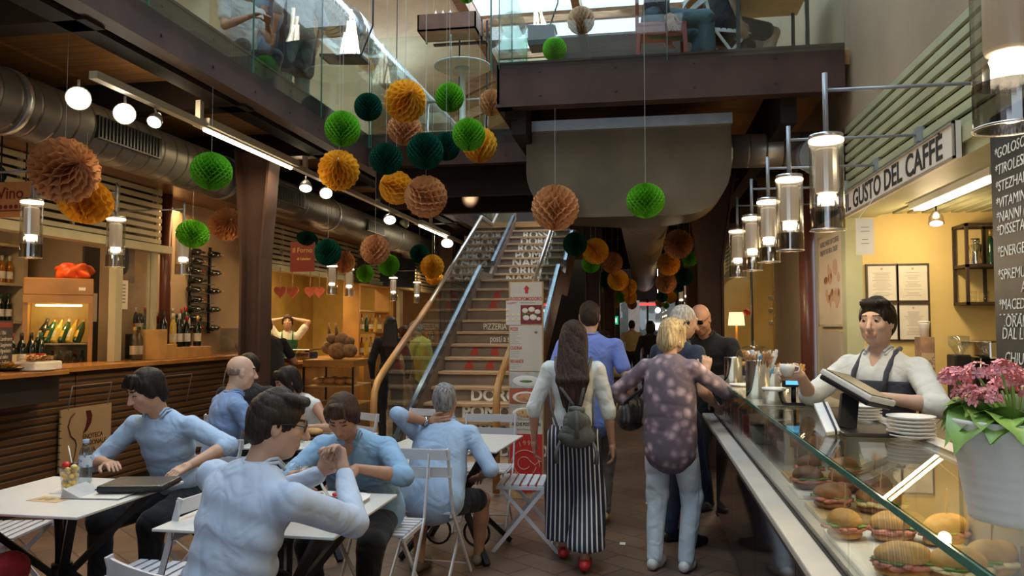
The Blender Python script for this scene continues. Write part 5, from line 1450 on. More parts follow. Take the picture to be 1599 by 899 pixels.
S = [((0.66, 2.17), 'golden sandwich with ham nearest the glass at the bottom of the picture', 0.072, 0.056, 0, 1),
     ((0.60, 2.52), 'small golden roll with ham spilling out near the front glass', 0.05, 0.05, 0, 1),
     ((0.78, 2.14), 'pale yellow sandwich beside the nearest golden one', 0.068, 0.052, 0, 0),
     ((0.74, 2.52), 'sandwich with red salad and green leaves behind the small roll', 0.07, 0.05, 0, 1),
     ((0.655, 2.92), 'seeded brown roll third row from the front', 0.062, 0.052, 1, 1),
     ((0.80, 2.86), 'wide brown sandwich right of the seeded roll', 0.075, 0.052, 1, 1),
     ((0.64, 3.25), 'dark round roll with green leaves at the far left of the pile', 0.058, 0.052, 2, 1),
     ((0.77, 3.22), 'rounded brown roll behind the wide brown sandwich', 0.055, 0.05, 1, 1),
     ((0.88, 2.50), 'long flat sandwich reflected below the flower pot', 0.085, 0.045, 0, 1),
     ((0.70, 3.52), 'small brown roll at the back of the display, third from the divider', 0.05, 0.045, 2, 1),
     ((0.86, 3.15), 'large dark round loaf sandwich by the back of the case', 0.062, 0.055, 2, 1),
     ((0.89, 2.22), 'flat sandwich at the right edge under the glass shelf line', 0.075, 0.045, 0, 1),
     ((0.84, 3.5), 'brown roll at the rear corner of the display case', 0.055, 0.045, 1, 1)]
BUNS = [M_bun, M_bun2, mat('dark_bun', (0.22, 0.10, 0.04), 0.5, 0, 0.25, 14, bump=0.3, bs=45)]
for i, ((x, y), lab, sx, sy, bn, pk) in enumerate(S):
    sandwich(V(x, y, z), lab, sx, sy, BUNS[bn], i * 5 + 1, [0.3, -0.2, 0.1, 0.5, 0, -0.3, 0.2, 0, 0.6, 0, 0.3, 0.5, 0.1][i], bool(pk), 'cheese' if i in (2, 5, 11) else 'ham')
for i, (x0, x1, y0, y1, lab) in enumerate(((0.56, 0.93, 2.04, 2.62, 'white tray under the nearest sandwiches'), (0.58, 0.93, 2.76, 3.02, 'wooden board under the brown sandwiches'), (0.58, 0.93, 3.12, 3.34, 'white board under the third row of sandwiches'), (0.60, 0.93, 3.42, 3.62, 'pale board under the rearmost rolls'))):
    tag(MB().box(x0, x1, y0, y1, 0.886, 0.903).build('serving_board' if i else 'serving_tray', M_white if i in (0, 2) else M_pick, bevel=0.004), lab, 'tray')
# price flags and small card
for i, (x, y, lab) in enumerate(((0.68, 3.78, 'wooden price tag standing by the case divider, left one'), (0.76, 3.72, 'wooden price tag standing by the case divider, right one'), (0.86, 1.96, 'wooden price tag on a stick under the flower pot'))):
    k = thing('price_tag', lab, 'price tag', (x, y, 0.886), group='wooden price tags in the case')
    MB().bar((x, y, 0.886), (x, y, 0.99), 0.004, 0.004).bar((x + 0.02, y, 0.886), (x + 0.02, y, 0.99), 0.004, 0.004).build('stick', M_pick, k)
    MB().box(x - 0.012, x + 0.034, y - 0.003, y + 0.003, 0.985, 1.045).build('plate', mat('kraft_tag', (0.36, 0.2, 0.08), 0.7), k)
# things under the bar top: bowls, boxes
def bowl(p, r, h, label, name='white_bowl', m=None):
    return tag(MB().lathe([(0, 0), (r * 0.7, 0), (r, h), (r * 0.95, h), (r * 0.65, 0.008), (0, 0.006)], p, 24).build(name, m or mat('grey_ceramic', (0.42, 0.40, 0.37), 0.35)), label, 'bowl')
bowl(V(0.66, 4.55, 0.886), 0.075, 0.10, 'grey ceramic bowl at the far end inside the display case')
tag(MB().box(0.70, 0.86, 4.1, 4.35, 0.886, 0.95).build('white_box', M_white, bevel=0.01), 'low white box inside the case below the till', 'box')
b = MB()
for i in range(9):
    q = blob((0.65 + 0.04 * (i % 3), 5.05 + (i // 3) * 0.07, 1.02), (0.028, 0.03, 0.025), i, 0.15, 20, None, 12, 8); 
    tag(MB().add(q.v, q.f, 0, True).build('pastry', M_bun), 'golden round pastry on the glass shelf of the case', 'pastry', 'pastries on the glass shelf')
for i in range(10):
    y = 4.75 + i * 0.11
    c = [(0.35, 0.03, 0.03), (0.05, 0.05, 0.06), (0.30, 0.24, 0.2), (0.12, 0.02, 0.02)][i % 4]
    tag(MB().box(0.575, 0.61, y, y + 0.05, 0.886, 1.02 + 0.02 * (i % 2)).build('snack_packet', mat('packet_%d' % (i % 4), c, 0.4, 0, 0.5, 40)), 'upright coloured snack packet at the front glass near the far end', 'packet', 'snack packets at the far end of the case')

# on top of the counter
M_chrome = mat('polished_steel', (0.62, 0.60, 0.56), 0.12, 1.0, 0.05, 5)
zt = 1.164
def canister(p, r, h, label):
    t = thing('steel_canister', label, 'canister', p)
    MB().lathe([(0, 0), (r, 0), (r, h * 0.97), (r * 1.03, h * 0.98), (r * 1.03, h), (r * 0.95, h), (r * 0.93, 0.01), (0, 0.01)], p, 36).build('steel_can', M_chrome, t)
    return t
canister(V(0.60, 4.30, zt), 0.062, 0.20, 'tall polished steel canister nearest the till')
canister(V(0.60, 5.45, zt), 0.06, 0.17, 'polished steel canister near the bald man at the far end')
canister(V(0.74, 4.65, zt), 0.06, 0.11, 'low steel canister full of sugar sachets')
canister(V(0.635, 4.0, zt), 0.055, 0.065, 'short wide steel tin with white lid in front of the tall canister')
tag(MB().lathe([(0, 0), (0.058, 0), (0.058, 0.012), (0, 0.014)], (0.635, 4.0, zt + 0.066), 28).build('tin_lid', M_white), 'white disc lid on the short steel tin', 'lid')
def sachets(p, n, rad, col, label, L=0.10, name='sugar_sachets', w=0.014):
    b = MB(); r = random.Random(int(p.x * 1000))
    for i in range(n):
        a = r.uniform(0, 2 * PI); q = rad * math.sqrt(r.random()) * 0.8
        base = p + V(q * math.cos(a), q * math.sin(a), 0)
        tip = base + V(math.cos(a) * 0.05 * r.uniform(0.2, 1.2), math.sin(a) * 0.05 * r.uniform(0.2, 1.2), L * r.uniform(0.75, 1.05))
        b.bar(base, tip, w, 0.003, up=(math.cos(a + 1), math.sin(a + 1), 0.2))
    return tag(b.build(name, col), label, 'sachets', kind='stuff')
M_sach = mat('white_sachet', (0.68, 0.66, 0.62), 0.5, 0, 0.1, 50)
sachets(V(0.74, 4.65, zt + 0.05), 46, 0.058, M_sach, 'white sugar sachets fanned out of the low steel canister')
sachets(V(0.60, 4.30, zt + 0.14), 30, 0.058, mat('brown_sachet', (0.42, 0.22, 0.10), 0.5, 0, 0.3, 50), 'brown and white sachets sticking out of the tall canister')
sachets(V(0.66, 4.42, zt + 0.15), 22, 0.05, M_sach, 'white sachets bunched behind the tall canister')
sachets(V(0.84, 4.75, zt + 0.06), 60, 0.07, mat('cane_sugar_sachet', (0.62, 0.34, 0.10), 0.5, 0, 0.2, 50), 'orange brown sachets heaped right of the white ones')
sachets(V(0.69, 4.60, zt + 0.09), 8, 0.02, mat('blue_sachet', (0.12, 0.40, 0.62), 0.5), 'blue sweetener sachets among the white ones', 0.07)
sachets(V(0.62, 4.36, zt + 0.17), 6, 0.015, MATS['blue_sachet'], 'blue sachets at the top of the tall canister', 0.06)
tag(MB().lathe([(0, 0), (0.055, 0), (0.062, 0.13), (0.058, 0.13), (0.05, 0.01), (0, 0.01)], (0.84, 4.75, zt), 24).build('glass_jar', M_glass_w), 'clear glass jar holding the orange brown sachets', 'jar')
tag(MB().lathe([(0, 0), (0.07, 0), (0.085, 0.012), (0.084, 0.015), (0, 0.008)], (0.62, 5.1, zt), 28).build('side_plate', M_white), 'white plate behind the tall canister on the bar top', 'plate')
# glass domed cake stand + its pastries far along
t = thing('cake_dome', 'glass-domed cake stand beyond the canisters', 'cake stand', (0.78, 5.75, zt))
MB().lathe([(0, 0), (0.07, 0), (0.02, 0.02), (0.02, 0.06), (0.15, 0.07), (0.15, 0.078), (0, 0.078)], (0.78, 5.75, zt), 28).build('stand', M_glass_w, t)
MB().lathe([(0.135, 0.08), (0.14, 0.14), (0.12, 0.20), (0.07, 0.235), (0.0, 0.245)], (0.78, 5.75, zt), 28).build('glass_dome', glassy('dome_glass', (0.9, 0.88, 0.82), 0.15, 0.8), t)
MB().ball((0.78, 5.75, zt + 0.262), 0.018).build('dome_knob', M_glass_w, t)
for i in range(6):
    q = blob((0.78 + 0.07 * math.cos(i), 5.75 + 0.07 * math.sin(i), zt + 0.105), (0.035, 0.03, 0.022), i, 0.2, 20, None, 10, 7)
    tag(MB().add(q.v, q.f, 0, True).build('pastry', M_bun), 'golden pastry under the glass dome', 'pastry', 'pastries under the glass dome')
# customer display on a post
t = thing('price_display', 'small black customer display with blue screen on a post', 'display', (0.72, 3.95, zt))
MB().box(0.67, 0.77, 3.92, 4.0, zt, zt + 0.012).build('base', M_black, t)
MB().cyl((0.72, 3.96, zt + 0.01), (0.72, 3.96, zt + 0.10), 0.012).build('post', M_black, t)
MB().box(0.665, 0.785, 3.935, 3.965, zt + 0.085, zt + 0.145).build('casing', M_black, t, bevel=0.004)
MB().box(0.68, 0.765, 3.932, 3.935, zt + 0.098, zt + 0.130).build('screen', emis('blue_screen', (0.12, 0.50, 0.85), 1.0), t)
# till: slanted touch screen on a stand
t = thing('touch_till', 'slanted white touch screen till with black edge on the counter', 'till', (0.78, 2.98, zt))
c0, c1 = pt(1262, 588, 3.35), pt(1366, 648, 2.80)
MB().box(0.68, 0.88, 2.84, 3.1, zt, zt + 0.014).build('base', M_black, t, bevel=0.004)
MB().bar((0.73, 3.0, zt + 0.01), (0.75, 3.03, zt + 0.13), 0.06, 0.03, up=(0, 1, 0)).build('stand', M_black, t)
u = V(0.62, -0.72, -0.42).normalized(); cc = V(0.765, 3.0, zt + 0.15)
w = V(0.50, 0.62, -0.1).normalized(); n = u.cross(w).normalized(); w = n.cross(u)
def slab3(c, u, w, n, a, b_, th):
    m = MB()
    vs = []
    for k in (0, 1):
        for i, j in ((-1, -1), (1, -1), (1, 1), (-1, 1)):
            vs.append(c + u * (i * a) + w * (j * b_) + n * (k * th))
    m.add(vs, [(3, 2, 1, 0), (4, 5, 6, 7), (0, 1, 5, 4), (1, 2, 6, 5), (2, 3, 7, 6), (3, 0, 4, 7)])
    return m
slab3(cc, u, w, n, 0.11, 0.085, 0.022).build('screen_casing', mat('till_cream', (0.68, 0.65, 0.58), 0.35), t, bevel=0.006, fix=True)
slab3(cc + n * 0.023, u, w, n, 0.098, 0.072, 0.002).build('screen_face', M_black, t, fix=True)
slab3(cc - n * 0.018, u, w, n, 0.105, 0.08, 0.018).build('screen_back', M_black, t, bevel=0.005, fix=True)
t = thing('card_reader', 'white card terminal leaning on its black cradle under the till', 'card reader', (0.66, 2.98, zt))
MB().bar((0.66, 2.9, zt + 0.004), (0.645, 3.02, zt + 0.095), 0.05, 0.02, up=(0, 1, 0)).build('terminal', M_white, t, bevel=0.004)
MB().bar((0.668, 2.895, zt + 0.01), (0.653, 3.015, zt + 0.10), 0.006, 0.026, up=(0, 1, 0)).build('dark_stripe', M_black, t)
# plates
t0 = None
for i in range(6):
    lab = 'white saucer in the stack behind the till' if i < 5 else 'topmost white saucer of the stack behind the till'
    tag(MB().lathe([(0, 0), (0.045, 0), (0.078, 0.010), (0.078, 0.014), (0.045, 0.004), (0, 0.004)], (0.905, 2.86, zt + i * 0.0125), 28).build('saucer', M_white), lab, 'saucer', 'saucers stacked behind the till')
for i in range(5):
    tag(MB().lathe([(0, 0), (0.04, 0), (0.068, 0.009), (0.068, 0.012), (0.04, 0.004), (0, 0.004)], (0.885, 3.36, zt + i * 0.0125), 24).build('saucer', M_white), 'white saucer in the lower stack between till and barista', 'saucer', 'saucers in the lower stack')

# flower pot
p = V(0.735, 1.70, zt)
t = thing('potted_flower', 'pink flowering plant in a white pot on the glass counter', 'potted plant', p)
def pot_prof():
    pr = [(0.0, 0.0), (0.088, 0.0)]
    for i in range(25):
        z = 0.004 + i * 0.0078
        pr.append((0.090 + 0.030 * i / 24 + 0.0009 * math.sin(i * 2.2), z))
    pr += [(0.122, 0.198), (0.116, 0.199), (0.110, 0.17), (0.0, 0.17)]
    return pr
MB().lathe(pot_prof(), p, 48).build('pot', mat('white_glazed_pot', (0.84, 0.81, 0.76), 0.35, 0, 0.04, 4), t)
r = random.Random(12)
M_leaf = mat('plant_leaf', (0.20, 0.34, 0.06), 0.4, 0, 0.4, 9, sub=0.0)
lf = MB()
def leaf(b, base, d, L, W, curl):
    d = Vector(d).normalized(); s = d.cross(V(0, 0, 1)).normalized(); u = s.cross(d)
    vs, fs = [], []
    n = 8; m = 4
    for i in range(n + 1):
        tt = i / n
        c = base + d * (L * tt) + u * (L * 0.25 * math.sin(tt * PI * 0.8)) - V(0, 0, 1) * (curl * tt * tt * L)
        w = W * math.sin(min(1, tt * 1.05 + 0.05) * PI) ** 0.6 * (1 + 0.07 * math.sin(tt * 26))
        for j in range(m + 1):
            q = (j / m - 0.5) * 2
            vs.append(c + s * (w * q) + u * (abs(q) * w * 0.35))
    for i in range(n):
        for j in range(m):
            k = i * (m + 1) + j
            fs.append((k, k + 1, k + m + 2, k + m + 1))
    b.add(vs, fs, 0, True)
for i in range(34):
    a = r.uniform(0, 2 * PI); el = r.uniform(-0.1, 0.7)
    leaf(lf, p + V(0.05 * math.cos(a), 0.05 * math.sin(a), 0.185), (math.cos(a), math.sin(a), el), r.uniform(0.075, 0.11), r.uniform(0.05, 0.066), r.uniform(0.2, 0.7))
lf.build('leaves', M_leaf, t)
pk = MB(); gb = MB()
for i in range(17):
    a = r.uniform(0, 2 * PI); q = 0.10 * math.sqrt(r.random())
    if i < 5:
        a = PI + r.uniform(-0.7, 0.7); q = r.uniform(0.07, 0.12)
    c = p + V(q * math.cos(a), q * math.sin(a), 0.255 + r.uniform(-0.015, 0.045) - q * 0.15)
    gb.tube([p + V(0, 0, 0.18), c], 0.0025, 5)
    for k in range(26):
        d = V(r.gauss(0, 1), r.gauss(0, 1), abs(r.gauss(0.3, 0.8))).normalized() * 0.026
        f = c + d; nn = d.normalized(); s1 = nn.orthogonal().normalized(); s2 = nn.cross(s1)
        for j in range(4):
            aa = j * PI / 2 + k
            dd = (s1 * math.cos(aa) + s2 * math.sin(aa)); ee = nn.cross(dd)
            pk.add([f, f + dd * 0.006 + ee * 0.004 + nn * 0.002, f + dd * 0.011 + nn * 0.003, f + dd * 0.006 - ee * 0.004 + nn * 0.002], [(0, 1, 2, 3)], 0, True)
pk.build('pink_blossoms', mat('pink_petals', (0.80, 0.30, 0.32), 0.6, 0, 0.25, 60), t)
gb.build('stems', M_leaf, t)

# stall interior: back counter, shelf with bottles, coffee machine
t = thing('back_counter', 'cream back counter with open shelves behind the barista', 'counter', (2.3, 5.3, 0))
MB().box(1.95, 2.75, 4.6, 6.05, 1.0, 1.04).build('worktop', mat('cream_top', (0.6, 0.52, 0.38), 0.3), t, bevel=0.004)
MB().box(1.97, 2.0, 4.6, 6.05, 0.0, 1.0).box(2.72, 2.75, 4.6, 6.05, 0, 1.0).box(1.97, 2.75, 6.0, 6.05, 0, 1.0).box(1.97, 2.75, 4.6, 4.62, 0.0, 0.1).build('carcass', mat('cream_board', (0.56, 0.47, 0.32), 0.45), t)
for z in (0.35, 0.72):
    MB().box(2.0, 2.72, 4.62, 6.0, z, z + 0.02).build('shelf', mat('cream_board', (0.56, 0.47, 0.32)), t)
for i in range(6):
    tag(MB().lathe([(0, 0), (0.03, 0), (0.045, 0.05), (0.04, 0.05), (0.025, 0.006), (0, 0.006)], (2.08 + 0.1 * i, 4.75, 0.74 if i % 2 else 0.37), 16).build('dark_cup', M_black), 'dark cup standing on the open shelves behind the barista', 'cup', 'dark cups on the open shelves')
t = thing('wall_shelf', 'black square-framed wall shelf with bottles and glasses', 'shelf', (2.6, 6.0, 1.68))
x0, x1, z0, z1, ya, yb = 2.235, 3.0, 1.695, 2.27, 5.84, 6.08
b = MB()
for x in (x0, x0 + 0.2, x1 - 0.02):
    for y in (ya, yb - 0.02):
        b.box(x, x + 0.02, y, y + 0.02, z0, z1)
for z in (z0, 1.96, z1 - 0.02):
    b.box(x0, x1, ya, ya + 0.02, z, z + 0.02).box(x0, x1, yb - 0.02, yb, z, z + 0.02).box(x0, x0 + 0.02, ya, yb, z, z + 0.02)
b.build('frame', mat('dark_shelf_frame', (0.03, 0.018, 0.012), 0.5), t)
for z in (z0 + 0.002, 1.962):
    MB().box(x0 + 0.02, x1 - 0.02, ya + 0.02, yb - 0.02, z, z + 0.016).build('shelf_board', MATS['dark_shelf_frame'], t)
M_cork = mat('cork', (0.45, 0.28, 0.13), 0.8)
BOTP = {'wine': [(0, 0), (0.036, 0.0), (0.037, 0.01), (0.037, 0.17), (0.033, 0.20), (0.016, 0.235), (0.0135, 0.25), (0.0135, 0.30), (0, 0.30)],
        'spirit': [(0, 0), (0.042, 0), (0.043, 0.01), (0.043, 0.15), (0.03, 0.19), (0.014, 0.205), (0.014, 0.25), (0, 0.25)],
        'champ': [(0, 0), (0.042, 0), (0.043, 0.01), (0.043, 0.14), (0.036, 0.19), (0.018, 0.25), (0.0145, 0.27), (0.0145, 0.30), (0, 0.30)],
        'slim': [(0, 0), (0.030, 0), (0.031, 0.01), (0.031, 0.19), (0.026, 0.23), (0.012, 0.26), (0.012, 0.32), (0, 0.32)]}
BM = {'dark': mat('dark_bottle_glass', (0.008, 0.014, 0.009), 0.07, 0, 0.2, 5), 'green': mat('green_bottle_glass', (0.01, 0.05, 0.022), 0.07, 0, 0.2, 5), 'amber': mat('amber_bottle_glass', (0.30, 0.11, 0.01), 0.1, 0, 0.2, 5),
      'gold': mat('pale_gold_bottle', (0.60, 0.42, 0.08), 0.12, 0, 0.15, 5), 'red': mat('red_bottle', (0.28, 0.02, 0.015), 0.12), 'clear': glassy('clear_bottle', (0.78, 0.80, 0.76), 0.16, 0.8), 'blue': mat('blue_bottle', (0.02, 0.06, 0.2), 0.1)}
LM = {'cream': mat('cream_label', (0.62, 0.56, 0.42), 0.6, 0, 0.08, 30), 'white': mat('white_label', (0.66, 0.64, 0.60), 0.6, 0, 0.08, 30), 'red': mat('red_label', (0.48, 0.03, 0.03), 0.5), 'yellow': mat('yellow_label', (0.75, 0.45, 0.06), 0.5), 'orange': mat('orange_label', (0.60, 0.18, 0.03), 0.5)}
CM = {'black': mat('black_cap', (0.02, 0.02, 0.02), 0.4), 'red': mat('red_cap', (0.35, 0.02, 0.03), 0.35), 'gold': mat('gold_foil', (0.60, 0.40, 0.12), 0.35, 0.7), 'green': mat('green_cap', (0.02, 0.12, 0.05), 0.4), 'white': mat('pale_cap', (0.6, 0.58, 0.5), 0.4)}
BCACHE = {}
def bottle(p, label, kind='wine', glass='dark', lab='cream', cap='black', s=1.0, face=None, tilt=None, group=None, band=(0.05, 0.13), name='wine_bottle'):
    key = (kind, glass, lab, cap, band)
    if key not in BCACHE:
        pr = BOTP[kind]
        A = MB().lathe(pr, seg=16).build('bottle_glass', BM[glass], W=False)
        rr = pr[2][0] + 0.0008
        Lb = label_band(MB(), rr, band[0], band[1], a0=-1.9, a1=1.9).build('bottle_label', LM[lab], W=False) if lab else None
        top = pr[-2]
        Cp = MB().lathe([(top[0] + 0.0015, top[1] - 0.055), (top[0] + 0.002, top[1] + 0.002), (0, top[1] + 0.004)], seg=14).build('bottle_cap', CM[cap], W=False)
        BCACHE[key] = [x for x in (A, Lb, Cp) if x]
        first = True
    else:
        first = False
    t = thing(name, label, 'bottle', p, group=group)
    if face is None:
        face = math.atan2(-p[1], -p[0])
    for o in BCACHE[key]:
        if not first:
            o = o.copy(); COL.objects.link(o)
        o.parent = t
    t.scale = (s, s, s)
    if tilt is not None:
        t.rotation_mode = 'QUATERNION'
        t.rotation_quaternion = Vector(tilt).to_track_quat('Z', 'Y')
    else:
        t.rotation_euler = (0, 0, face)
    return t
bottle(V(2.52, 5.95, 1.98), 'dark liqueur bottle with white and orange label on the wall shelf', 'spirit', 'dark', 'orange', 'black', 0.92, name='liqueur_bottle', band=(0.03, 0.12))
bottle(V(2.63, 5.95, 1.98), 'dark liqueur bottle with yellow label on the wall shelf', 'spirit', 'green', 'yellow', 'gold', 0.95, name='liqueur_bottle', band=(0.03, 0.14))
bottle(V(2.46, 6.0, 1.98), 'green capped bottle behind the orange-labelled one on the wall shelf', 'slim', 'green', None, 'gold', 0.8, name='liqueur_bottle')
tag(MB().lathe([(0, 0), (0.045, 0), (0.047, 0.01), (0.03, 0.075), (0.045, 0.14), (0.02, 0.155), (0.03, 0.165), (0.03, 0.19), (0, 0.19)], (2.34, 5.95, 1.98), 20).build('cocktail_shaker', M_chrome), 'silver shaker on the upper left of the wall shelf', 'shaker')
for i in range(5):
    x = 2.5 + 0.09 * i
    tag(MB().lathe([(0.0, 0.0), (0.028, 0.0), (0.004, 0.01), (0.004, 0.08), (0.03, 0.10), (0.034, 0.15), (0.030, 0.2)], (x, 5.93, 1.714), 18).build('stem_glass', M_glass_w), 'clear stemmed glass on the lower shelf of the wall shelf', 'glass', 'stemmed glasses on the wall shelf')
for i in range(2):
    tag(MB().lathe([(0.0, 0.0), (0.03, 0.0), (0.034, 0.08)], (2.30 + 0.08 * i, 5.93, 1.714), 18).build('tumbler', M_glass_w), 'clear tumbler in the lower left corner of the wall shelf', 'glass', 'tumblers on the wall shelf')
t = thing('espresso_machine', 'chrome espresso machine half hidden behind the chalkboard', 'coffee machine', (2.35, 5.4, 1.04))
xs, ys = 2.13, 5.25
MB().box(xs, xs + 0.6, ys, ys + 0.42, 1.08, 1.16).build('drip_tray', M_black, t)
MB().box(xs, xs + 0.6, ys + 0.22, ys + 0.42, 1.16, 1.36).build('rear_body', M_black, t)
MB().box(xs - 0.01, xs + 0.62, ys - 0.02, ys + 0.42, 1.34, 1.455).build('upper_body', M_chrome, t, bevel=0.012)
MB().box(xs + 0.16, xs + 0.21, ys - 0.024, ys - 0.02, 1.365, 1.405).build('control_screen', emis('small_blue', (0.2, 0.6, 0.75), 0.6), t)
for i in range(2):
    x = xs + 0.12 + 0.22 * i
    MB().lathe([(0.03, 0.08), (0.032, 0.03), (0.028, 0.0), (0.0, 0.0)], (x, ys + 0.08, 1.26), 18).build('group_head', M_chrome, t)
    MB().bar((x, ys + 0.07, 1.275), (x - 0.01, ys - 0.1, 1.255), 0.022, 0.022).build('portafilter_handle', M_black, t)
MB().tube([(xs - 0.03, ys + 0.05, 1.34), (xs - 0.06, ys, 1.22), (xs - 0.05, ys - 0.03, 1.12)], 0.006).build('steam_wand', M_chrome, t)
for x in (xs + 0.03, xs + 0.57):
    MB().box(x - 0.02, x + 0.02, ys + 0.05, ys + 0.38, 1.04, 1.08).build('foot', M_black, t)
b = MB()
for i in range(4):
    bx = MB().lathe([(0, 0), (0.022, 0), (0.032, 0.045), (0.029, 0.045), (0.02, 0.005), (0, 0.004)], (xs + 0.3 + 0.075 * i, ys + 0.15, 1.456), 16)
    tag(bx.build('espresso_cup', M_white), 'white espresso cup upturned on top of the coffee machine', 'cup', 'cups on the coffee machine')
t = thing('coffee_grinder', 'black coffee grinder beside the espresso machine', 'grinder', (2.02, 5.45, 1.04))
MB().box(1.985, 2.085, 5.4, 5.55, 1.04, 1.36).build('body', M_black, t, bevel=0.01)
MB().lathe([(0.02, 0), (0.06, 0.06), (0.062, 0.12), (0, 0.125)], (2.035, 5.47, 1.36), 18).build('bean_hopper', M_pet, t)
t = thing('takeaway_cups', 'column of white takeaway cups on the coffee packets', 'cups', (1.96, 5.6, 1.5))
MB().lathe([(0, 0), (0.025, 0), (0.035, 0.09), (0.037, 0.1), (0, 0.1)], (1.93, 5.78, 1.47), 18).build('paper_cup', M_white, t)
MB().lathe([(0.038, 0.1), (0.04, 0.108), (0, 0.112)], (1.93, 5.78, 1.47), 18).build('cup_lid', M_white, t)
t = thing('coffee_carton', 'tall printed coffee carton at the left of the back counter', 'carton', (1.9, 5.75, 1.04))
MB().box(1.885, 1.975, 5.72, 5.84, 1.0, 1.47).build('carton_box', mat('carton_brown', (0.34, 0.20, 0.13), 0.5, 0, 0.3, 12), t)
MB().box(1.89, 1.97, 5.716, 5.72, 1.2, 1.36).build('carton_print', spotty('carton_print', (0.5, 0.35, 0.22), (0.16, 0.06, 0.03), (0.6, 0.5, 0.4), 30), t)

# far stalls on the right: shelf of goods, lit
t = thing('far_counter', 'distant stall counter beyond the steel column on the right', 'counter', (1.7, 11.5, 0))
MB().box(1.0, 1.6, 9.6, 14.5, 0.0, 1.1).build('counter_body', M_counter, t)
MB().box(0.95, 1.65, 9.6, 14.5, 1.1, 1.15).build('counter_top', M_pick, t)
lamp('far_stall_light', 'AREA', (1.8, 11.5, 2.6), 45, WARM2, 0.4, 3.0, aim=(1.8, 11.5, 0))
lamp('panel_gap_light', 'POINT', (1.9, 8.3, 2.2), 1, WARM2, 0.1)
t = thing('wicker_lamp', 'bright shaded lamp with red flower on the far stall counter', 'lamp', (1.2, 9.8, 1.15))
q = V(1.12, 9.75, 1.15)
MB().lathe([(0, 0), (0.05, 0), (0.012, 0.02), (0.012, 0.42)], q, 14).build('base', M_crust, t)
MB().lathe([(0.10, 0.40), (0.085, 0.56), (0.083, 0.56), (0.098, 0.40)], q, 20).build('lamp_shade', mat('lit_shade', (0.8, 0.6, 0.3), 0.6, emit=(1, 0.7, 0.35), es=1.6), t)
MB().ball(q + V(0.12, -0.02, 0.56), (0.05, 0.04, 0.04)).build('red_flower', mat('red_flower', (0.6, 0.05, 0.03), 0.6), t)
k = thing('garlic_string', 'string of garlic bulbs hanging at the far stall', 'garlic', (1.5, 9.6, 1.5))
q = V(1.52, 9.5, 1.5)
for i in range(7):
    MB().ball(q + V(0.03 * (-1) ** i, 0, i * 0.075), (0.036, 0.034, 0.032)).build('garlic_bulb', mat('garlic', (0.55, 0.45, 0.28), 0.6), k)
MB().tube([q, q + V(0, 0, 0.98)], 0.004, 5).build('string', M_pick, k)

# ---------------------------------------------------------------- wine bar on the left
M_slatwood = bands('slatted_wood', (0.15, 0.07, 0.026), (0.032, 0.015, 0.007), 15.0, 'Z', 0.62, 0.5, soft=0.07, grain=0.5, bump=0.8)
M_barwood = mat('bar_top_wood', (0.42, 0.19, 0.055), 0.25, 0, 0.2, 4, stretch=(6, 1, 6))
t = thing('wine_bar_counter', 'long wine bar counter of slatted wood with an orange wood top', 'counter', (-5.3, 6.5, 0))
for i in range(5):
    a = 3.6 + i * 1.26
    MB().box(-5.02, -4.99, a + 0.006, a + 1.254, 0.08, 1.13).build('slatted_panel', M_slatwood, t)
MB().box(-5.45, -5.02, 3.6, 9.9, 0.0, 1.14).build('counter_body', M_dark, t)
MB().box(-5.49, -4.95, 3.6, 9.92, 1.14, 1.185).build('bar_top', M_barwood, t, bevel=0.005)
MB().box(-5.5, -4.72, 3.6, 5.72, 1.145, 1.18).build('bar_extension', M_barwood, t, bevel=0.005)
MB().box(-5.0, -4.80, 3.6, 5.70, 0.92, 1.145).build('extension_front', M_dark, t)
ZB = 1.186
# glass-emblem panel leaning on the counter front
t = thing('wine_emblem_board', 'cream board with a wine glass outline reading ENOTECA REGIONALE EMILIA ROMAGNA', 'sign', (-4.95, 5.7, 0.5))
a, c = pt(90, 740, 5.65), pt(172, 628, 6.0)
xb = -4.955
def pX(px, py, X):
    d = pt(px, py, 1.0) - V(0, 0, EYE)
    return V(0, 0, EYE) + d * (X / d.x)
A, B_ = pX(92, 738, xb), pX(172, 718, xb)
zt0, zb0 = pX(130, 635, xb).z, pX(130, 730, xb).z
ya, yb = A.y, B_.y
n = 9
poly = [(xb, yb, zb0), (xb, yb, zt0), (xb, ya + 0.06, zt0)]
for i in range(n):
    z = zt0 - (zt0 - zb0) * (i + 0.5) / n
    poly += [(xb, ya, z + 0.025), (xb, ya, z - 0.025), (xb, ya + 0.03, z - 0.035)]
poly.append((xb, ya + 0.03, zb0))
MB().prism([(xb - 0.015, q[1], q[2]) for q in poly], (0.015, 0, 0)).build('board', mat('cream_board_sign', (0.42, 0.30, 0.17), 0.5, 0, 0.05, 4), t, fix=True)
M_brn = mat('brown_emblem', (0.10, 0.045, 0.015), 0.6)
yy = ya + (yb - ya) * 0.24; H_ = zt0 - zb0
gl = [(xb + 0.003, yy + dy * (yb - ya), zb0 + dz * H_) for dy, dz in ((0.02, 0.92), (-0.06, 0.85), (-0.10, 0.72), (-0.05, 0.56), (0.04, 0.48), (0.06, 0.40), (0.04, 0.25), (0.0, 0.14), (-0.06, 0.08), (0.14, 0.08))]
MB().tube(gl, 0.006, 6).build('glass_outline', M_brn, t)
y2 = ya + (yb - ya) * 0.5
MB().prism([(xb + 0.002, y2 + dy * (yb - ya), zb0 + dz * H_) for dy, dz in ((-0.03, 0.93), (0.06, 0.93), (0.10, 0.84), (0.08, 0.72), (0.0, 0.60), (-0.08, 0.56), (-0.02, 0.68), (0.0, 0.8))], (0.002, 0, 0)).build('wine_drop', mat('dark_red_drop', (0.07, 0.01, 0.01), 0.5), t, fix=True)
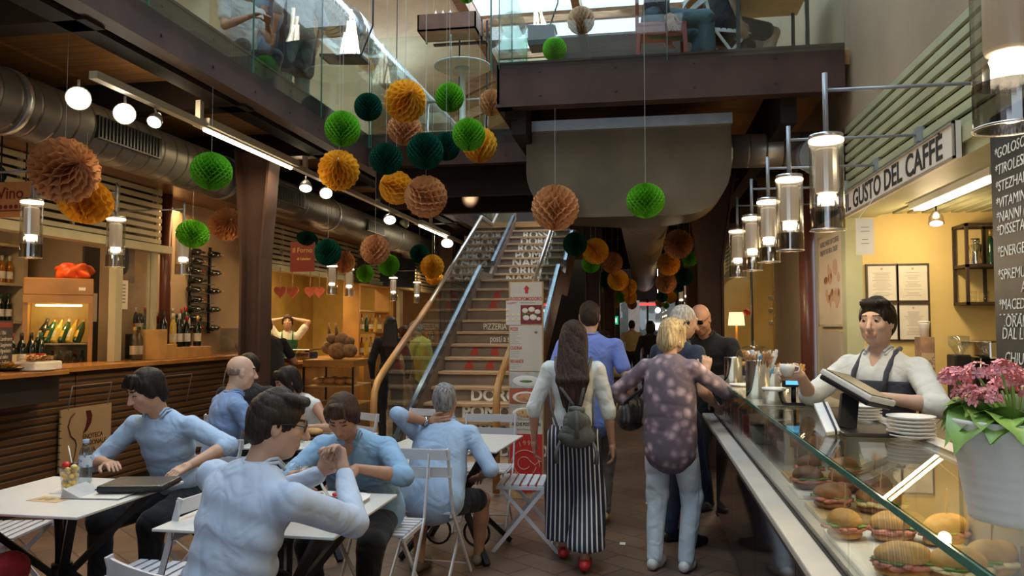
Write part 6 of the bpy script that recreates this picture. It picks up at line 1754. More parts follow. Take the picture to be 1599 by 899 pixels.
for i, s in enumerate(('ENOTECA', 'REGIONALE', 'EMILIA', 'ROMAGNA')):
    text_obj('lettering', s, 0.062, M_brn, t, (xb + 0.002, ya + (yb - ya) * 0.42, zb0 + H_ * (0.50 - 0.115 * i)), (0, 1, 0), (0, 0, 1), 0.0006, squeeze=0.92, bold=0.001)
# metal rail frames on the counter front
for y in (6.0, 7.3, 8.5):
    k = thing('bag_rail', ['thin metal bag rail on the bar front beside the emblem board', 'thin metal bag rail on the bar front in the middle', 'thin metal bag rail on the bar front by the column'][int((y - 6) / 1.2)], 'rail', (-4.97, y, 0.7))
    MB().tube([(-4.98, y, 0.7), (-4.92, y, 1.02), (-4.92, y + 0.5, 1.02), (-4.98, y + 0.5, 0.7)], 0.006, 6).build('rail_tube', M_alu, k)
# chips bowls etc on the extension
def heap(p, n, rx, ry, col, label, name):
    b = MB(); r = random.Random(n)
    for i in range(n):
        q = p + V(r.gauss(0, rx * 0.45), r.gauss(0, ry * 0.45), r.uniform(0, 0.035))
        a, e = r.uniform(0, 6.28), r.uniform(-0.6, 0.6)
        u = V(math.cos(a), math.sin(a), e).normalized(); w = u.cross(V(0, 0, 1)).normalized()
        b.add([q - u * 0.025 - w * 0.02, q + u * 0.03 - w * 0.015 + V(0, 0, 0.008), q + u * 0.02 + w * 0.02, q - u * 0.02 + w * 0.022 + V(0, 0, 0.01)], [(0, 1, 2, 3)])
    return tag(b.build(name, col), label, 'snacks', kind='stuff')
bp = pX(66, 570, -4.95); 
t = thing('snack_bowl', 'white oblong bowl of pale snacks on the left bar', 'bowl', (bp.x, bp.y, 1.182))
X_, Y_ = -4.9, pX(60, 570, -4.9).y
t.location = (X_, Y_, 1.182)
MB().prism([(X_ - 0.1, Y_ - 0.15, 1.182), (X_ + 0.1, Y_ - 0.15, 1.182), (X_ + 0.1, Y_ + 0.15, 1.182), (X_ - 0.1, Y_ + 0.15, 1.182)], (0, 0, 0.075)).build('bowl_body', M_white, t, bevel=0.015, fix=True)
heap(V(X_, Y_, 1.262), 70, 0.09, 0.13, mat('pale_snack', (0.66, 0.46, 0.22), 0.6, 0, 0.3, 30), 'pale crisps heaped in the white oblong bowl', 'snacks')
X_, Y_ = -5.05, 5.45
t = thing('chip_plate', 'dark plate piled with yellow crisps on the left bar', 'plate', (X_, Y_, 1.182))
MB().lathe([(0, 0), (0.10, 0), (0.16, 0.03), (0.155, 0.033), (0.1, 0.006), (0, 0.006)], (X_, Y_, 1.182), 28).build('plate_body', M_black, t)
heap(V(X_, Y_, 1.205), 110, 0.13, 0.13, mat('yellow_crisp', (0.80, 0.48, 0.09), 0.6, 0, 0.25, 30), 'yellow crisps piled on the dark plate', 'snacks')
X_, Y_ = -4.84, 5.52
t = thing('side_plate', 'small white plate with napkins beside the yellow crisps', 'plate', (X_, Y_, 1.182))
MB().lathe([(0, 0), (0.09, 0), (0.12, 0.012), (0.12, 0.015), (0, 0.008)], (X_, Y_, 1.182), 28).build('plate_body', M_white, t)
MB().ball((X_ - 0.02, Y_ - 0.02, 1.205), (0.06, 0.04, 0.015)).build('folded_napkin', mat('grey_napkin', (0.38, 0.33, 0.33), 0.7), t)
# menu board at the left edge
a, c = pt(-10, 572, 4.6), pt(24, 512, 4.6)
t = thing('bar_chalkboard', 'small black chalkboard with red heading at the left edge on the bar', 'chalkboard', ((a.x + c.x) / 2, 5.1, 1.182))
p0, p1 = pX(-14, 575, -5.0), pX(25, 570, -5.15)
d_ = (p1 - p0); d_.z = 0; d_.normalize()
q0 = V(p0.x, p0.y, 1.19); q1 = q0 + d_ * 0.34
MB().bar((q0 + q1) / 2 + V(0, 0, 0), (q0 + q1) / 2 + V(0, 0, 0.40), 0.34, 0.012, up=(d_.y, -d_.x, 0)).build('board', MATS['slate'], t)
nrm = V(d_.y, -d_.x, 0)
for i in range(6):
    text_obj('chalk_writing', ['i Vini', 'Lambrusco', 'Sangiovese', 'Pignoletto', 'al calice', 'e bollicine'][i], 0.045, M_chalk, t, q0 + d_ * 0.12 + nrm * 0.008 + V(0, 0, 0.30 - i * 0.048), d_, (0, 0, 1), 0.0005, shear=0.2)
MB().bar(q0 + d_ * 0.02 + nrm * 0.008 + V(0, 0, 0.365), q1 - d_ * 0.02 + nrm * 0.008 + V(0, 0, 0.365), 0.003, 0.04).build('red_heading', M_red, t)
# bottles on the bar (dark group by the crisps)
for i, (px, lab, lb, cp) in enumerate(((152, 'dark wine bottle with white label, leftmost behind the crisps', 'cream', 'red'), (164, 'wine bottle with tall white label behind the crisps', 'white', 'black'), (177, 'wine bottle with orange square label on the bar', 'orange', 'black'), (190, 'wine bottle with tall red label at the right of the group', 'red', 'green'))):
    q = pX(px - 55, 572, -5.25)
    bottle(V(-5.28, 5.72 + i * 0.105, ZB), lab, 'wine', 'dark', lb, cp, 1.0, band=(0.02, 0.12))
# glasses, jug, box further along
def at_bar(px, X=-5.3):
    d = pt(px, 560, 1.0) - V(0, 0, EYE)
    return d.y / d.x * X
for i, px in enumerate((240, 246, 254, 262)):
    tag(MB().lathe([(0, 0), (0.035, 0), (0.042, 0.17), (0.04, 0.17), (0.033, 0.008)], (-5.32, at_bar(px, -5.32) , ZB), 18).build('glass_jug', M_pet), 'tall clear jug standing on the bar left of the dark bottles', 'jug', 'clear jugs on the bar')
# wooden wine box with bottles in front of the pier
yb0 = at_bar(232, -5.2)
t = thing('wine_crate', 'stepped pale wooden wine crate on the bar holding bottles', 'crate', (-5.25, yb0 + 0.5, ZB))
M_crate = mat('crate_wood', (0.55, 0.32, 0.11), 0.5, 0, 0.15, 5)
MB().box(-5.33, -5.08, yb0, yb0 + 0.14, ZB, ZB + 0.32).build('tall_box', M_crate, t, bevel=0.003)
MB().box(-5.33, -5.08, yb0 + 0.14, yb0 + 0.32, ZB, ZB + 0.16).build('middle_box', M_crate, t, bevel=0.003)
MB().box(-5.33, -5.08, yb0 + 0.32, yb0 + 1.0, ZB, ZB + 0.12).build('low_box', M_crate, t, bevel=0.003)
bs = [(0.24, 0.16, 'wine', 'dark', None, 'black', 'black wine bottle standing in the wooden crate, leftmost'), (0.42, 0.12, 'slim', 'gold', 'cream', 'white', 'golden white-wine bottle in the wooden crate'), (0.54, 0.12, 'slim', 'dark', 'white', 'white', 'tall bottle with pale cap behind the golden one in the crate'),
      (0.68, 0.12, 'wine', 'dark', 'white', 'red', 'dark wine bottle with white label in the middle of the crate'), (0.90, 0.12, 'wine', 'dark', 'cream', 'gold', 'dark wine bottle with banded cream label at the right end of the crate')]
for dy, dz, kind, gl_, lb, cp, lab in bs:
    bottle(V(-5.2, yb0 + dy, ZB + dz), lab, kind, gl_, lb, cp, 1.18)
# bottles left of crate on the bar
r = random.Random(77)
k = 0
for i, px in enumerate((207, 214, 222, 229)):
    kind = ['wine', 'wine', 'slim', 'spirit'][i]
    bottle(V(-5.3, at_bar(px + 2, -5.3) , ZB), ['dark bottle on the bar beside the jugs', 'dark bottle with white low label left of the crate', 'slender dark bottle near the crate', 'squat dark bottle touching the crate'][i], kind, 'dark', ['cream', 'white', None, 'cream'][i], ['gold', 'black', 'green', 'black'][i], 1.15, name='wine_bottle')
# rear shelf of many spirit bottles behind (px 205-265, y 455-520)
yy0 = at_bar(214, -5.42)
t = thing('bottle_rack', 'low rear shelf carrying a crowd of spirit bottles behind the bar', 'shelf', (-5.42, yy0 + 0.45, ZB))
MB().box(-5.53, -5.36, yy0 - 0.05, yy0 + 0.92, ZB, ZB + 0.27).build('shelf_body', M_dark, t)
for i in [10] + list(range(10)) + list(range(11, 21)):
    gk = ['dark', 'clear', 'green', 'amber', 'red', 'dark', 'clear', 'gold', 'green', 'dark', 'green'][i % 11]
    bottle(V(-5.40 if i < 11 else -5.475, yy0 + (i % 11) * 0.085 + (0.04 if i > 10 else 0), ZB + 0.272), 'spirit bottle in the crowded row behind the bar' if i != 10 else 'green spirit bottle with red cap, tallest of the crowded row', ['spirit', 'slim'][i % 2], gk, ['cream', None, 'white', 'orange'][i % 4], ['black', 'red', 'gold', 'white'][i % 4] if i != 10 else 'red', 0.9 if i != 10 else 1.25, group='spirit bottles in the crowded row' if i != 10 else None, name='spirit_bottle')
# metal wall rack with bottles lying in it
t = thing('wall_bottle_rack', 'black wall rack holding wine bottles on their sides', 'rack', (-5.45, 8.6, 1.5))
ra = at_bar(300, -5.44); rb = at_bar(330, -5.44)
for y in (ra, rb):
    MB().box(-5.5, -5.47, y - 0.015, y + 0.015, 1.45, 2.55).build('upright', M_black, t)
for i in range(9):
    z = 1.52 + i * 0.118
    MB().box(-5.5, -5.42, ra - 0.02, rb + 0.02, z - 0.045, z - 0.038).build('bracket', M_black, t)
    bottle(V(-5.44, ra - 0.1 + (0.04 if i % 2 else 0), z), 'wine bottle lying in the black wall rack', 'wine', 'dark', 'cream' if i % 3 == 0 else None, ['red', 'gold', 'black'][i % 3], 1.05, tilt=(0.02, 1, 0), group='wine bottles lying in the wall rack')
    if i % 2 == 0:
        bottle(V(-5.44, ra + 0.35, z), 'second wine bottle lying farther along the wall rack', 'wine', 'dark', None, ['gold', 'red'][i % 2], 1.0, tilt=(0.02, 1, 0), group='wine bottles farther along the wall rack')
# shelf unit with wine at the far left
xs = -6.9
ya = pX(-25, 450, xs).y; yb = pX(36, 450, xs).y
t = thing('wine_shelf', 'pale shelf unit with rows of wine bottles at the left edge', 'shelf', (xs, (ya + yb) / 2, 0))
M_shelfp = mat('pale_shelf', (0.50, 0.42, 0.28), 0.5)
MB().box(xs - 0.35, xs, yb, yb + 0.06, 0, 2.75).build('side_panel', M_shelfp, t)
MB().box(xs - 0.35, xs, ya - 0.9, ya - 0.86, 0, 2.75).build('side_panel', M_shelfp, t)
MB().box(xs - 0.37, xs - 0.35, ya - 0.9, yb + 0.06, 0, 2.75).build('back_panel', M_dark, t)
zs = [1.22, 1.60, 2.02, 2.45]
for z in zs:
    MB().box(xs - 0.35, xs, ya - 0.9, yb, z - 0.03, z).build('shelf_board', M_shelfp, t)
for zi, z in enumerate(zs[:3]):
    for i in range(9):
        gk, lb, cp = [('amber', 'cream', 'red'), ('dark', 'white', 'green'), ('amber', 'white', 'white')][zi]
        bottle(V(xs - 0.12, yb - 0.07 - i * 0.105, z), ['amber bottle with red cap on the lowest visible row of the left shelf', 'dark green-capped wine bottle on the middle row of the left shelf', 'pale bottle with white label on the top row of the left shelf'][zi], 'wine', gk, lb, cp, 1.02,
               group=['bottom row of the left wine shelf', 'middle row of the left wine shelf', 'top row of the left wine shelf'][zi])
# wooden wine cabinet, lit, facing the walk
cx, cy = pt(91, 500, 6.75).x, 6.75
rz = math.radians(38)
t = thing('wine_cabinet', 'lit wooden wine cabinet with glass front and slanted bottles', 'cabinet', (cx, cy, 0), rz)
M_cab = mat('cabinet_oak', (0.36, 0.18, 0.045), 0.4, 0, 0.15, 4)
M_cabin = mat('cabinet_inside', (0.55, 0.42, 0.16), 0.5)
w = 0.30
def LB(x0, x1, y0, y1, z0, z1, nm, m, bev=0):
    return MB().box(x0, x1, y0, y1, z0, z1).build(nm, m, t, bevel=bev, W=False)
LB(-w, w, -0.02, 0.5, 1.85, 2.02, 'top_panel', M_cab, 0.01)
LB(-w, -w + 0.04, 0, 0.5, 0, 1.85, 'side_panel', M_cab); LB(w - 0.04, w, 0, 0.5, 0, 1.85, 'side_panel', M_cab)
LB(-w, w, 0.48, 0.5, 0, 1.85, 'back_panel', M_cabin); LB(-w, w, 0, 0.5, 0, 0.9, 'base_panel', M_cab)
LB(-w, w, -0.02, 0.0, 1.77, 1.85, 'door_frame', M_cab)
LB(-w + 0.04, w - 0.04, 0.03, 0.48, 1.36, 1.375, 'shelf_board', M_shelfp); LB(-w + 0.04, w - 0.04, 0.03, 0.48, 1.02, 1.035, 'shelf_board', M_shelfp)
LB(-w + 0.04, w - 0.04, 0.0, 0.006, 0.92, 1.77, 'glass_door', M_glass_w)
LB(0.17, 0.23, -0.022, -0.02, 1.9, 1.93, 'thermometer', M_white)
MB().tube([(-0.2, 0.1, 1.75), (0.2, 0.1, 1.75)], 0.01).build('cabinet_lamp', emis('cabinet_lamp', (1, 0.8, 0.4), 6), t, W=False)
R2 = Matrix.Rotation(rz, 3, 'Z')
lamp('cabinet_light', 'POINT', V(cx, cy, 0) + R2 @ V(0, 0.12, 1.70), 6, (1, 0.75, 0.3), 0.03)
for i in range(6):
    q = V(cx, cy, 0) + R2 @ V(-0.17 + i * 0.065, 0.10, 1.378)
    bottle(q, 'slanted sparkling wine bottle on the upper shelf of the lit cabinet', 'champ', ['dark', 'green', 'gold', 'green', 'gold', 'green'][i], ['cream', 'yellow', 'cream', 'yellow', 'white', 'yellow'][i], ['black', 'gold', 'gold', 'white', 'gold', 'gold'][i], 0.92, tilt=R2 @ V(0.3, 0.55, 1.0), group='slanted bottles in the lit cabinet')
for i in range(7):
    q = V(cx, cy, 0) + R2 @ V(-0.2 + i * 0.065, 0.15, 1.04)
    bottle(q, 'dark bottle on the dim lower shelf of the wooden cabinet', 'champ', 'dark', [None, 'cream'][i % 2], ['black', 'gold', 'red'][i % 3], 0.88, tilt=R2 @ V(0.1, 0.3, 1.0), group='dark bottles low in the wooden cabinet')
q = V(cx, cy, 2.02) + R2 @ V(0.12, 0.15, 0)
bb = blob(q + V(0, 0, 0.075), (0.17, 0.12, 0.085), 4, 0.55, 13, -0.8, 40, 26)
tag(bb.build('orange_bag', mat('orange_plastic_bag', (0.75, 0.10, 0.015), 0.4, 0, 0.2, 8, bump=0.5, bs=18)), 'crumpled bright orange plastic bag on top of the wooden cabinet', 'bag')
# notices on the glass and dark door
a, c = pX(178, 482, -5.23), pX(200, 438, -5.23)
t = thing('door_notice', 'white notice with dark lines taped on the dark glass door', 'notice', (-5.23, a.y, a.z))
MB().box(-5.232, -5.228, a.y, c.y, a.z, c.z).build('paper_sheet', M_paper, t)
b = MB()
for i in range(6):
    z = c.z - 0.05 - i * 0.035
    b.box(-5.228, -5.226, a.y + 0.03, c.y - 0.04, z - 0.008, z + 0.008)
b.build('lettering', M_greyink, t)
a, c = pX(133, 502, -5.9), pX(152, 458, -5.9)
t = thing('blank_notice', 'blank cream sheet beside the wooden cabinet', 'notice', (-5.9, a.y, a.z))
MB().box(-5.902, -5.898, a.y, c.y, a.z, c.z).build('paper_sheet', M_paper, t)
MB().box(-5.93, -5.902, a.y - 0.03, c.y + 0.03, 0.0, 2.4).build('backing_board', M_dark, t)
# dark winged poster on the glass
a, c = pX(184, 440, -5.23), pX(208, 385, -5.23)
t = thing('dark_poster', 'dark picture of a wing on the glass above the white notice', 'poster', (-5.23, a.y, a.z))
MB().box(-5.232, -5.229, a.y, c.y + 0.03, a.z, c.z + 0.25).build('sheet', mat('poster_brown', (0.10, 0.07, 0.05), 0.5, 0, 0.5, 6), t)
MB().ball((-5.228, a.y + 0.08, (a.z + c.z) / 2 + 0.05), (0.003, 0.09, 0.16), 16, 10).build('wing_shape', M_black, t)
lamp('bar_light', 'AREA', (-5.9, 5.5, 2.9), 45, WARM, 0.5, 2.5, aim=(-5.9, 5.5, 0))
lamp('bar_light', 'AREA', (-5.0, 8.2, 2.9), 30, WARM, 0.4, 2.0, aim=(-5.1, 8.2, 0))

# ---------------------------------------------------------------- bakery
t = thing('bakery_counter', 'wooden bakery counter below the woman in the green apron', 'counter', (-5.0, 11.5, 0))
MB().box(-5.3, -4.85, 10.1, 12.7, 0, 1.0).build('counter_body', mat('bakery_counter_wood', (0.34, 0.16, 0.045), 0.45, 0, 0.2, 4), t)
MB().box(-5.35, -4.8, 10.1, 12.7, 1.0, 1.04).build('counter_top', M_barwood, t, bevel=0.004)
lamp('bakery_light', 'AREA', (-6.0, 11.8, 2.95), 130, (1, 0.72, 0.33), 0.8, 3.0, aim=(-6.0, 11.8, 0))
t = thing('weighing_scales', 'steel shop scales on the bakery counter', 'scales', (-5.0, 10.9, 1.04))
MB().box(-5.12, -4.9, 10.78, 11.1, 1.04, 1.16).build('scale_body', M_chrome, t, bevel=0.02)
MB().box(-5.15, -4.87, 10.72, 11.16, 1.18, 1.195).build('weighing_pan', M_chrome, t, bevel=0.006)
MB().cyl((-5.01, 10.94, 1.15), (-5.01, 10.94, 1.185), 0.03).build('pan_support', M_black, t)
k = thing('glass_display_box', 'glass sneeze guard at the end of the wine bar before the column', 'glass case', (-5.15, 9.3, ZB))
for a_, b2 in (((-5.35, 9.1), (-5.35, 9.7)), ((-5.0, 9.1), (-5.0, 9.7))):
    MB().box(a_[0] - 0.004, a_[0] + 0.004, a_[1], b2[1], ZB, ZB + 0.32).build('glass_panel', M_pet, k)
MB().box(-5.36, -4.99, 9.1, 9.7, ZB + 0.32, ZB + 0.33).build('glass_lid', M_pet, k)
tag(blob((-5.17, 9.45, ZB + 0.11), (0.12, 0.2, 0.11), 3, 0.3, 8, -0.9).build('grey_cloth', mat('grey_cloth', (0.28, 0.28, 0.25), 0.8)), 'pile of grey cloth under the glass guard on the bar', 'cloth')
# wooden back wall fittings
x = -7.15
for i, (y0, y1, z0, z1, c, nm, lab) in enumerate(((11.0, 11.7, 1.9, 2.5, (0.52, 0.42, 0.26), 'hanging_sack', 'pale cloth sack hung on the bakery wall'), (12.1, 12.5, 2.1, 2.5, (0.10, 0.09, 0.06), 'framed_notice', 'small dark framed notice on the bakery wall'),
                                                (12.0, 12.7, 1.62, 1.95, (0.62, 0.56, 0.38), 'pinned_sheet', 'pinned cream sheet behind the apron woman'), (13.3, 13.9, 1.3, 2.7, (0.72, 0.55, 0.2), 'partition_screen', 'tall bright yellow panel of the bakery'))):
    t = tag(MB().box(x - 0.03, x, y0, y1, z0, z1).build(nm, mat('bak_%d' % i, c, 0.6, 0, 0.15, 8)), lab, 'panel' if i == 3 else 'notice')
for i, (px, lab) in enumerate(((437, 'red heart decoration hanging on a ribbon, leftmost in the bakery'), (456, 'second hanging red heart in the bakery'), (484, 'large red heart hanging right of the apron woman'), (498, 'pale red heart nearest the bakery corner'))):
    q = pX(px, 455, -5.1)
    t = thing('hanging_heart', lab, 'decoration', q)
    hp = []
    for j in range(20):
        a_ = 2 * PI * j / 20
        hx = 16 * math.sin(a_) ** 3; hz = 13 * math.cos(a_) - 5 * math.cos(2 * a_) - 2 * math.cos(3 * a_) - math.cos(4 * a_)
        hp.append((q.x + hx * 0.006, q.y, q.z + hz * 0.006))
    MB().prism(hp, (0, 0.03, 0)).build('heart', mat('heart_red', (0.42, 0.10, 0.06), 0.6, 0, 0.2, 20), t)
    MB().tube([q + V(0, 0.01, 0.05), (q.x, q.y + 0.01, 2.38)], 0.008, 5).build('ribbon', mat('pink_ribbon', (0.55, 0.28, 0.2), 0.6), t)
# shelf of loaves behind (yellow blobs) 
for i in range(8):
    q = V(-6.9, 10.6 + (i % 4) * 0.32, 1.42 if i < 4 else 1.78)
    bb = blob(q, (0.11, 0.14, 0.10), i, 0.15, 8)
    tag(bb.build('bread_loaf', mat('loaf_yellow', (0.62, 0.40, 0.12), 0.6, 0, 0.2, 8)), 'round yellow loaf on the bakery shelves behind the capped baker', 'bread', 'loaves on the bakery shelves')
t = thing('bakery_shelf', 'wooden shelves of round loaves on the bakery back wall', 'shelf', (-6.9, 11, 1.2))
for z in (1.30, 1.66):
    MB().box(-7.2, -6.7, 10.3, 11.8, z - 0.03, z).build('shelf_board', M_cab, t)
MB().box(-7.2, -6.7, 10.27, 10.3, 0, 2.0).build('side_panel', M_cab, t); MB().box(-7.2, -6.7, 11.8, 11.83, 0, 2.0).build('side_panel', M_cab, t)
# plush animals on the counter end
q = pX(528, 530, -4.3)
t = thing('plush_toys', 'pile of brown plush animals on the glass case beside the bakery', 'plush toys', (q.x, q.y, 1.07))
M_plush = mat('brown_plush', (0.26, 0.16, 0.09), 0.95, 0, 0.25, 20, bump=0.6, bs=90)
c = V(q.x, q.y, 1.07)
for i, (dx, dz, rr) in enumerate(((0, 0.12, 0.15), (-0.16, 0.16, 0.11), (0.17, 0.12, 0.12), (0.02, 0.28, 0.12), (-0.10, 0.30, 0.08), (0.14, 0.25, 0.09))):
    MB().ball(c + V(dx, 0.05 * (i % 2), dz), (rr, rr * 0.8, rr * 0.85)).build('plush_body', M_plush, t)
for dx in (-0.13, -0.02):
    MB().tube([c + V(dx, 0, 0.34), c + V(dx - 0.02, 0, 0.52)], [0.025, 0.012], 8).build('plush_ear', M_plush, t)
t = thing('bakery_glass_case', 'glass case of bread with wooden base beside the bakery', 'glass case', (q.x, q.y, 0))
xq, yq = q.x, q.y
MB().box(xq - 0.37, xq + 0.37, yq - 0.35, yq + 0.45, 0, 0.45).build('base', M_cab, t)
MB().box(xq - 0.37, xq + 0.37, yq - 0.35, yq + 0.45, 0.98, 1.0).build('top_board', M_barwood, t)
for sx in (-1, 1):
    for sy in (-0.35, 0.42):
        MB().box(xq + sx * 0.36 - 0.012, xq + sx * 0.36 + 0.012, yq + sy, yq + sy + 0.025, 0.45, 0.98).build('post', M_black, t)
MB().box(xq - 0.36, xq + 0.36, yq - 0.345, yq - 0.34, 0.46, 0.97).build('front_glass', M_glass_w, t)
MB().box(xq - 0.35, xq + 0.35, yq - 0.33, yq + 0.43, 0.70, 0.715).build('shelf_board', M_pick, t)
MB().box(xq - 0.37, xq + 0.37, yq - 0.35, yq + 0.45, 1.0, 1.07).build('upper_tray', M_cab, t)
for i in range(7):
    bb = blob((xq - 0.25 + (i % 4) * 0.165, yq - 0.1 + (i // 4) * 0.2, 0.77), (0.085, 0.07, 0.05), i, 0.15, 10)
    tag(bb.build('bread_loaf', mat('loaf_brown', (0.55, 0.30, 0.10), 0.6, 0, 0.2, 10)), 'brown loaf in the glass bread case', 'bread', 'loaves in the glass bread case')
# further shops: wooden cabinets, black panels, bottle shelf
q = pX(560, 480, -5.2)
t = thing('wooden_hutch', 'tall wooden cabinet with bottles right of the plush animals', 'cabinet', (-4.95, q.y, 0))
MB().box(-5.3, -4.9, q.y - 0.5, q.y + 1.2, 0, 1.0).build('base', M_cab, t)
for y in (q.y - 0.5, q.y + 1.15):
    MB().box(-5.3, -5.0, y, y + 0.06, 1.0, 2.3).build('side_panel', M_cab, t)
for z in (1.4, 1.8, 2.28):
    MB().box(-5.3, -5.0, q.y - 0.44, q.y + 1.15, z, z + 0.03).build('shelf_board', M_cab, t)
for i in range(12):
    bottle(V(-5.1, q.y - 0.33 + (i % 6) * 0.24, 1.43 if i < 6 else 1.0), 'bottle on the wooden cabinet right of the plush animals', 'wine', ['gold', 'clear', 'green', 'amber'][i % 4], 'cream' if i % 2 else None, ['gold', 'red', 'white'][i % 3], 1.1, group='bottles in the far wooden cabinet')
q = pX(567, 463, -5.0)
t = thing('black_menu_screen', 'small black and red menu screen above the wooden cabinet', 'screen', q)
MB().box(q.x - 0.02, q.x + 0.02, q.y - 0.25, q.y + 0.25, 2.32, 2.75).build('panel', M_dark, t)
MB().box(q.x + 0.02, q.x + 0.025, q.y - 0.2, q.y + 0.2, 2.36, 2.6).build('display', M_red, t)
q = pX(625, 425, -4.9)
t = thing('wall_screen', 'flat dark television hanging among the far pendants', 'television', q)
MB().bar(q + V(-0.3, -0.4, 0), q + V(0.15, 0.5, 0), 0.04, 0.6).build('screen', mat('screen_slate', (0.03, 0.04, 0.06), 0.25), t)
MB().tube([q + V(0, 0, 0.3), (q.x, q.y, 3.04)], 0.015, 8).build('bracket', M_black, t)
t = thing('far_bar', 'distant lit bar behind the stair glass on the left', 'counter', (-5, 17, 0))
MB().box(-5.3, -4.7, 15.2, 19.0, 0, 1.1).build('counter_body', M_cab, t)
MB().box(-5.35, -4.65, 15.2, 19.0, 1.1, 1.14).build('counter_top', M_barwood, t)
lamp('far_bar_light', 'AREA', (-5.6, 17, 2.8), 60, WARM, 0.5, 2.5, aim=(-5.4, 17, 0))
for i in range(14):
    bottle(V(-5.0 - 0.2 * (i % 2), 15.4 + i * 0.25, 1.14), 'bottle standing on the distant lit bar', 'wine', ['amber', 'dark', 'clear', 'red'][i % 4], 'cream' if i % 2 else None, 'red', 1.1, group='bottles on the distant bar')
lamp('hall_end_light', 'AREA', (0.1, 20, 3.0), 30, WARM2, 0.5, 4.0, aim=(0.1, 20, 0))
lamp('outside_light', 'POINT', (0.3, 25.0, 2.6), 25, (0.8, 0.95, 1.0), 0.3)

# ---------------------------------------------------------------- upper floor furnishings
ZF = 3.665
t = thing('round_high_table', 'round white pedestal table on the bridge of the upper floor', 'table', (-2.14, 8.95, ZF))
MB().lathe([(0, 1.0), (0.30, 1.0), (0.345, 1.012), (0.345, 1.025), (0, 1.03)], (-2.14, 8.95, ZF), 40).build('tabletop', mat('cool_white', (0.60, 0.64, 0.62), 0.4), t)
MB().lathe([(0, 0), (0.22, 0), (0.2, 0.015), (0.04, 0.03), (0.035, 0.95), (0.10, 1.0)], (-2.14, 8.95, ZF), 24).build('pedestal', MATS['cool_white'], t)
def tray(c, w, d, h, label, slope=0):
    t = thing('planter_tray', label, 'tray', (c.x, c.y, c.z))
    M = mat('tray_wood', (0.14, 0.07, 0.045), 0.5, 0, 0.2, 5)
    MB().box(c.x - w / 2, c.x + w / 2, c.y - d / 2, c.y + d / 2, c.z, c.z + 0.02).build('base_board', mat('tray_base', (0.35, 0.27, 0.2), 0.6), t)
    MB().box(c.x - w / 2, c.x + w / 2, c.y - d / 2, c.y - d / 2 + 0.02, c.z, c.z + h).build('front_board', M, t)
    MB().box(c.x - w / 2, c.x + w / 2, c.y + d / 2 - 0.02, c.y + d / 2, c.z, c.z + h).build('rear_board', M, t)
    MB().box(c.x - w / 2, c.x - w / 2 + 0.02, c.y - d / 2, c.y + d / 2, c.z, c.z + h).build('end_board', M, t)
    MB().box(c.x + w / 2 - 0.02, c.x + w / 2, c.y - d / 2, c.y + d / 2, c.z, c.z + h).build('end_board', M, t)
    for x in (c.x - w / 2 + 0.01, c.x + w / 2 - 0.01):
        MB().box(x - 0.012, x + 0.012, c.y + d / 2, c.y + d / 2 + 0.02, c.z - 0.02, c.z + h + 0.05).build('strap', M_black, t)
    return t
c = pt(703, 55, 9.7)
tray(c, 0.78, 0.4, 0.22, 'wooden tray full of bar things held up above the round white table')
k = thing('tray_stand', 'black metal stand carrying the wooden tray on the upper floor', 'stand', (c.x, 10.1, ZF))
for x in (c.x + 0.43, c.x + 0.05):
    MB().box(x - 0.012, x + 0.012, 10.02, 10.045, ZF, c.z + 0.3).build('upright', M_black, k)
MB().box(c.x - 0.3, c.x + 0.45, 9.95, 10.02, c.z - 0.025, c.z - 0.005).build('support_bar', M_black, k)
for i in range(7):
    q = c + V(-0.3 + i * 0.1, 0, 0.02)
    if i in (1, 2, 3):
        tag(MB().lathe([(0, 0), (0.02, 0), (0.022, 0.28), (0.01, 0.3), (0, 0.33)], q, 12).build('white_bottle', M_white), 'thin white bottle standing in the wooden tray upstairs', 'bottle', 'white bottles in the upstairs tray')
    else:
        tag(MB().lathe([(0, 0), (0.035, 0.0), (0.05, 0.12), (0.045, 0.22), (0, 0.27)], q, 12).build('cactus', mat('dark_cactus', (0.05, 0.06, 0.03), 0.7)), 'dark rounded cactus in the wooden tray upstairs', 'cactus', 'cacti in the upstairs tray')
# lamps of glowing rods over small dark trays
M_rod = emis('glowing_rod', (1.0, 0.90, 0.72), 5.0)
def rod_lamp(c, label, s=1.0, n=5):
    t = thing('rod_lamp', label, 'lamp', c)
    MB().prism([c + V(-0.24 * s, -0.12, 0), c + V(0.22 * s, -0.12, -0.03), c + V(0.22 * s, 0.14, -0.03), c + V(-0.24 * s, 0.14, 0)], (0, 0, 0.03)).build('dark_tray', M_black, t, fix=True)
    r = random.Random(n)
    for i in range(n):
        x = (-0.06 + i * 0.05) * s
        MB().cyl(c + V(x, 0, 0.03), c + V(x * 0.4 + r.uniform(-0.06, 0.06), 0, (0.28 + 0.12 * (i % 3)) * s), 0.014, 0.014, 10).build('light_rod', M_rod, t)
    MB().tube([c + V(0.1 * s, 0.1, 0.0), c + V(0.22 * s, 0.2, 0.42 * s), c + V(0.22 * s, 0.2, 7.2 - c.z)], 0.01, 6).build('suspension_arm', M_black, t)
    return t
rod_lamp(pt(540, 92, 7.5), 'hanging lamp of white glowing rods over a dark tray, left of the spiral duct')
rod_lamp(pt(842, 46, 9.6), 'hanging lamp of glowing rods with black box seen through the balcony glass', 1.0, 4)
cc = pt(842, 46, 9.6)
o = tag(MB().prism([cc + V(-0.2, -0.15, 0.0), cc + V(0.2, -0.15, 0.0), cc + V(0.24, -0.15, -0.25), cc + V(-0.12, -0.15, -0.25)], (0, 0.3, 0)).build('black_box', M_black, fix=True), 'black tapered box hanging below the glowing rods behind the balcony glass', 'box')
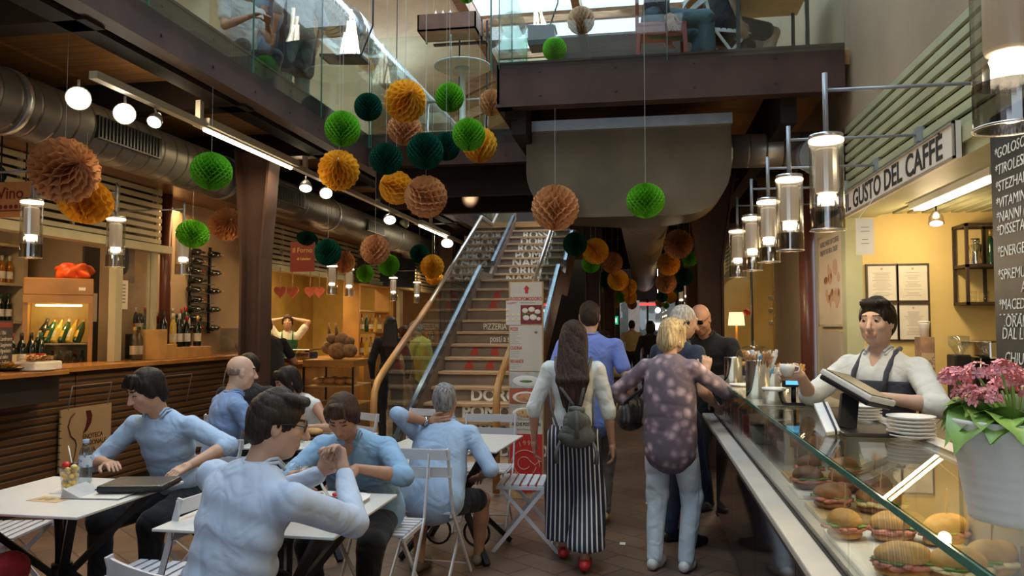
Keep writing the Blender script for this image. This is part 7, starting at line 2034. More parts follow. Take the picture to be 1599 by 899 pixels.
# red chair and yellow table on the balcony
t = thing('red_chair', 'dark red chair on the balcony carrying the person in jeans', 'chair', (0.17, 6.9, ZF))
M_redc = mat('chair_red', (0.20, 0.02, 0.015), 0.35, 0, 0.1, 4)
cx, cy = 0.17, 6.75
MB().box(cx - 0.22, cx + 0.22, cy - 0.2, cy + 0.22, ZF + 0.44, ZF + 0.475).build('seat', M_redc, t, bevel=0.01)
MB().box(cx - 0.21, cx + 0.21, cy - 0.19, cy - 0.165, ZF + 0.37, ZF + 0.44).build('apron_rail', M_redc, t)
for sx in (-1, 1):
    for sy in (-1, 1):
        MB().bar((cx + sx * 0.19, cy + sy * 0.18, ZF + 0.44), (cx + sx * 0.21, cy + sy * 0.2, ZF), 0.038, 0.038, w1=0.026, h1=0.026).build('leg', M_redc, t)
MB().box(cx - 0.22, cx - 0.19, cy - 0.2, cy + 0.2, ZF + 0.45, ZF + 0.9).build('backrest', M_redc, t, bevel=0.01)
t = thing('yellow_table', 'yellow-topped table on the balcony at the right', 'table', (1.05, 7.2, ZF))
MB().box(0.75, 1.4, 6.5, 7.2, ZF + 0.70, ZF + 0.74).build('tabletop', mat('yellow_laminate', (0.72, 0.45, 0.03), 0.4), t, bevel=0.004)
for x in (0.8, 1.35):
    for y in (6.55, 7.15):
        MB().bar((x, y, ZF + 0.7), (x, y, ZF), 0.03, 0.03).build('leg', M_black, t)
MB().box(0.8, 1.35, 6.56, 6.58, ZF + 0.64, ZF + 0.70).build('under_rail', M_black, t)
t = tag(blob((0.12, 6.35, ZF + 0.05), (0.16, 0.06, 0.05), 2, 0.3, 10, -0.9).build('yellow_bag', mat('yellow_plastic', (0.80, 0.62, 0.03), 0.4)), 'bright yellow bag on the balcony floor under the red chair', 'bag')
# upstairs windows in the left wall and shelf strips
for i, y in enumerate((6.2, 10.4, 14.5)):
    f = MB()
    for yy in (y, y + 0.55, y + 1.1):
        f.box(-7.4, -7.34, yy - 0.03, yy + 0.03, 4.3, 5.9)
    for zz in (4.3, 5.1, 5.87):
        f.box(-7.4, -7.34, y, y + 1.1, zz, zz + 0.05)
    w = f.build('window_%d' % (3 + i), M_white); w['kind'] = 'structure'
    w = MB().box(-7.395, -7.385, y, y + 1.1, 4.33, 5.87).build('window_%d' % (6 + i), mat('sky_pane', (0.4, 0.6, 0.7), 0.1, emit=(0.55, 0.8, 1.0), es=1.6)); w['kind'] = 'structure'
struct(MB().box(-5.9, -5.5, 9.6, 9.9, 3.63, 6.6).box(-5.9, -5.5, 4.0, 4.3, 3.63, 6.6).build('pillar_upper_left', M_cream))
struct(MB().box(-7.3, -4.6, 12.4, 12.5, 3.63, 6.2).build('wall_upper_partition', M_cream))
struct(MB().box(-1.05, 1.5, 9.5, 9.6, 3.63, 5.2).build('wall_balcony_rear', mat('dark_wood_wall', (0.05, 0.03, 0.02), 0.6, 0, 0.2, 3)))
for y in (5, 9, 14):
    lamp('upper_fill', 'POINT', (-5.0, y + 0.6, 6.0), 60, (0.86, 0.94, 1.0), 0.04)  # fill lights added to lift the dim roof boards, no fixtures modelled
lamp('stairhead_light', 'POINT', (-1.4, 14.0, 5.4), 25, (1, 0.9, 0.75), 0.03)
lamp('stair_spot', 'SPOT', (-2.2, 9.5, 3.2), 90, (1, 0.82, 0.5), 0.08, aim=(-1.9, 13.6, 2.6), spot=50)
lamp('stair_fill', 'SPOT', (-1.95, 8.0, 2.98), 75, (1, 0.84, 0.58), 0.05, aim=(-1.9, 9.9, 1.0), spot=75)  # extra spot added under the bridge to brighten the lower flight

# ---------------------------------------------------------------- people: smooth-blended surfaces from jointed limbs
class Field:
    def __init__(s, h):
        s.h = h; s.pr = []
    def cap(s, a, b, ra, rb, k=0.02, flat=None, sub=False):
        s.pr.append(('c', Vector(a), Vector(b), ra, rb, k, flat, sub)); return s
    def ell(s, c, r, R=None, k=0.02, sub=False):
        s.pr.append(('e', Vector(c), Vector(r), R, 0, k, None, sub)); return s
    def mesh(s, wr=0.0, wf=22.0, seed=0.0, clip=None, zf=1.0):
        h = s.h; lo = np.full(3, 1e9); hi = -lo; boxes = []
        for p in s.pr:
            if p[0] == 'c':
                m = max(p[3], p[4]) * (1 if p[6] is None else max(1, p[6][1]))
                l = np.minimum(p[1], p[2]) - m; g = np.maximum(p[1], p[2]) + m
            else:
                m = max(p[2]); l = np.array(p[1]) - m; g = np.array(p[1]) + m
            boxes.append((l, g))
            if not p[7]:
                lo = np.minimum(lo, l); hi = np.maximum(hi, g)
        lo = lo - 3 * h; hi = hi + 3 * h
        n = np.ceil((hi - lo) / h).astype(int) + 1
        F = np.full(tuple(n), 0.3, np.float32)
        ax = [lo[i] + h * np.arange(n[i]) for i in range(3)]
        for p, (l, g) in zip(s.pr, boxes):
            k = p[5]; pad = k + 2.5 * h
            i0 = np.clip(np.floor((l - pad - lo) / h).astype(int), 0, n - 1); i1 = np.clip(np.ceil((g + pad - lo) / h).astype(int) + 1, 1, n)
            if (i1 <= i0).any():
                continue
            sl = tuple(slice(i0[i], i1[i]) for i in range(3))
            X = ax[0][sl[0]][:, None, None]; Y = ax[1][sl[1]][None, :, None]; Z = ax[2][sl[2]][None, None, :]
            if p[0] == 'c':
                a, b = p[1], p[2]; d = b - a; L2 = max(d.length_squared, 1e-9)
                qx, qy, qz = X - a.x, Y - a.y, Z - a.z
                t = np.clip((qx * d.x + qy * d.y + qz * d.z) / L2, 0, 1)
                qx, qy, qz = qx - t * d.x, qy - t * d.y, qz - t * d.z
                if p[6] is not None:
                    fd, ff = p[6]
                    pr = qx * fd.x + qy * fd.y + qz * fd.z
                    r2 = qx * qx + qy * qy + qz * qz - pr * pr + (pr / ff) ** 2
                    D = np.sqrt(np.maximum(r2, 0)) - (p[3] + (p[4] - p[3]) * t)
                else:
                    D = np.sqrt(qx * qx + qy * qy + qz * qz) - (p[3] + (p[4] - p[3]) * t)
            else:
                c, r, R = p[1], p[2], p[3]
                qx, qy, qz = X - c.x, Y - c.y, Z - c.z
                if R is not None:
                    qx, qy, qz = [qx * R[0][i] + qy * R[1][i] + qz * R[2][i] for i in range(3)]
                k0 = np.sqrt((qx / r.x) ** 2 + (qy / r.y) ** 2 + (qz / r.z) ** 2)
                k1 = np.sqrt((qx / r.x ** 2) ** 2 + (qy / r.y ** 2) ** 2 + (qz / r.z ** 2) ** 2)
                D = k0 * (k0 - 1) / np.maximum(k1, 1e-6)
            A = F[sl]
            if p[7]:
                hh = np.clip(0.5 - 0.5 * (A + D) / k, 0, 1)
                F[sl] = A + (-D - A) * hh + k * hh * (1 - hh)
            else:
                hh = np.clip(0.5 + 0.5 * (A - D) / k, 0, 1)
                F[sl] = A + (D - A) * hh - k * hh * (1 - hh)
        if wr:
            X, Y, Z = ax[0][:, None, None], ax[1][None, :, None], ax[2][None, None, :] * zf
            f = wf
            w1 = np.sin(f * 0.55 * (X + 0.6 * Y - 0.8 * Z) + 2.1 * np.sin(f * 0.33 * (Y - X + Z) + seed) + seed)
            w2 = np.sin(f * 0.9 * (0.8 * Y + 0.5 * Z + 0.9 * X) + 2.6 * np.sin(f * 0.27 * (X - Z + 0.5 * Y) + 1.7 * seed) + 2 * seed)
            F += (wr * (0.5 * w1 + 1.5 * (1 - np.abs(w2)) ** 3 - 0.4)).astype(np.float32)
        for (pc, pn) in (clip or []):
            X, Y, Z = ax[0][:, None, None], ax[1][None, :, None], ax[2][None, None, :]
            F = np.maximum(F, (X - pc[0]) * pn[0] + (Y - pc[1]) * pn[1] + (Z - pc[2]) * pn[2])
        return nets(F, lo, h)
def nets(F, lo, h):
    ins = F < 0
    nx, ny, nz = F.shape
    off = [(i, j, k) for i in (0, 1) for j in (0, 1) for k in (0, 1)]
    cnt = sum(ins[i:nx - 1 + i, j:ny - 1 + j, k:nz - 1 + k].astype(np.int8) for i, j, k in off)
    M = (cnt > 0) & (cnt < 8)
    C = np.argwhere(M)
    if len(C) == 0:
        return np.zeros((0, 3)), np.zeros((0, 4), int)
    idx = np.full(M.shape, -1, np.int64); idx[M] = np.arange(len(C))
    vals = np.stack([F[C[:, 0] + i, C[:, 1] + j, C[:, 2] + k] for i, j, k in off], 1)
    acc = np.zeros((len(C), 3)); num = np.zeros(len(C))
    for a in range(8):
        for d in range(3):
            if off[a][d] == 0:
                o2 = list(off[a]); o2[d] = 1; b = off.index(tuple(o2))
                fa, fb = vals[:, a], vals[:, b]
                m = (fa < 0) != (fb < 0)
                t = np.where(m, fa / np.where(m, fa - fb, 1), 0)
                P = np.tile(np.array(off[a], float), (len(C), 1)); P[:, d] += t
                acc[m] += P[m]; num[m] += 1
    V_ = lo + h * (C + acc / num[:, None])
    Q = []
    for d in range(3):
        e = [(1, 2), (2, 0), (0, 1)][d]
        s0 = [slice(1, F.shape[i] - 1) for i in range(3)]
        sa = list(s0); sb = list(s0); sa[d] = slice(0, F.shape[d] - 1); sb[d] = slice(1, F.shape[d])
        A, B = ins[tuple(sa)], ins[tuple(sb)]
        E = np.argwhere(A != B)
        base = E + np.array([0 if i == d else 1 for i in range(3)])
        flip = A[E[:, 0], E[:, 1], E[:, 2]]
        def cell(du, dv):
            c = base.copy(); c[:, e[0]] -= du; c[:, e[1]] -= dv
            return idx[c[:, 0], c[:, 1], c[:, 2]]
        q = np.stack([cell(1, 1), cell(0, 1), cell(0, 0), cell(1, 0)], 1)
        q[~flip] = q[~flip][:, ::-1]
        Q.append(q)
    Q = np.concatenate(Q)
    return V_, Q[(Q >= 0).all(1)]
def mesh_part(name, parts, mats, root, attr=None):
    """parts: list of (verts, quads, face material index array or int)"""
    vs, qs, ms = [], [], []; n = 0
    for v, q, m in parts:
        vs.append(v); qs.append(q + n); n += len(v)
        ms.append(np.full(len(q), m) if np.isscalar(m) else m)
    v = np.concatenate(vs) - np.array(root.location); q = np.concatenate(qs); m = np.concatenate(ms).astype(np.int32)
    me = bpy.data.meshes.new(name)
    me.vertices.add(len(v)); me.vertices.foreach_set('co', v.astype(np.float32).ravel())
    me.loops.add(len(q) * 4); me.loops.foreach_set('vertex_index', q.astype(np.int32).ravel())
    me.polygons.add(len(q)); me.polygons.foreach_set('loop_start', np.arange(0, len(q) * 4, 4, dtype=np.int32))
    me.polygons.foreach_set('material_index', m); me.polygons.foreach_set('use_smooth', np.ones(len(q), bool))
    for x in mats:
        me.materials.append(x)
    if attr is not None:
        a = me.attributes.new(attr[0], 'FLOAT', 'POINT'); a.data.foreach_set('value', attr[1].astype(np.float32))
    me.update(calc_edges=True)
    o = bpy.data.objects.new(name, me); COL.objects.link(o); o.parent = root
    return o
def ik(a, t, l1, l2, pole):
    a, t, pole = Vector(a), Vector(t), Vector(pole)
    d = t - a; L = min(max(d.length, abs(l1 - l2) * 1.02 + 0.01), (l1 + l2) * 0.995)
    u = d.normalized()
    x = (l1 * l1 - l2 * l2 + L * L) / (2 * L); y = math.sqrt(max(l1 * l1 - x * x, 0))
    p = (pole - u * pole.dot(u)).normalized()
    return a + u * x + p * y, a + u * L
SKIN = {}
def skin(c):
    if c not in SKIN:
        SKIN[c] = mat('skin_%d' % len(SKIN), c, 0.5, 0, 0.07, 9, sub=0.05, spec=0.35)
    return SKIN[c]
def hairm(name, c, c2=None):
    return mat('hair_' + name, c, 0.5, 0, 0.4, 14, stretch=(7, 7, 1), bump=0.5, bs=30, c2=c2, spec=0.2)
def cloth(name, c, rough=0.8, bump=0.12, var=0.06):
    m = mat('cloth_' + name, c, rough, 0, var, 8, bump=0.4, bs=7, spec=0.25, sheen=0.1)
    for n in m.node_tree.nodes:
        if n.type == 'TEX_NOISE' and n.inputs['Scale'].default_value == 7:
            n.inputs['Distortion'].default_value = 1.6; n.inputs['Detail'].default_value = 1.5; n.inputs['Roughness'].default_value = 0.45
        if n.type == 'BUMP':
            n.inputs['Distance'].default_value = 0.045
    return m
M_eye = mat('eye_white', (0.36, 0.32, 0.29), 0.3); M_iris = mat('iris_dark', (0.03, 0.015, 0.01), 0.15)
def hand(F, w, u, n, side, s=1.0, curl=0.35, spread=1.0, point=False):
    """five separate fingers; u finger direction, n palm normal (fingers curl to n), side: +1 thumb on u x n"""
    u = Vector(u).normalized(); n = Vector(n); n = (n - u * n.dot(u)).normalized(); q = u.cross(n) * side
    w = Vector(w)
    F.cap(w, w + u * 0.03 * s, 0.023 * s, 0.025 * s, 0.015)
    for o in (-0.024, -0.008, 0.008, 0.024):
        F.cap(w + u * 0.02 * s + q * o * 0.8 * s, w + u * 0.085 * s + q * o * 1.15 * s, 0.0125 * s, 0.0115 * s, 0.012)
    for i, (o, L) in enumerate(((0.028, 0.074), (0.0095, 0.082), (-0.0095, 0.076), (-0.028, 0.060))):
        p = w + u * 0.088 * s + q * o * s; c = curl * (0.25 if point and i == 0 else 1)
        a = c * 0.6 + 0.05 * i; r = 0.0088 * s
        for j, f in enumerate((0.45, 0.32, 0.23)):
            d = (u * math.cos(a) + n * math.sin(a) + q * o * 1.6 * spread).normalized()
            p2 = p + d * L * f * s
            F.cap(p, p2, r, r * 0.92, 0.0035); p = p2; r *= 0.92; a += c * (0.95 if j == 0 else 0.75)
    p = w + u * 0.022 * s + q * 0.022 * s
    d = (u * 0.65 + q * 0.75 + n * 0.25).normalized(); p2 = p + d * 0.042 * s
    F.cap(p, p2, 0.0125 * s, 0.0105 * s, 0.01)
    d = (u * 0.9 + q * 0.30 + n * (0.2 + 0.5 * curl)).normalized(); p3 = p2 + d * 0.030 * s
    F.cap(p2, p3, 0.0103 * s, 0.0095 * s, 0.004); d = (u * 0.9 - q * 0.05 + n * (0.3 + 0.7 * curl)).normalized()
    F.cap(p3, p3 + d * 0.022 * s, 0.0095 * s, 0.008 * s, 0.004)
def person(label, pos, rz, s=1.0, z0=0.0, sit=None, lean=(0, 0), twist=0, fem=False, wide=1.0, head=(0, 0, 0), hfwd=0.03, ha=None, hb=None, ea=None, eb=None,
           hda=None, hdb=None, curl=(0.35, 0.35), feet=None, knees=None, skn=(0.50, 0.30, 0.20), hair=('short', None), top=None, sleeve='short', legs=None, legk='trousers',
           shoes=None, collar=True, q=1.0, extras=(), stand_hip=0.92, hem=0.0, belly=0.0, eyes=True, apron=None, down=False):
    """local frame: +x the person's right, +y ahead, origin on the floor below the pelvis"""
    root = thing('person', label, 'person', (pos[0], pos[1], z0))
    R = Matrix.Rotation(math.radians(rz), 3, 'Z'); O = V(pos[0], pos[1], z0)
    def W(p):
        return O + R @ Vector(p)
    def D(v):
        return R @ Vector(v)
    hp = (sit + 0.085 if sit is not None else stand_hip * s)
    pel = V(0, 0, hp); L = 0.50 * s
    nb = pel + V(lean[0], lean[1], math.sqrt(max(L * L - lean[0] ** 2 - lean[1] ** 2, 0.01)))
    spine = (nb - pel).normalized(); T = Matrix.Rotation(math.radians(twist), 3, spine)
    rgt = T @ V(1, 0, 0); rgt = (rgt - spine * rgt.dot(spine)).normalized(); fw = spine.cross(rgt) * 1.0
    if fw.y < 0 and abs(twist) < 80:
        fw = -fw
    sh = (0.165 if fem else 0.19) * s * wide
    joints = {}
    h1 = 0.0105 / q
    B = Field(h1)
    # torso stations (t along spine, half width, half depth)
    st = [(0.0, .160, .115), (.22, .148, .108), (.42, .130, .098), (.62, .148, .112), (.80, .160, .112), (.92, .125, .085)] if fem else [(0.0, .165, .12), (.22, .158, .12), (.42, .155, .118), (.62, .170, .122), (.80, .182, .120), (.92, .140, .090)]
    def torso(Fd, inf, t0=-1, t1=2, k=0.03, ex=0.0):
        for t, w_, d_ in st:
            if ex > 0 and t < 0.7:
                w_ = max(w_, 0.172); d_ = max(d_, 0.128)
            if t0 <= t <= t1:
                c = pel + (nb - pel) * t
                mixr = V(1, 0, 0).lerp(rgt, min(1, t * 1.2)).normalized(); sp_ = spine if sit is not None or t > 0.1 else spine
                f_ = sp_.cross(mixr) * (1 if sp_.cross(mixr).dot(fw) > 0 else -1)
                if 0.15 < t < 0.5 and belly:
                    c = c + f_ * belly; d2 = d_ + belly
                else:
                    d2 = d_
                M = Matrix((R @ mixr, R @ f_, R @ sp_)).transposed()
                if ex > 0:
                    k = 0.06
                Fd.ell(W(c), (w_ * 0.93 * s * wide + inf + ex * (1 - t), d2 * 0.90 * s + inf + ex * 0.8 * (1 - t), (0.13 if ex > 0 and t < 0.7 else 0.10) * s + inf * 0.5), M, k)
    torso(B, 0.0)
    shl = {1: nb + rgt * sh - spine * 0.045 * s, -1: nb - rgt * sh - spine * 0.045 * s}
    arms = {}
    for sd, tgt, pole in ((1, ha, ea), (-1, hb, eb)):
        S_ = shl[sd]
        tgt = Vector(tgt) if tgt is not None else S_ + V(sd * 0.07, 0.05, -0.50 * s)
        pole = Vector(pole) if pole is not None else V(sd * 0.6, -0.8, -0.4)
        el, wr_ = ik(S_, tgt, 0.285 * s, 0.25 * s, pole)
        arms[sd] = (S_, el, wr_)
        B.cap(W(nb - spine * 0.06 * s), W(S_), 0.050 * s, 0.046 * s, 0.03)
        r_ = 0.88 if fem else 1.0
        B.cap(W(S_), W(el), 0.050 * s * r_, 0.038 * s * r_, 0.02)
        B.cap(W(el), W(el.lerp(wr_, 0.35)), 0.038 * s * r_, 0.039 * s * r_, 0.01)
        B.cap(W(el.lerp(wr_, 0.35)), W(wr_), 0.039 * s * r_, 0.025 * s * r_, 0.01)
    hips = {1: pel + V(0.085 * s, 0, -0.02), -1: pel + V(-0.085 * s, 0, -0.02)}
    legj = {}
    for i, sd in enumerate((1, -1)):
        if feet:
            ft = Vector(feet[i])
        elif sit is not None:
            ft = V(sd * 0.12, 0.40, 0.075)
        else:
            ft = V(sd * 0.09, 0.0, 0.075)
        kp = Vector(knees[i]) if knees else V(sd * 0.25, 1, 0.3)
        kn, an = ik(hips[sd], ft, 0.43 * s, 0.415 * s, kp)
        legj[sd] = (hips[sd], kn, an)
        B.cap(W(hips[sd]), W(kn), 0.080 * s, 0.052 * s, 0.03)
        B.cap(W(kn), W(kn.lerp(an, 0.35)), 0.050 * s, 0.054 * s, 0.02); B.cap(W(kn.lerp(an, 0.35)), W(an), 0.054 * s, 0.034 * s, 0.02)
        fd = V(0, 1, 0) if not feet or len(feet) < 3 else Vector(feet[2])
        B.cap(W(an - V(0, 0, 0.03)), W(an + fd * 0.14 * s - V(0, 0, 0.045)), 0.032 * s, 0.026 * s, 0.02)
    parts = [B.mesh() + (0,)]
    # hands, fine
    for sd, hd, cu in ((1, hda, curl[0]), (-1, hdb, curl[1])):
        S_, el, wr_ = arms[sd]
        u = Vector(hd[0]) if hd else (wr_ - el).normalized()
        n = Vector(hd[1]) if hd else (V(-sd, 0.2, -0.2) if abs(u.z) > 0.6 else V(-sd * 0.2, 0, -1))
        Fh = Field(0.0042 / q)
        # thumb towards the body midline/front when palms face inwards
        qd = u.cross(n); side = 1 if qd.dot(V(-sd * 0.5, 0.6, 0.6)) > 0 else -1
        hand(Fh, W(wr_), D(u), D(n), side, s * 0.97, cu)
        parts.append(Fh.mesh() + (0,))
    # head
    pitch, yaw, roll = [math.radians(a) for a in head]
    HR = R @ (Matrix.Rotation(yaw, 3, 'Z') @ Matrix.Rotation(pitch, 3, 'X') @ Matrix.Rotation(roll, 3, 'Y'))
    hs = s * (0.96 if fem else 1.02)
    nk = nb + spine * 0.065 * s + V(0, hfwd, 0) + V(0, 0, 0.02)
    hc = W(nk) + HR @ V(0, 0.012, 0.098) * hs
    def H(x, y, z):
        return hc + HR @ (V(x, y, z) * hs)
    hq = 0.0052 / q
    Hd = Field(hq)
    e = lambda c, r, k=0.02, sub=False: Hd.ell(H(*c), tuple(a * hs for a in r), HR, k, sub)
    e((0, -0.012, 0.030), (0.073, 0.090, 0.083)); e((0, 0.022, -0.020), (0.060, 0.068, 0.088), 0.03); e((0, 0.046, -0.086), (0.030, 0.030, 0.024), 0.03)
    for x in (-1, 1):
        e((x * 0.040, 0.058, -0.016), (0.020, 0.020, 0.018), 0.02)
        e((x * 0.030, 0.096, 0.018), (0.019, 0.014, 0.011), 0.010, True)
        e((x * 0.045, 0.005, -0.055), (0.018, 0.038, 0.030), 0.03)
    Hd.cap(H(-0.034, 0.076, 0.036), H(0.034, 0.076, 0.036), 0.011 * hs, 0.011 * hs, 0.012)
    Hd.cap(H(0, 0.086, 0.020), H(0, 0.110, -0.022), 0.007 * hs, 0.0125 * hs, 0.010)
    for x in (-1, 1):
        Hd.cap(H(0, 0.098, -0.026), H(x * 0.010, 0.095, -0.027), 0.009 * hs, 0.008 * hs, 0.006)
        Hd.ell(H(x * 0.074, -0.004, -0.004), (0.009 * hs, 0.019 * hs, 0.031 * hs), HR, 0.006)
        Hd.ell(H(x * 0.082, 0.004, 0.0), (0.006 * hs, 0.009 * hs, 0.015 * hs), HR, 0.004, True)
    Hd.cap(H(-0.018, 0.084, -0.053), H(0.018, 0.084, -0.053), 0.0085 * hs, 0.0085 * hs, 0.006)
    Hd.cap(H(-0.015, 0.082, -0.064), H(0.015, 0.082, -0.064), 0.0085 * hs, 0.0085 * hs, 0.006)
    nr = (0.044 if fem else 0.053) * s
    Hd.cap(H(0, -0.018, -0.055), W(nb - spine * 0.02), nr, nr * 1.08, 0.03)
    v, f = Hd.mesh()
    fc = v[f].mean(1); loc = (fc - np.array(hc)) @ np.array(HR) / hs
    x, y, z = loc[:, 0], loc[:, 1], loc[:, 2]
    m = np.zeros(len(f), int)
    m[(np.abs(x) < 0.024) & (y > 0.074) & (z < -0.045) & (z > -0.070)] = 1
    m[(np.abs(x) < 0.046) & (np.abs(x) > 0.012) & (y > 0.055) & (z > 0.034) & (z < 0.043)] = 2
    if down:
        m[(np.abs(x) < 0.044) & (np.abs(x) > 0.017) & (y > 0.06) & (z > 0.007) & (z < 0.013)] = 2
    parts.append((v, f, m))
    if eyes and not down:
        for sx in (-1, 1):
            E = Field(0.0025 / q); E.ell(H(sx * 0.030, 0.0755, 0.015), (0.0125 * hs,) * 3, None, 0.002)
            ev, ef = E.mesh()
            l2 = (ev[ef].mean(1) - np.array(H(sx * 0.030, 0.0775, 0.016))) @ np.array(HR)
            d_ = np.hypot(l2[:, 0], l2[:, 2] + 0.002)
            parts.append((ev, ef, np.where((d_ < 0.0068) & (l2[:, 1] > 0), 4, 3)))
    hk, hm = hair
    hm = hm or hairm('dark', (0.02, 0.013, 0.009))
    bm_ = mesh_part('body', parts, [skin(skn), mat('lip_%d' % (1000 * skn[0]), (skn[0] * 0.92, skn[1] * 0.72, skn[2] * 0.70), 0.45), hm if hk != 'bald' else hairm('dark', (0.02, 0.013, 0.009)), M_eye, M_iris], root)
    # hair
    if hk != 'none':
        G = Field(0.006 / q)
        g = lambda c, r, k=0.02, sub=False: G.ell(H(*c), tuple(a * hs for a in r), HR, k, sub)
        if hk == 'bald':
            g((0, -0.030, 0.008), (0.0765, 0.074, 0.050)); g((0, 0.00, 0.075), (0.09, 0.12, 0.045), 0.01, True); g((0, 0.10, -0.02), (0.09, 0.08, 0.11), 0.01, True)
        elif hk in ('short', 'crop'):
            i = 0.012 if hk == 'short' else 0.005
            g((0, -0.018, 0.034), (0.073 + i, 0.090 + i, 0.083 + i)); g((0, -0.05, -0.02), (0.062 + i, 0.05 + i, 0.06 + i), 0.03)
            if hk == 'short':
                for xx, yy, zz in ((0.03, 0.055, 0.10), (-0.02, 0.062, 0.10), (0.045, 0.02, 0.105), (-0.05, 0.02, 0.10), (0, -0.02, 0.12)):
                    g((xx, yy, zz), (0.030, 0.028, 0.020), 0.015)
            g((0, 0.105, -0.028), (0.072, 0.070, 0.098), 0.012, True); g((0, 0.10, -0.07), (0.11, 0.085, 0.09), 0.01, True)
        elif hk in ('mop', 'bob', 'long', 'tied'):
            g((0, -0.020, 0.036), (0.088, 0.102, 0.096)); g((0, -0.055, -0.03), (0.078, 0.055, 0.075), 0.03)
            for x_ in (-1, 1):
                dz = -0.075 if hk in ('bob', 'long') else -0.02
                G.cap(H(x_ * 0.068, 0.020, 0.05), H(x_ * 0.076, 0.006 if hk != 'bob' else 0.02, dz), 0.026 * hs, 0.019 * hs, 0.02)
            for xx in (-0.045, -0.015, 0.02, 0.05):
                G.cap(H(xx * 0.6, 0.05, 0.105), H(xx * 1.1, 0.088, 0.068), 0.020 * hs, 0.008 * hs, 0.015)
            g((0, 0.118, -0.030), (0.060, 0.070, 0.092), 0.010, True)
            if hk == 'bob':
                g((0, -0.055, -0.06), (0.088, 0.050, 0.075), 0.03)
            if hk == 'tied':
                G.ell(H(0, -0.125, 0.03), (0.04 * hs,) * 3, HR, 0.02)
            if hk == 'long':
                b0 = H(0, -0.085, 0.0); b1 = W(nb + V(0, -0.155 * s, -0.10)); b2 = W(nb + V(0, -0.165 * s, -0.36 * s))
                r0 = D((1, 0, 0))
                for o_ in (-0.06, -0.03, 0, 0.03, 0.06):
                    G.cap(b0 + r0 * o_, b1 + r0 * o_ * 1.3, 0.032, 0.027, 0.02); G.cap(b1 + r0 * o_ * 1.3, b2 + r0 * (o_ * 1.0 + 0.012 * math.sin(o_ * 90)) + V(0, 0, abs(o_) * 1.1), 0.026, 0.008, 0.015)
        v, f = G.mesh(wr=0.003 if hk != 'bald' else 0, wf=95, seed=pos[0] * 7, zf=0.16 if hk in ('long', 'bob', 'mop') else 0.5)
        if len(v):
            mesh_part('hair', [(v, f, 0)], [hm], root)
    # top
    top_m = top or cloth('blue', (0.30, 0.42, 0.62))
    S = Field(0.0085 / q)
    inf = 0.010
    torso(S, inf, k=0.03, ex=hem)
    lo_ = 0
    if hem:
        c = pel - V(0, 0, 0.10 * s if sit is None else 0.0)
        S.ell(W(c), (0.170 * s * wide + hem, 0.128 * s + hem, 0.17 * s), R, 0.04)
    for sd in (1, -1):
        S_, el, wr_ = arms[sd]
        if sleeve == 'none':
            S.cap(W(nb - spine * 0.07 * s), W(S_.lerp(nb, 0.12)), 0.074 * s, 0.060 * s, 0.04); continue
        S.cap(W(nb - spine * 0.06 * s), W(S_), 0.060 * s, 0.060 * s, 0.03)
        if sleeve == 'short':
            S.cap(W(S_), W(S_.lerp(el, 0.62)), 0.061 * s, 0.060 * s, 0.015)
        elif sleeve == 'elbow':
            S.cap(W(S_), W(el), 0.060 * s, 0.052 * s, 0.012)
            S.cap(W(el), W(el.lerp(wr_, 0.12)), 0.051 * s, 0.052 * s, 0.01)
        elif sleeve == 'three':
            S.cap(W(S_), W(el), 0.060 * s, 0.050 * s, 0.012); S.cap(W(el), W(el.lerp(wr_, 0.5)), 0.050 * s, 0.050 * s, 0.01)
        else:
            S.cap(W(S_), W(el), 0.062 * s, 0.054 * s, 0.012); S.cap(W(el), W(el.lerp(wr_, 0.93)), 0.054 * s, 0.036 * s, 0.012)
    neckc = W(nb + spine * 0.045 * s + V(0, 0.035, 0))
    S.cap(W(nb - spine * 0.0), neckc + D((0, 0.0, 0.08)), nr * 1.12, nr * 1.15, 0.012, sub=True)
    if fem and collar != 'crew':
        S.cap(W(nb + fw * 0.10 * s + spine * 0.02 * s), W(nb + fw * 0.14 * s - spine * 0.10 * s), 0.048 * s, 0.008 * s, 0.008, sub=True)
    zc = hp - (0.16 if sit is None else 0.10) * s if not hem else hp - 0.30 * s
    if legk == 'dress':
        zc = -1
    v, f = S.mesh(wr=0.0022, wf=34 if q >= 0.7 else 22, seed=pos[1] * 3 + pos[0], clip=[((0, 0, z0 + zc), (0, 0, -1))])
    shirt = mesh_part('shirt' if not fem else 'top', [(v, f, 0)], [top_m], root)
    if collar is True:
        Cc = MB(); rr = nr * 1.22
        for k_ in range(2):
            pts = []
            for i in range(17):
                a = math.radians(-118 + 236 * i / 16) - PI / 2
                pp = nb + spine * (0.050 + 0.014 * k_ - 0.012 * (1 if 3 < i < 13 else 0) * k_) * s + V(math.cos(a) * rr * (1.0 + 0.16 * (1 - k_)), 0.018 + math.sin(a) * rr, 0) - fw * 0.01
                if i in (0, 16) :
                    pp = pp + fw * 0.03 - spine * 0.025
                pts.append(W(pp))
            Cc.tube(pts, 0.0065 * s, 8)
        Cc.build('collar', top_m, shirt)
    # legs
    leg_m = legs or cloth('navy', (0.012, 0.014, 0.022))
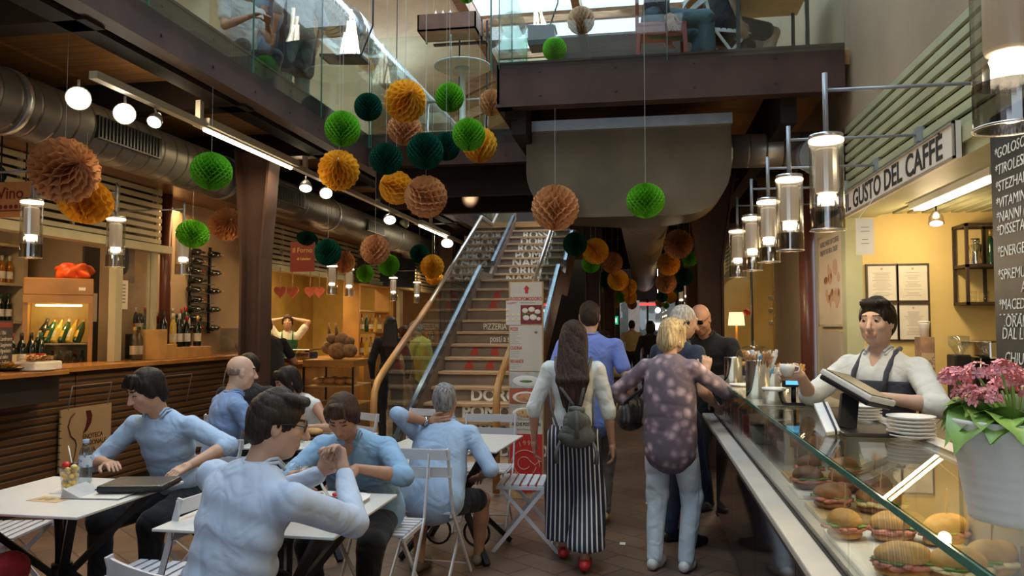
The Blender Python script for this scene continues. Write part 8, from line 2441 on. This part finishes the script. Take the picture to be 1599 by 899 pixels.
    if legk != 'none':
        Lg = Field(0.009 / q); pi_ = 0.012
        Lg.ell(W(pel + V(0, 0, -0.01)), (0.172 * s * wide, 0.128 * s, 0.13 * s), R, 0.04)
        for sd in (1, -1):
            Hp, kn, an = legj[sd]
            if legk == 'wide':
                Lg.cap(W(Hp), W(kn), 0.100 * s, 0.112 * s, 0.03); Lg.cap(W(kn), W(kn.lerp(an, 0.80)), 0.112 * s, 0.132 * s, 0.03)
            elif legk == 'shorts':
                Lg.cap(W(Hp), W(Hp.lerp(kn, 0.8)), 0.100 * s, 0.082 * s, 0.03)
            else:
                Lg.cap(W(Hp), W(kn), 0.097 * s, 0.072 * s, 0.03); Lg.cap(W(kn), W(an), 0.070 * s, 0.052 * s, 0.03)
        clipz = [((0, 0, z0 + hp + 0.13 * s), (0, 0, 1))]
        if legk == 'wide':
            clipz.append(((0, 0, z0 + 0.14), (0, 0, -1)))
        v, f = Lg.mesh(wr=0.0035, wf=20, seed=pos[1] * 5, clip=clipz)
        at_ = None
        if legk == 'wide':
            pc = np.array(W(pel)); l0 = (v - pc) @ np.array(R @ V(1, 0, 0))
            t_ = np.clip((pc[2] - v[:, 2]) / 0.8, 0, 1)
            at_ = ('stripe', l0 / (1 + 0.22 * t_))
        mesh_part('trousers' if legk != 'shorts' else 'shorts', [(v, f, 0)], [leg_m], root, at_)
    # shoes
    if shoes is not None:
        fd = V(0, 1, 0) if not feet or len(feet) < 3 else Vector(feet[2])
        for sd in (1, -1):
            an = legj[sd][2]
            Fs = Field(0.007 / q)
            b0 = an - fd * 0.045 * s - V(0, 0, 0.035); b1 = an + fd * 0.16 * s - V(0, 0, 0.048)
            Fs.cap(W(b0), W(an + fd * 0.07 * s - V(0, 0, 0.038)), 0.038 * s, 0.042 * s, 0.03); Fs.cap(W(an + fd * 0.07 * s - V(0, 0, 0.038)), W(b1), 0.042 * s, 0.032 * s, 0.03)
            v, f = Fs.mesh(clip=[((0, 0, z0 + an.z - 0.075), (0, 0, -1))])
            sh_ = mesh_part('shoe', [(v, f, 0)], [shoes], root)
    info = dict(root=root, W=W, D=D, H=H, HR=HR, hc=hc, hs=hs, arms=arms, legj=legj, nb=nb, pel=pel, spine=spine, fw=fw, rgt=rgt, s=s, shirt=shirt, R=R)
    if apron:
        A = Field(0.009 / q)
        torso(A, inf + 0.013, 0.0, 0.85, 0.03)
        for sd in (1, -1):
            A.cap(W(legj[sd][0]), W(legj[sd][0].lerp(legj[sd][1], 0.75)), 0.115 * s, 0.115 * s, 0.06)
        back = W(pel - V(0, 0.02, 0)); nn = D((0, -1, 0))
        v, f = A.mesh(wr=0.003, wf=18, clip=[(back, nn), (W(nb - spine * 0.10 * s), D(tuple(spine)))])
        ap = mesh_part('apron', [(v, f, 0)], [apron], root)
        for sd in (1, -1):
            c0 = W(nb - spine * 0.15 * s + fw * 0.13 * s + rgt * sd * 0.085 * s); c1 = W(nb + spine * 0.0 * s + fw * 0.02 + rgt * sd * 0.082 * s); c2 = W(nb + rgt * sd * 0.05 * s - fw * 0.07)
            MB().tube([c0, W(nb - spine * 0.06 * s + fw * 0.105 * s + rgt * sd * 0.085 * s), c1 + D(tuple(spine * 0.035)), c2 + D(tuple(spine * 0.05))], 0.012, 8).build('strap', apron, ap)
    return info
def glasses(P, frame, lens=None, up=0.0):
    g = MB(); H = P['H']
    for x in (-1, 1):
        pts = [H(x * 0.031 + 0.024 * math.cos(a), 0.098 - 0.006 * abs(x * 0.031 + 0.024 * math.cos(a)) / 0.05 + up * 0.0, 0.016 + up + 0.019 * math.sin(a)) for a in np.linspace(0, 2 * PI, 17)]
        g.tube(pts, 0.0018, 6)
        g.tube([H(x * 0.054, 0.092, 0.02 + up), H(x * 0.078, 0.05, 0.022 + up), H(x * 0.081, -0.01, 0.012 + up)], 0.002, 6)
    g.tube([H(-0.008, 0.1, 0.02 + up), H(0.008, 0.1, 0.02 + up)], 0.0018, 6)
    o = g.build('glasses', frame, P['root'])
    if lens:
        l = MB()
        for x in (-1, 1):
            l.ball(H(x * 0.031, 0.0955, 0.016 + up), (0.023, 0.003, 0.018), 16, 8, R=P['HR'])
        l.build('lens', lens, o)
    return o

# ---------------------------------------------------------------- the cast
C_lblue = cloth('light_blue', (0.36, 0.49, 0.68)); C_lblue2 = cloth('pale_blue_grey', (0.46, 0.54, 0.68)); C_mid = cloth('mid_blue', (0.24, 0.40, 0.60))
C_dark = cloth('black', (0.010, 0.011, 0.015)); C_polo = cloth('polo_blue', (0.17, 0.24, 0.62)); C_white = cloth('white', (0.62, 0.63, 0.60)); C_jean = cloth('pale_jeans', (0.46, 0.52, 0.58))
C_navy = cloth('navy_top', (0.018, 0.028, 0.055)); C_grey = cloth('slate_apron', (0.050, 0.055, 0.075)); C_green = cloth('green_apron', (0.02, 0.13, 0.06))
H_dark = hairm('dark', (0.016, 0.011, 0.008)); H_brown = hairm('brown', (0.045, 0.022, 0.013)); H_grey = hairm('grey', (0.16, 0.15, 0.15), (0.34, 0.33, 0.32)); H_pale = hairm('silver', (0.40, 0.38, 0.34), (0.55, 0.52, 0.47))
H_blond = hairm('blond', (0.38, 0.26, 0.13), (0.55, 0.42, 0.25)); H_choc = hairm('choc', (0.028, 0.014, 0.010), (0.055, 0.028, 0.018))
S_a, S_b, S_c = (0.50, 0.30, 0.21), (0.42, 0.22, 0.14), (0.58, 0.37, 0.27)
M_blackshoe = mat('black_shoe', (0.015, 0.014, 0.013), 0.4); M_greyshoe = mat('grey_shoe', (0.16, 0.13, 0.10), 0.6); M_tanshoe = mat('tan_trainer', (0.50, 0.38, 0.20), 0.6); M_sandal = mat('pale_sandal', (0.55, 0.55, 0.52), 0.5)
M_watch = mat('watch_steel', (0.4, 0.4, 0.42), 0.2, 0.9)
# 1 dark-haired man at the left table
P = person('dark-haired man in light blue shirt looking down at the left table', (-2.74, 4.24), 172, 0.985, sit=0.46, lean=(0.0, 0.16), twist=4, head=(-24, -24, 0), ha=(0.12, 0.42, 0.79), hb=(-0.38, 0.36, 0.80), ea=(0.9, -0.2, -0.4), eb=(-0.9, -0.1, -0.3),
           feet=((0.12, 0.46, 0.075), (-0.16, 0.40, 0.075)), skn=S_a, hair=('mop', H_dark), top=C_lblue, sleeve='elbow', legs=C_dark, shoes=M_blackshoe, down=True)
# 2 man seen from behind in the foreground
P = person('dark-haired man seen from behind in pale blue long-sleeved shirt', (-1.49, 2.50), -24, 1.0, sit=0.445, lean=(0.04, 0.15), wide=1.22, head=(-14, -42, 0), ha=(0.13, 0.50, 0.97), hb=(-0.02, 0.52, 0.95), ea=(0.6, 0.45, -0.8), eb=(-0.8, 0.1, -0.7), curl=(1.1, 1.1),
           hda=((-0.35, 0.1, 0.9), (-0.3, -0.9, 0)), hdb=((0.4, 0.1, 0.8), (0.3, -0.9, 0)), skn=S_a, hair=('short', hairm('darkbrown', (0.03, 0.020, 0.014))), top=C_lblue2, sleeve='long', legs=C_dark, shoes=M_blackshoe, belly=0.02, q=1.1)
glasses(P, M_black)
# 3 woman eating
P = person('brown-haired woman in blue blouse leaning over her plate', (-1.49, 4.06), 180, 0.95, sit=0.46, lean=(0.0, 0.24), fem=True, wide=1.12, head=(-36, 4, 0), hfwd=0.06, ha=(0.10, 0.50, 0.845), hb=(-0.13, 0.53, 0.87), ea=(0.95, -0.1, -0.5), eb=(-1.0, -0.2, -0.35), curl=(0.9, 0.75),
           hda=((0.0, 0.8, -0.45), (-0.5, -0.2, -0.8)), hdb=((0.35, 0.75, -0.5), (0.2, -0.2, -0.9)), skn=S_b, hair=('mop', H_brown), top=C_mid, sleeve='elbow', legs=C_dark, shoes=M_blackshoe, down=True, q=1.05, hem=0.015)
w2 = P['W'](P['arms'][-1][2])
t = thing('table_fork', 'fork with a red morsel in the hand of the woman eating', 'cutlery', w2)
tip = V(-1.375, 3.32, 0.79)
MB().bar(w2 + V(-0.0, -0.07, -0.02), tip, 0.007, 0.003).build('handle', M_alu, t)
MB().ball(tip + V(0, 0, 0.0), (0.016, 0.012, 0.009)).build('red_morsel', MATS['red_pepper'], t)
# 4 grey-haired man, hand on his neck
P = person('grey-haired man in light blue shirt and dark shorts, hand behind his neck', (-1.27, 4.54), -6, 0.91, sit=0.42, lean=(0.0, 0.20), wide=1.05, head=(6, 4, 0), hfwd=0.0, ha=(0.22, 0.30, 0.60), hb=(-0.07, 0.13, 0.945), ea=(0.8, -0.6, -0.5), eb=(-1.0, -0.1, -0.25), curl=(0.3, 0.5),
           hdb=((0.95, -0.15, 0.1), (0.1, 1.0, 0.0)), feet=((0.15, 0.45, 0.075), (-0.16, 0.20, 0.075)), knees=((0.5, 1, 0.5), (-0.35, 1, 0.5)), skn=S_b, hair=('crop', H_grey), top=C_lblue, sleeve='elbow', legs=C_dark, legk='shorts', shoes=M_greyshoe, hem=0.03, belly=0.02)
S_, el, wr = P['arms'][-1]
c = P['W'](el.lerp(wr, 0.86)); a = P['D'](tuple((wr - el).normalized()))
k = MB().tube([c - a * 0.012, c + a * 0.012], 0.032, 16).build('watch', M_watch, P['root'])
# 5 bald man in blue
P = person('bald man in blue shirt with his back to us at the rear table', (-2.95, 4.98), -42, 1.0, sit=0.46, lean=(0, 0.10), head=(-8, -10, 0), ha=(0.15, 0.42, 0.80), hb=(-0.12, 0.42, 0.8), skn=S_c, hair=('bald', hairm('stubble', (0.30, 0.20, 0.15))), top=cloth('blue5', (0.22, 0.33, 0.58)), sleeve='elbow', legs=C_dark, shoes=M_blackshoe, q=0.75)
# 6 woman in sleeveless white
P = person('dark-haired woman in sleeveless white top bending over the rear table', (-2.52, 5.80), 152, 0.94, sit=0.46, lean=(0.0, 0.2), fem=True, head=(-26, -20, 0), hfwd=0.05, ha=(0.12, 0.42, 0.80), hb=(-0.22, 0.40, 0.80), ea=(0.8, 0, -0.5), eb=(-0.9, 0, -0.5), skn=S_b, hair=('bob', H_dark), top=C_white, sleeve='none', legs=C_dark, shoes=M_blackshoe, down=True, q=0.75)
# 7 woman with striped trousers
M_stripe = bands('striped_trousers', (0.010, 0.014, 0.035), (0.62, 0.62, 0.60), 38, 'X', 0.70, 0.75, soft=0.04, attr='stripe')
P7 = person('woman with long brown hair in white top and striped wide trousers walking away', (-0.45, 4.98), 2, 0.92, fem=True, head=(-6, 2, 0), ha=(0.25, 0.05, 0.76), hb=(-0.26, 0.04, 0.80), ea=(0.9, -0.6, -0.2), eb=(-0.9, -0.6, -0.2), curl=(0.5, 0.5),
            hda=((0.1, 0.15, -0.98), (-1, 0.1, 0)), feet=((0.07, -0.06, 0.09), (-0.08, 0.20, 0.09)), skn=S_b, hair=('long', H_choc), top=C_white, sleeve='elbow', legs=M_stripe, legk='wide', shoes=mat('red_heel', (0.45, 0.02, 0.02), 0.4), collar='crew')
# 8 man in polo
P = person('dark-haired man in bright blue polo shirt walking ahead of the woman with striped trousers', (-0.42, 6.05), 0, 1.01, head=(-4, 6, 0), ha=(0.27, 0.02, 0.90), hb=(-0.27, 0.06, 0.90), feet=((0.10, 0.10, 0.10), (-0.1, 0.25, 0.08)), skn=S_a, hair=('crop', hairm('darkbrown', (0.03, 0.02, 0.014))), top=C_polo, sleeve='short', legs=cloth('grey_brown', (0.10, 0.09, 0.085)), shoes=M_tanshoe, hem=0.01, wide=1.05, q=0.8)
# 9 floral blouse
M_floral = spotty('floral_blouse', (0.125, 0.095, 0.125), (0.20, 0.14, 0.17), (0.56, 0.42, 0.46), 15, 0.8, 0.42)
P9 = person('blonde woman in purple floral blouse and pale jeans at the counter', (0.16, 5.06), -20, 0.93, fem=True, wide=1.0, head=(-10, -32, 0), ha=(0.16, 0.26, 1.24), hb=(-0.24, 0.10, 0.95), ea=(0.9, -0.1, -0.7), eb=(-1, -0.3, -0.2), curl=(0.9, 0.6),
            hda=((0.1, 0.2, 0.95), (-0.4, 0.9, 0)), feet=((0.09, 0.02, 0.075), (-0.10, -0.03, 0.075)), skn=S_a, hair=('bob', H_blond), top=M_floral, sleeve='three', legs=C_jean, shoes=M_sandal, hem=0.012, collar='crew')
H = P9['H']
MB().ball(H(0.078, 0.0, -0.045), (0.006, 0.006, 0.007)).build('earring', M_white, P9['root'])
g = MB()
for x in (-1, 1):
    g.tube([H(x * 0.02, 0.085, 0.10), H(x * 0.05, 0.07, 0.115), H(x * 0.07, 0.03, 0.10), H(x * 0.088, -0.02, 0.03)], 0.0045, 6)
    g.ball(H(x * 0.035, 0.082, 0.108), (0.026, 0.010, 0.016), R=P9['HR'])
g.build('sunglasses', M_black, P9['root'])
# 10 navy man
P = person('man with short silver hair in navy top standing against the counter', (0.235, 5.66), -48, 0.985, head=(-14, -14, 0), ha=(0.20, 0.16, 1.0), hb=(-0.2, 0.2, 1.0), skn=S_a, hair=('crop', H_pale), top=C_navy, sleeve='short', legs=C_navy, shoes=M_blackshoe, hem=0.0, q=0.75)
# 11 sunglasses man
P = person('bald man with sunglasses on his brow in black, bending to the far counter end', (0.60, 6.72), 150, 1.03, lean=(0, 0.16), head=(-34, 8, 0), hfwd=0.06, ha=(0.16, 0.34, 1.12), hb=(-0.18, 0.36, 1.12), skn=S_b, hair=('bald', hairm('stubble', (0.30, 0.20, 0.15))), top=C_dark, sleeve='long', legs=C_dark, shoes=M_blackshoe, q=0.8, eyes=False, down=True)
glasses(P, M_black, mat('dark_lens', (0.01, 0.01, 0.01), 0.1), up=0.018)
# 12 barista
P = person('short-haired barista in white shirt and slate apron handing out an espresso cup', (1.12, 3.92), 132, 0.965, z0=0.02, fem=True, wide=1.08, head=(-3, 12, 0), ha=(0.14, 0.42, 1.30), hb=(-0.16, 0.30, 1.22), ea=(0.6, -0.2, -0.9), eb=(-1.0, -0.2, -0.4), curl=(0.55, 0.5),
           hda=((0.3, 0.9, 0.12), (-0.8, 0.3, -0.4)), hdb=((0.5, 0.75, -0.3), (0.3, 0.1, -0.95)), skn=S_c, hair=('short', H_dark), top=C_white, sleeve='elbow', legs=C_dark, shoes=M_blackshoe, apron=C_grey, q=1.0)
P12 = P
S_, el, wr = P['arms'][1]
cw = P['W'](wr + V(-0.02, 0.12, 0.03))
t = thing('espresso_cup', 'white espresso cup held out by the barista', 'cup', cw - V(0, 0, 0.03))
MB().lathe([(0, 0), (0.018, 0), (0.03, 0.028), (0.034, 0.055), (0.031, 0.055), (0.026, 0.028), (0, 0.006)], cw - V(0, 0, 0.03), 24).build('cup_body', M_white, t)
MB().tube([cw + V(0.032, 0.0, 0.018), cw + V(0.052, 0, 0.012), cw + V(0.05, 0, -0.008), cw + V(0.028, 0, -0.012)], 0.004, 8).build('cup_handle', M_white, t)
nb, sp_, fw, rg = P['nb'], P['spine'], P['fw'], P['rgt']
text_obj('embroidery', 'caffè', 0.045, M_letred, P['root'], P['W'](nb - sp_ * 0.34 + fw * 0.152 + rg * 0.05), P['D'](tuple(-rg)), P['D'](tuple(sp_)), 0.001)
# 13-14 bakery staff
P = person('woman in green apron with both hands on her head in the bakery', (-5.72, 11.75), 202, 1.0, z0=0.0, fem=True, head=(8, 0, 0), ha=(0.09, -0.02, 1.66), hb=(-0.09, -0.02, 1.66), ea=(1, 0.1, 0.15), eb=(-1, 0.1, 0.15), hda=((-0.9, -0.3, 0.2), (0, 0, -1)), hdb=((0.9, -0.3, 0.2), (0, 0, -1)), skn=S_a, hair=('tied', H_brown), top=C_white, sleeve='short', legs=C_dark, shoes=M_blackshoe, apron=C_green, q=0.7, collar='crew')
P = person('baker with a white cap bowing behind the bakery counter', (-5.75, 10.75), 250, 0.97, lean=(0, 0.12), head=(-20, 0, 0), skn=S_a, hair=('crop', H_dark), top=C_white, sleeve='short', legs=C_white, shoes=M_blackshoe, q=0.6)
hc = P['H']
G = Field(0.009); G.ell(hc(0, -0.01, 0.075), (0.09, 0.105, 0.055), P['HR'], 0.01); G.ell(hc(0, 0.085, 0.055), (0.055, 0.05, 0.010), P['HR'], 0.01)
v, f = G.mesh(); mesh_part('cap', [(v, f, 0)], [C_white], P['root'])
# 15 black T-shirt
P = person('person in black printed T-shirt leaning on the bar behind the column', (-4.52, 8.85), 40, 1.0, lean=(0, 0.22), head=(-18, 10, 0), hfwd=0.05, ha=(0.22, 0.40, 1.12), hb=(-0.2, 0.38, 1.12), skn=S_b, hair=('short', H_dark), top=C_dark, sleeve='short', legs=C_dark, shoes=M_blackshoe, q=0.6, hem=0.01)
# dark head at table height
P = person('dark-haired person in black seated beyond the bald man', (-3.35, 6.1), 20, 0.97, sit=0.45, lean=(0, 0.1), head=(-20, 0, 0), skn=S_b, hair=('mop', H_dark), top=C_dark, sleeve='long', legs=C_dark, shoes=M_blackshoe, q=0.6)
dup(ch, (-3.37, 6.02, 0), math.radians(20), 'white folding chair under the person in black beyond the bald man')
# 17-19 people seen through the stair glass
person('grey-haired person in yellow shirt behind the stair glass', (-3.08, 10.7), 75, 0.95, lean=(0, 0.1), head=(-22, 0, 0), ha=(0.15, 0.36, 1.05), hb=(-0.15, 0.36, 1.05), skn=S_b, hair=('crop', H_grey), top=cloth('yellow_shirt', (0.58, 0.50, 0.06)), sleeve='elbow', legs=C_dark, shoes=M_blackshoe, q=0.6, hem=0.02)
person('woman with long dark hair in black behind the stair handrail', (-3.35, 9.9), 20, 0.97, fem=True, skn=S_b, hair=('long', H_dark), top=C_dark, sleeve='long', legs=C_dark, shoes=M_blackshoe, q=0.6)
person('woman in orange red sleeveless top beside the yellow shirt', (-3.62, 11.3), -70, 0.90, fem=True, skn=S_b, hair=('tied', H_brown), top=cloth('coral_top', (0.42, 0.08, 0.04)), sleeve='none', legs=cloth('beige_skirt', (0.35, 0.25, 0.15)), legk='trousers', shoes=M_blackshoe, q=0.6)
# 20-22 far hall
person('distant man in tan shirt and black shorts at the far end of the hall', (-0.28, 18.6), 0, 0.97, skn=S_b, hair=('crop', H_dark), top=cloth('tan_shirt', (0.42, 0.32, 0.16)), sleeve='short', legs=C_dark, legk='shorts', shoes=M_blackshoe, q=0.5)
def stool(x, y, h, lab):
    t = thing('bar_stool', lab, 'stool', (x, y, 0))
    MB().lathe([(0, h - 0.04), (0.17, h - 0.04), (0.18, h - 0.02), (0.17, h), (0, h)], (x, y, 0), 20).build('seat', M_black, t)
    for i in range(4):
        a = PI / 4 + i * PI / 2
        MB().cyl((x + 0.12 * math.cos(a), y + 0.12 * math.sin(a), h - 0.03), (x + 0.2 * math.cos(a), y + 0.2 * math.sin(a), 0), 0.014, 0.012, 8).build('leg', M_black, t)
stool(-0.50, 13.6, 0.66, 'black bar stool under the distant person in the cream top')
person('distant seated woman in pale cream top on a black stool', (-0.50, 13.6), 40, 0.97, sit=0.66, lean=(0, 0.20), fem=True, head=(-30, 0, 0), feet=((0.1, 0.3, 0.3), (-0.1, 0.3, 0.3)), skn=S_b, hair=('tied', H_brown), top=cloth('cream_top', (0.60, 0.50, 0.28)), sleeve='short', legs=C_dark, shoes=M_blackshoe, q=0.55, hem=0.03)
person('distant woman in dark clothes under the right garland', (0.12, 14.6), -10, 0.95, fem=True, skn=S_b, hair=('bob', H_dark), top=C_dark, sleeve='long', legs=C_dark, shoes=M_blackshoe, q=0.5)
# red clothing at the lower left corner
person('person in red top cut off at the lower left corner', (-2.90, 2.62), 6, 0.97, sit=0.46, lean=(0, 0.08), skn=S_a, hair=('mop', H_dark), top=cloth('red_top', (0.35, 0.02, 0.035)), sleeve='long', legs=cloth('red_skirt', (0.33, 0.02, 0.03)), shoes=M_blackshoe, q=0.6, hem=0.03)
# upper floor
ZU = 3.665
person('person in white shirt seated behind the upper left glass', (-3.95, 6.9), -120, 1.0, z0=ZU, sit=0.46, lean=(0, 0.12), head=(-20, 0, 0), ha=(0.1, 0.4, 0.8), hb=(-0.1, 0.4, 0.8), skn=S_b, hair=('short', H_dark), top=cloth('off_white_shirt', (0.50, 0.50, 0.50)), sleeve='short', legs=C_dark, shoes=M_blackshoe, q=0.7, hem=0.03)
t = make_chair('white folding chair under the person in white upstairs', CG); t.location = (-3.97, 6.92, ZU); t.rotation_euler = (0, 0, math.radians(-120))
person('waiter in black apron and grey trousers standing behind the upper left glass', (-3.55, 7.45), 60, 1.02, z0=ZU, skn=S_b, hair=('short', H_dark), top=cloth('grey_shirt', (0.20, 0.20, 0.21)), sleeve='elbow', legs=cloth('olive_grey', (0.07, 0.08, 0.07)), shoes=M_blackshoe, apron=C_dark, q=0.7)
person('person in light blue jeans standing beside the upstairs waiter', (-3.92, 7.5), 100, 1.0, z0=ZU, skn=S_b, hair=('short', H_dark), top=C_mid, sleeve='short', legs=cloth('sky_jeans', (0.16, 0.34, 0.50)), shoes=M_blackshoe, q=0.6, hem=0.03)
person('person in blue grey jeans sitting on the red chair of the balcony', (0.12, 6.75), -90, 1.0, z0=ZU, sit=0.475, lean=(0, 0.05), feet=((0.12, 0.46, 0.075), (-0.12, 0.30, 0.075)), skn=S_b, hair=('short', H_dark), top=C_navy, sleeve='long', legs=cloth('blue_grey_jeans', (0.06, 0.10, 0.13)), shoes=cloth('blue_shoe', (0.08, 0.15, 0.25)), q=0.7)
person('bare-legged person beside the yellow table on the balcony', (0.72, 6.95), -70, 0.97, z0=ZU, sit=0.46, feet=((0.08, 0.30, 0.075), (-0.16, 0.22, 0.075)), skn=(0.40, 0.26, 0.19), hair=('mop', H_brown), top=C_dark, sleeve='short', legs=C_dark, legk='shorts', shoes=M_blackshoe, q=0.7, hem=0.02, fem=True)
t = make_chair('white folding chair under the bare-legged person on the balcony', CG); t.location = (0.70, 6.96, ZU); t.rotation_euler = (0, 0, math.radians(-70))

# bags
W = P7['W']; nb = P7['nb']
t = thing('backpack', 'small grey drawstring backpack on the woman with striped trousers', 'backpack', W(nb + V(0.02, -0.19, -0.50)))
M_bag = mat('grey_suede', (0.085, 0.085, 0.075), 0.8, 0, 0.15, 12, bump=0.3, bs=60)
cb = nb + V(0.03, -0.20, -0.37)
Bg = Field(0.006)
Bg.ell(W(cb + V(0, 0, -0.07)), (0.115, 0.062, 0.075), P7['R'], 0.03); Bg.ell(W(cb + V(0, 0, 0.02)), (0.085, 0.052, 0.07), P7['R'], 0.04); Bg.ell(W(cb + V(0, 0, 0.095)), (0.05, 0.035, 0.025), P7['R'], 0.02)
v, f = Bg.mesh(wr=0.004, wf=60)
mesh_part('bag_body', [(v, f, 0)], [M_bag], t)
Bf = Field(0.006); Bf.ell(W(cb + V(0, -0.045, 0.03)), (0.055, 0.022, 0.065), P7['R'], 0.02); v, f = Bf.mesh(); mesh_part('flap', [(v, f, 0)], [M_bag], t)
for sx in (-1, 1):
    MB().tube([W(nb + V(sx * 0.115, 0.02, 0.035)), W(nb + V(sx * 0.105, -0.10, -0.02)), W(nb + V(sx * 0.075, -0.155, -0.14)), W(cb + V(sx * 0.02, 0.0, 0.12))], 0.011, 8).build('shoulder_strap', M_bag, t)
    MB().tube([W(nb + V(sx * 0.14, -0.125, -0.16)), W(nb + V(sx * 0.13, -0.155, -0.28)), W(cb + V(sx * 0.10, 0, -0.07))], 0.008, 8).build('side_strap', M_bag, t)
    MB().tube([W(cb + V(sx * 0.10, -0.02, -0.10)), W(cb + V(sx * 0.125, -0.04, -0.16)), W(cb + V(sx * 0.12, -0.04, -0.23))], [0.008, 0.012, 0.016], 8).build('tassel', M_bag, t)
MB().tube([W(cb + V(0, -0.06, 0.09)), W(cb + V(0.005, -0.075, 0.03)), W(cb + V(0.005, -0.075, -0.07))], [0.006, 0.012, 0.014], 8).build('tassel', M_bag, t)
W = P9['W']; nb = P9['nb']
hc = W(V(-0.27, 0.08, 1.02))
t = thing('handbag', 'black leather shoulder bag of the blonde woman in the floral blouse', 'handbag', hc)
Bg = Field(0.008); c = W(V(-0.30, 0.12, 0.98)); 
Bg.ell(c, (0.07, 0.17, 0.10), P9['R'], 0.03); Bg.ell(c + V(0, 0, -0.06), (0.075, 0.18, 0.07), P9['R'], 0.05)
v, f = Bg.mesh(wr=0.006, wf=30); mesh_part('bag_body', [(v, f, 0)], [MATS['black_leather']], t)
MB().tube([c + P9['D']((0, -0.14, 0.06)), W(nb + V(-0.17, -0.02, -0.18)), W(nb + V(-0.14, 0.0, 0.03)), W(nb + V(-0.18, 0.08, -0.16)), c + P9['D']((0, 0.12, 0.08))], 0.009, 8).build('handle', MATS['black_leather'], t)
MB().tube([c + P9['D']((-0.075, -0.06, 0.07)), c + P9['D']((-0.08, -0.09, 0.0))], 0.004, 6).build('gold_zip', CM['gold'], t)

hang_strings()
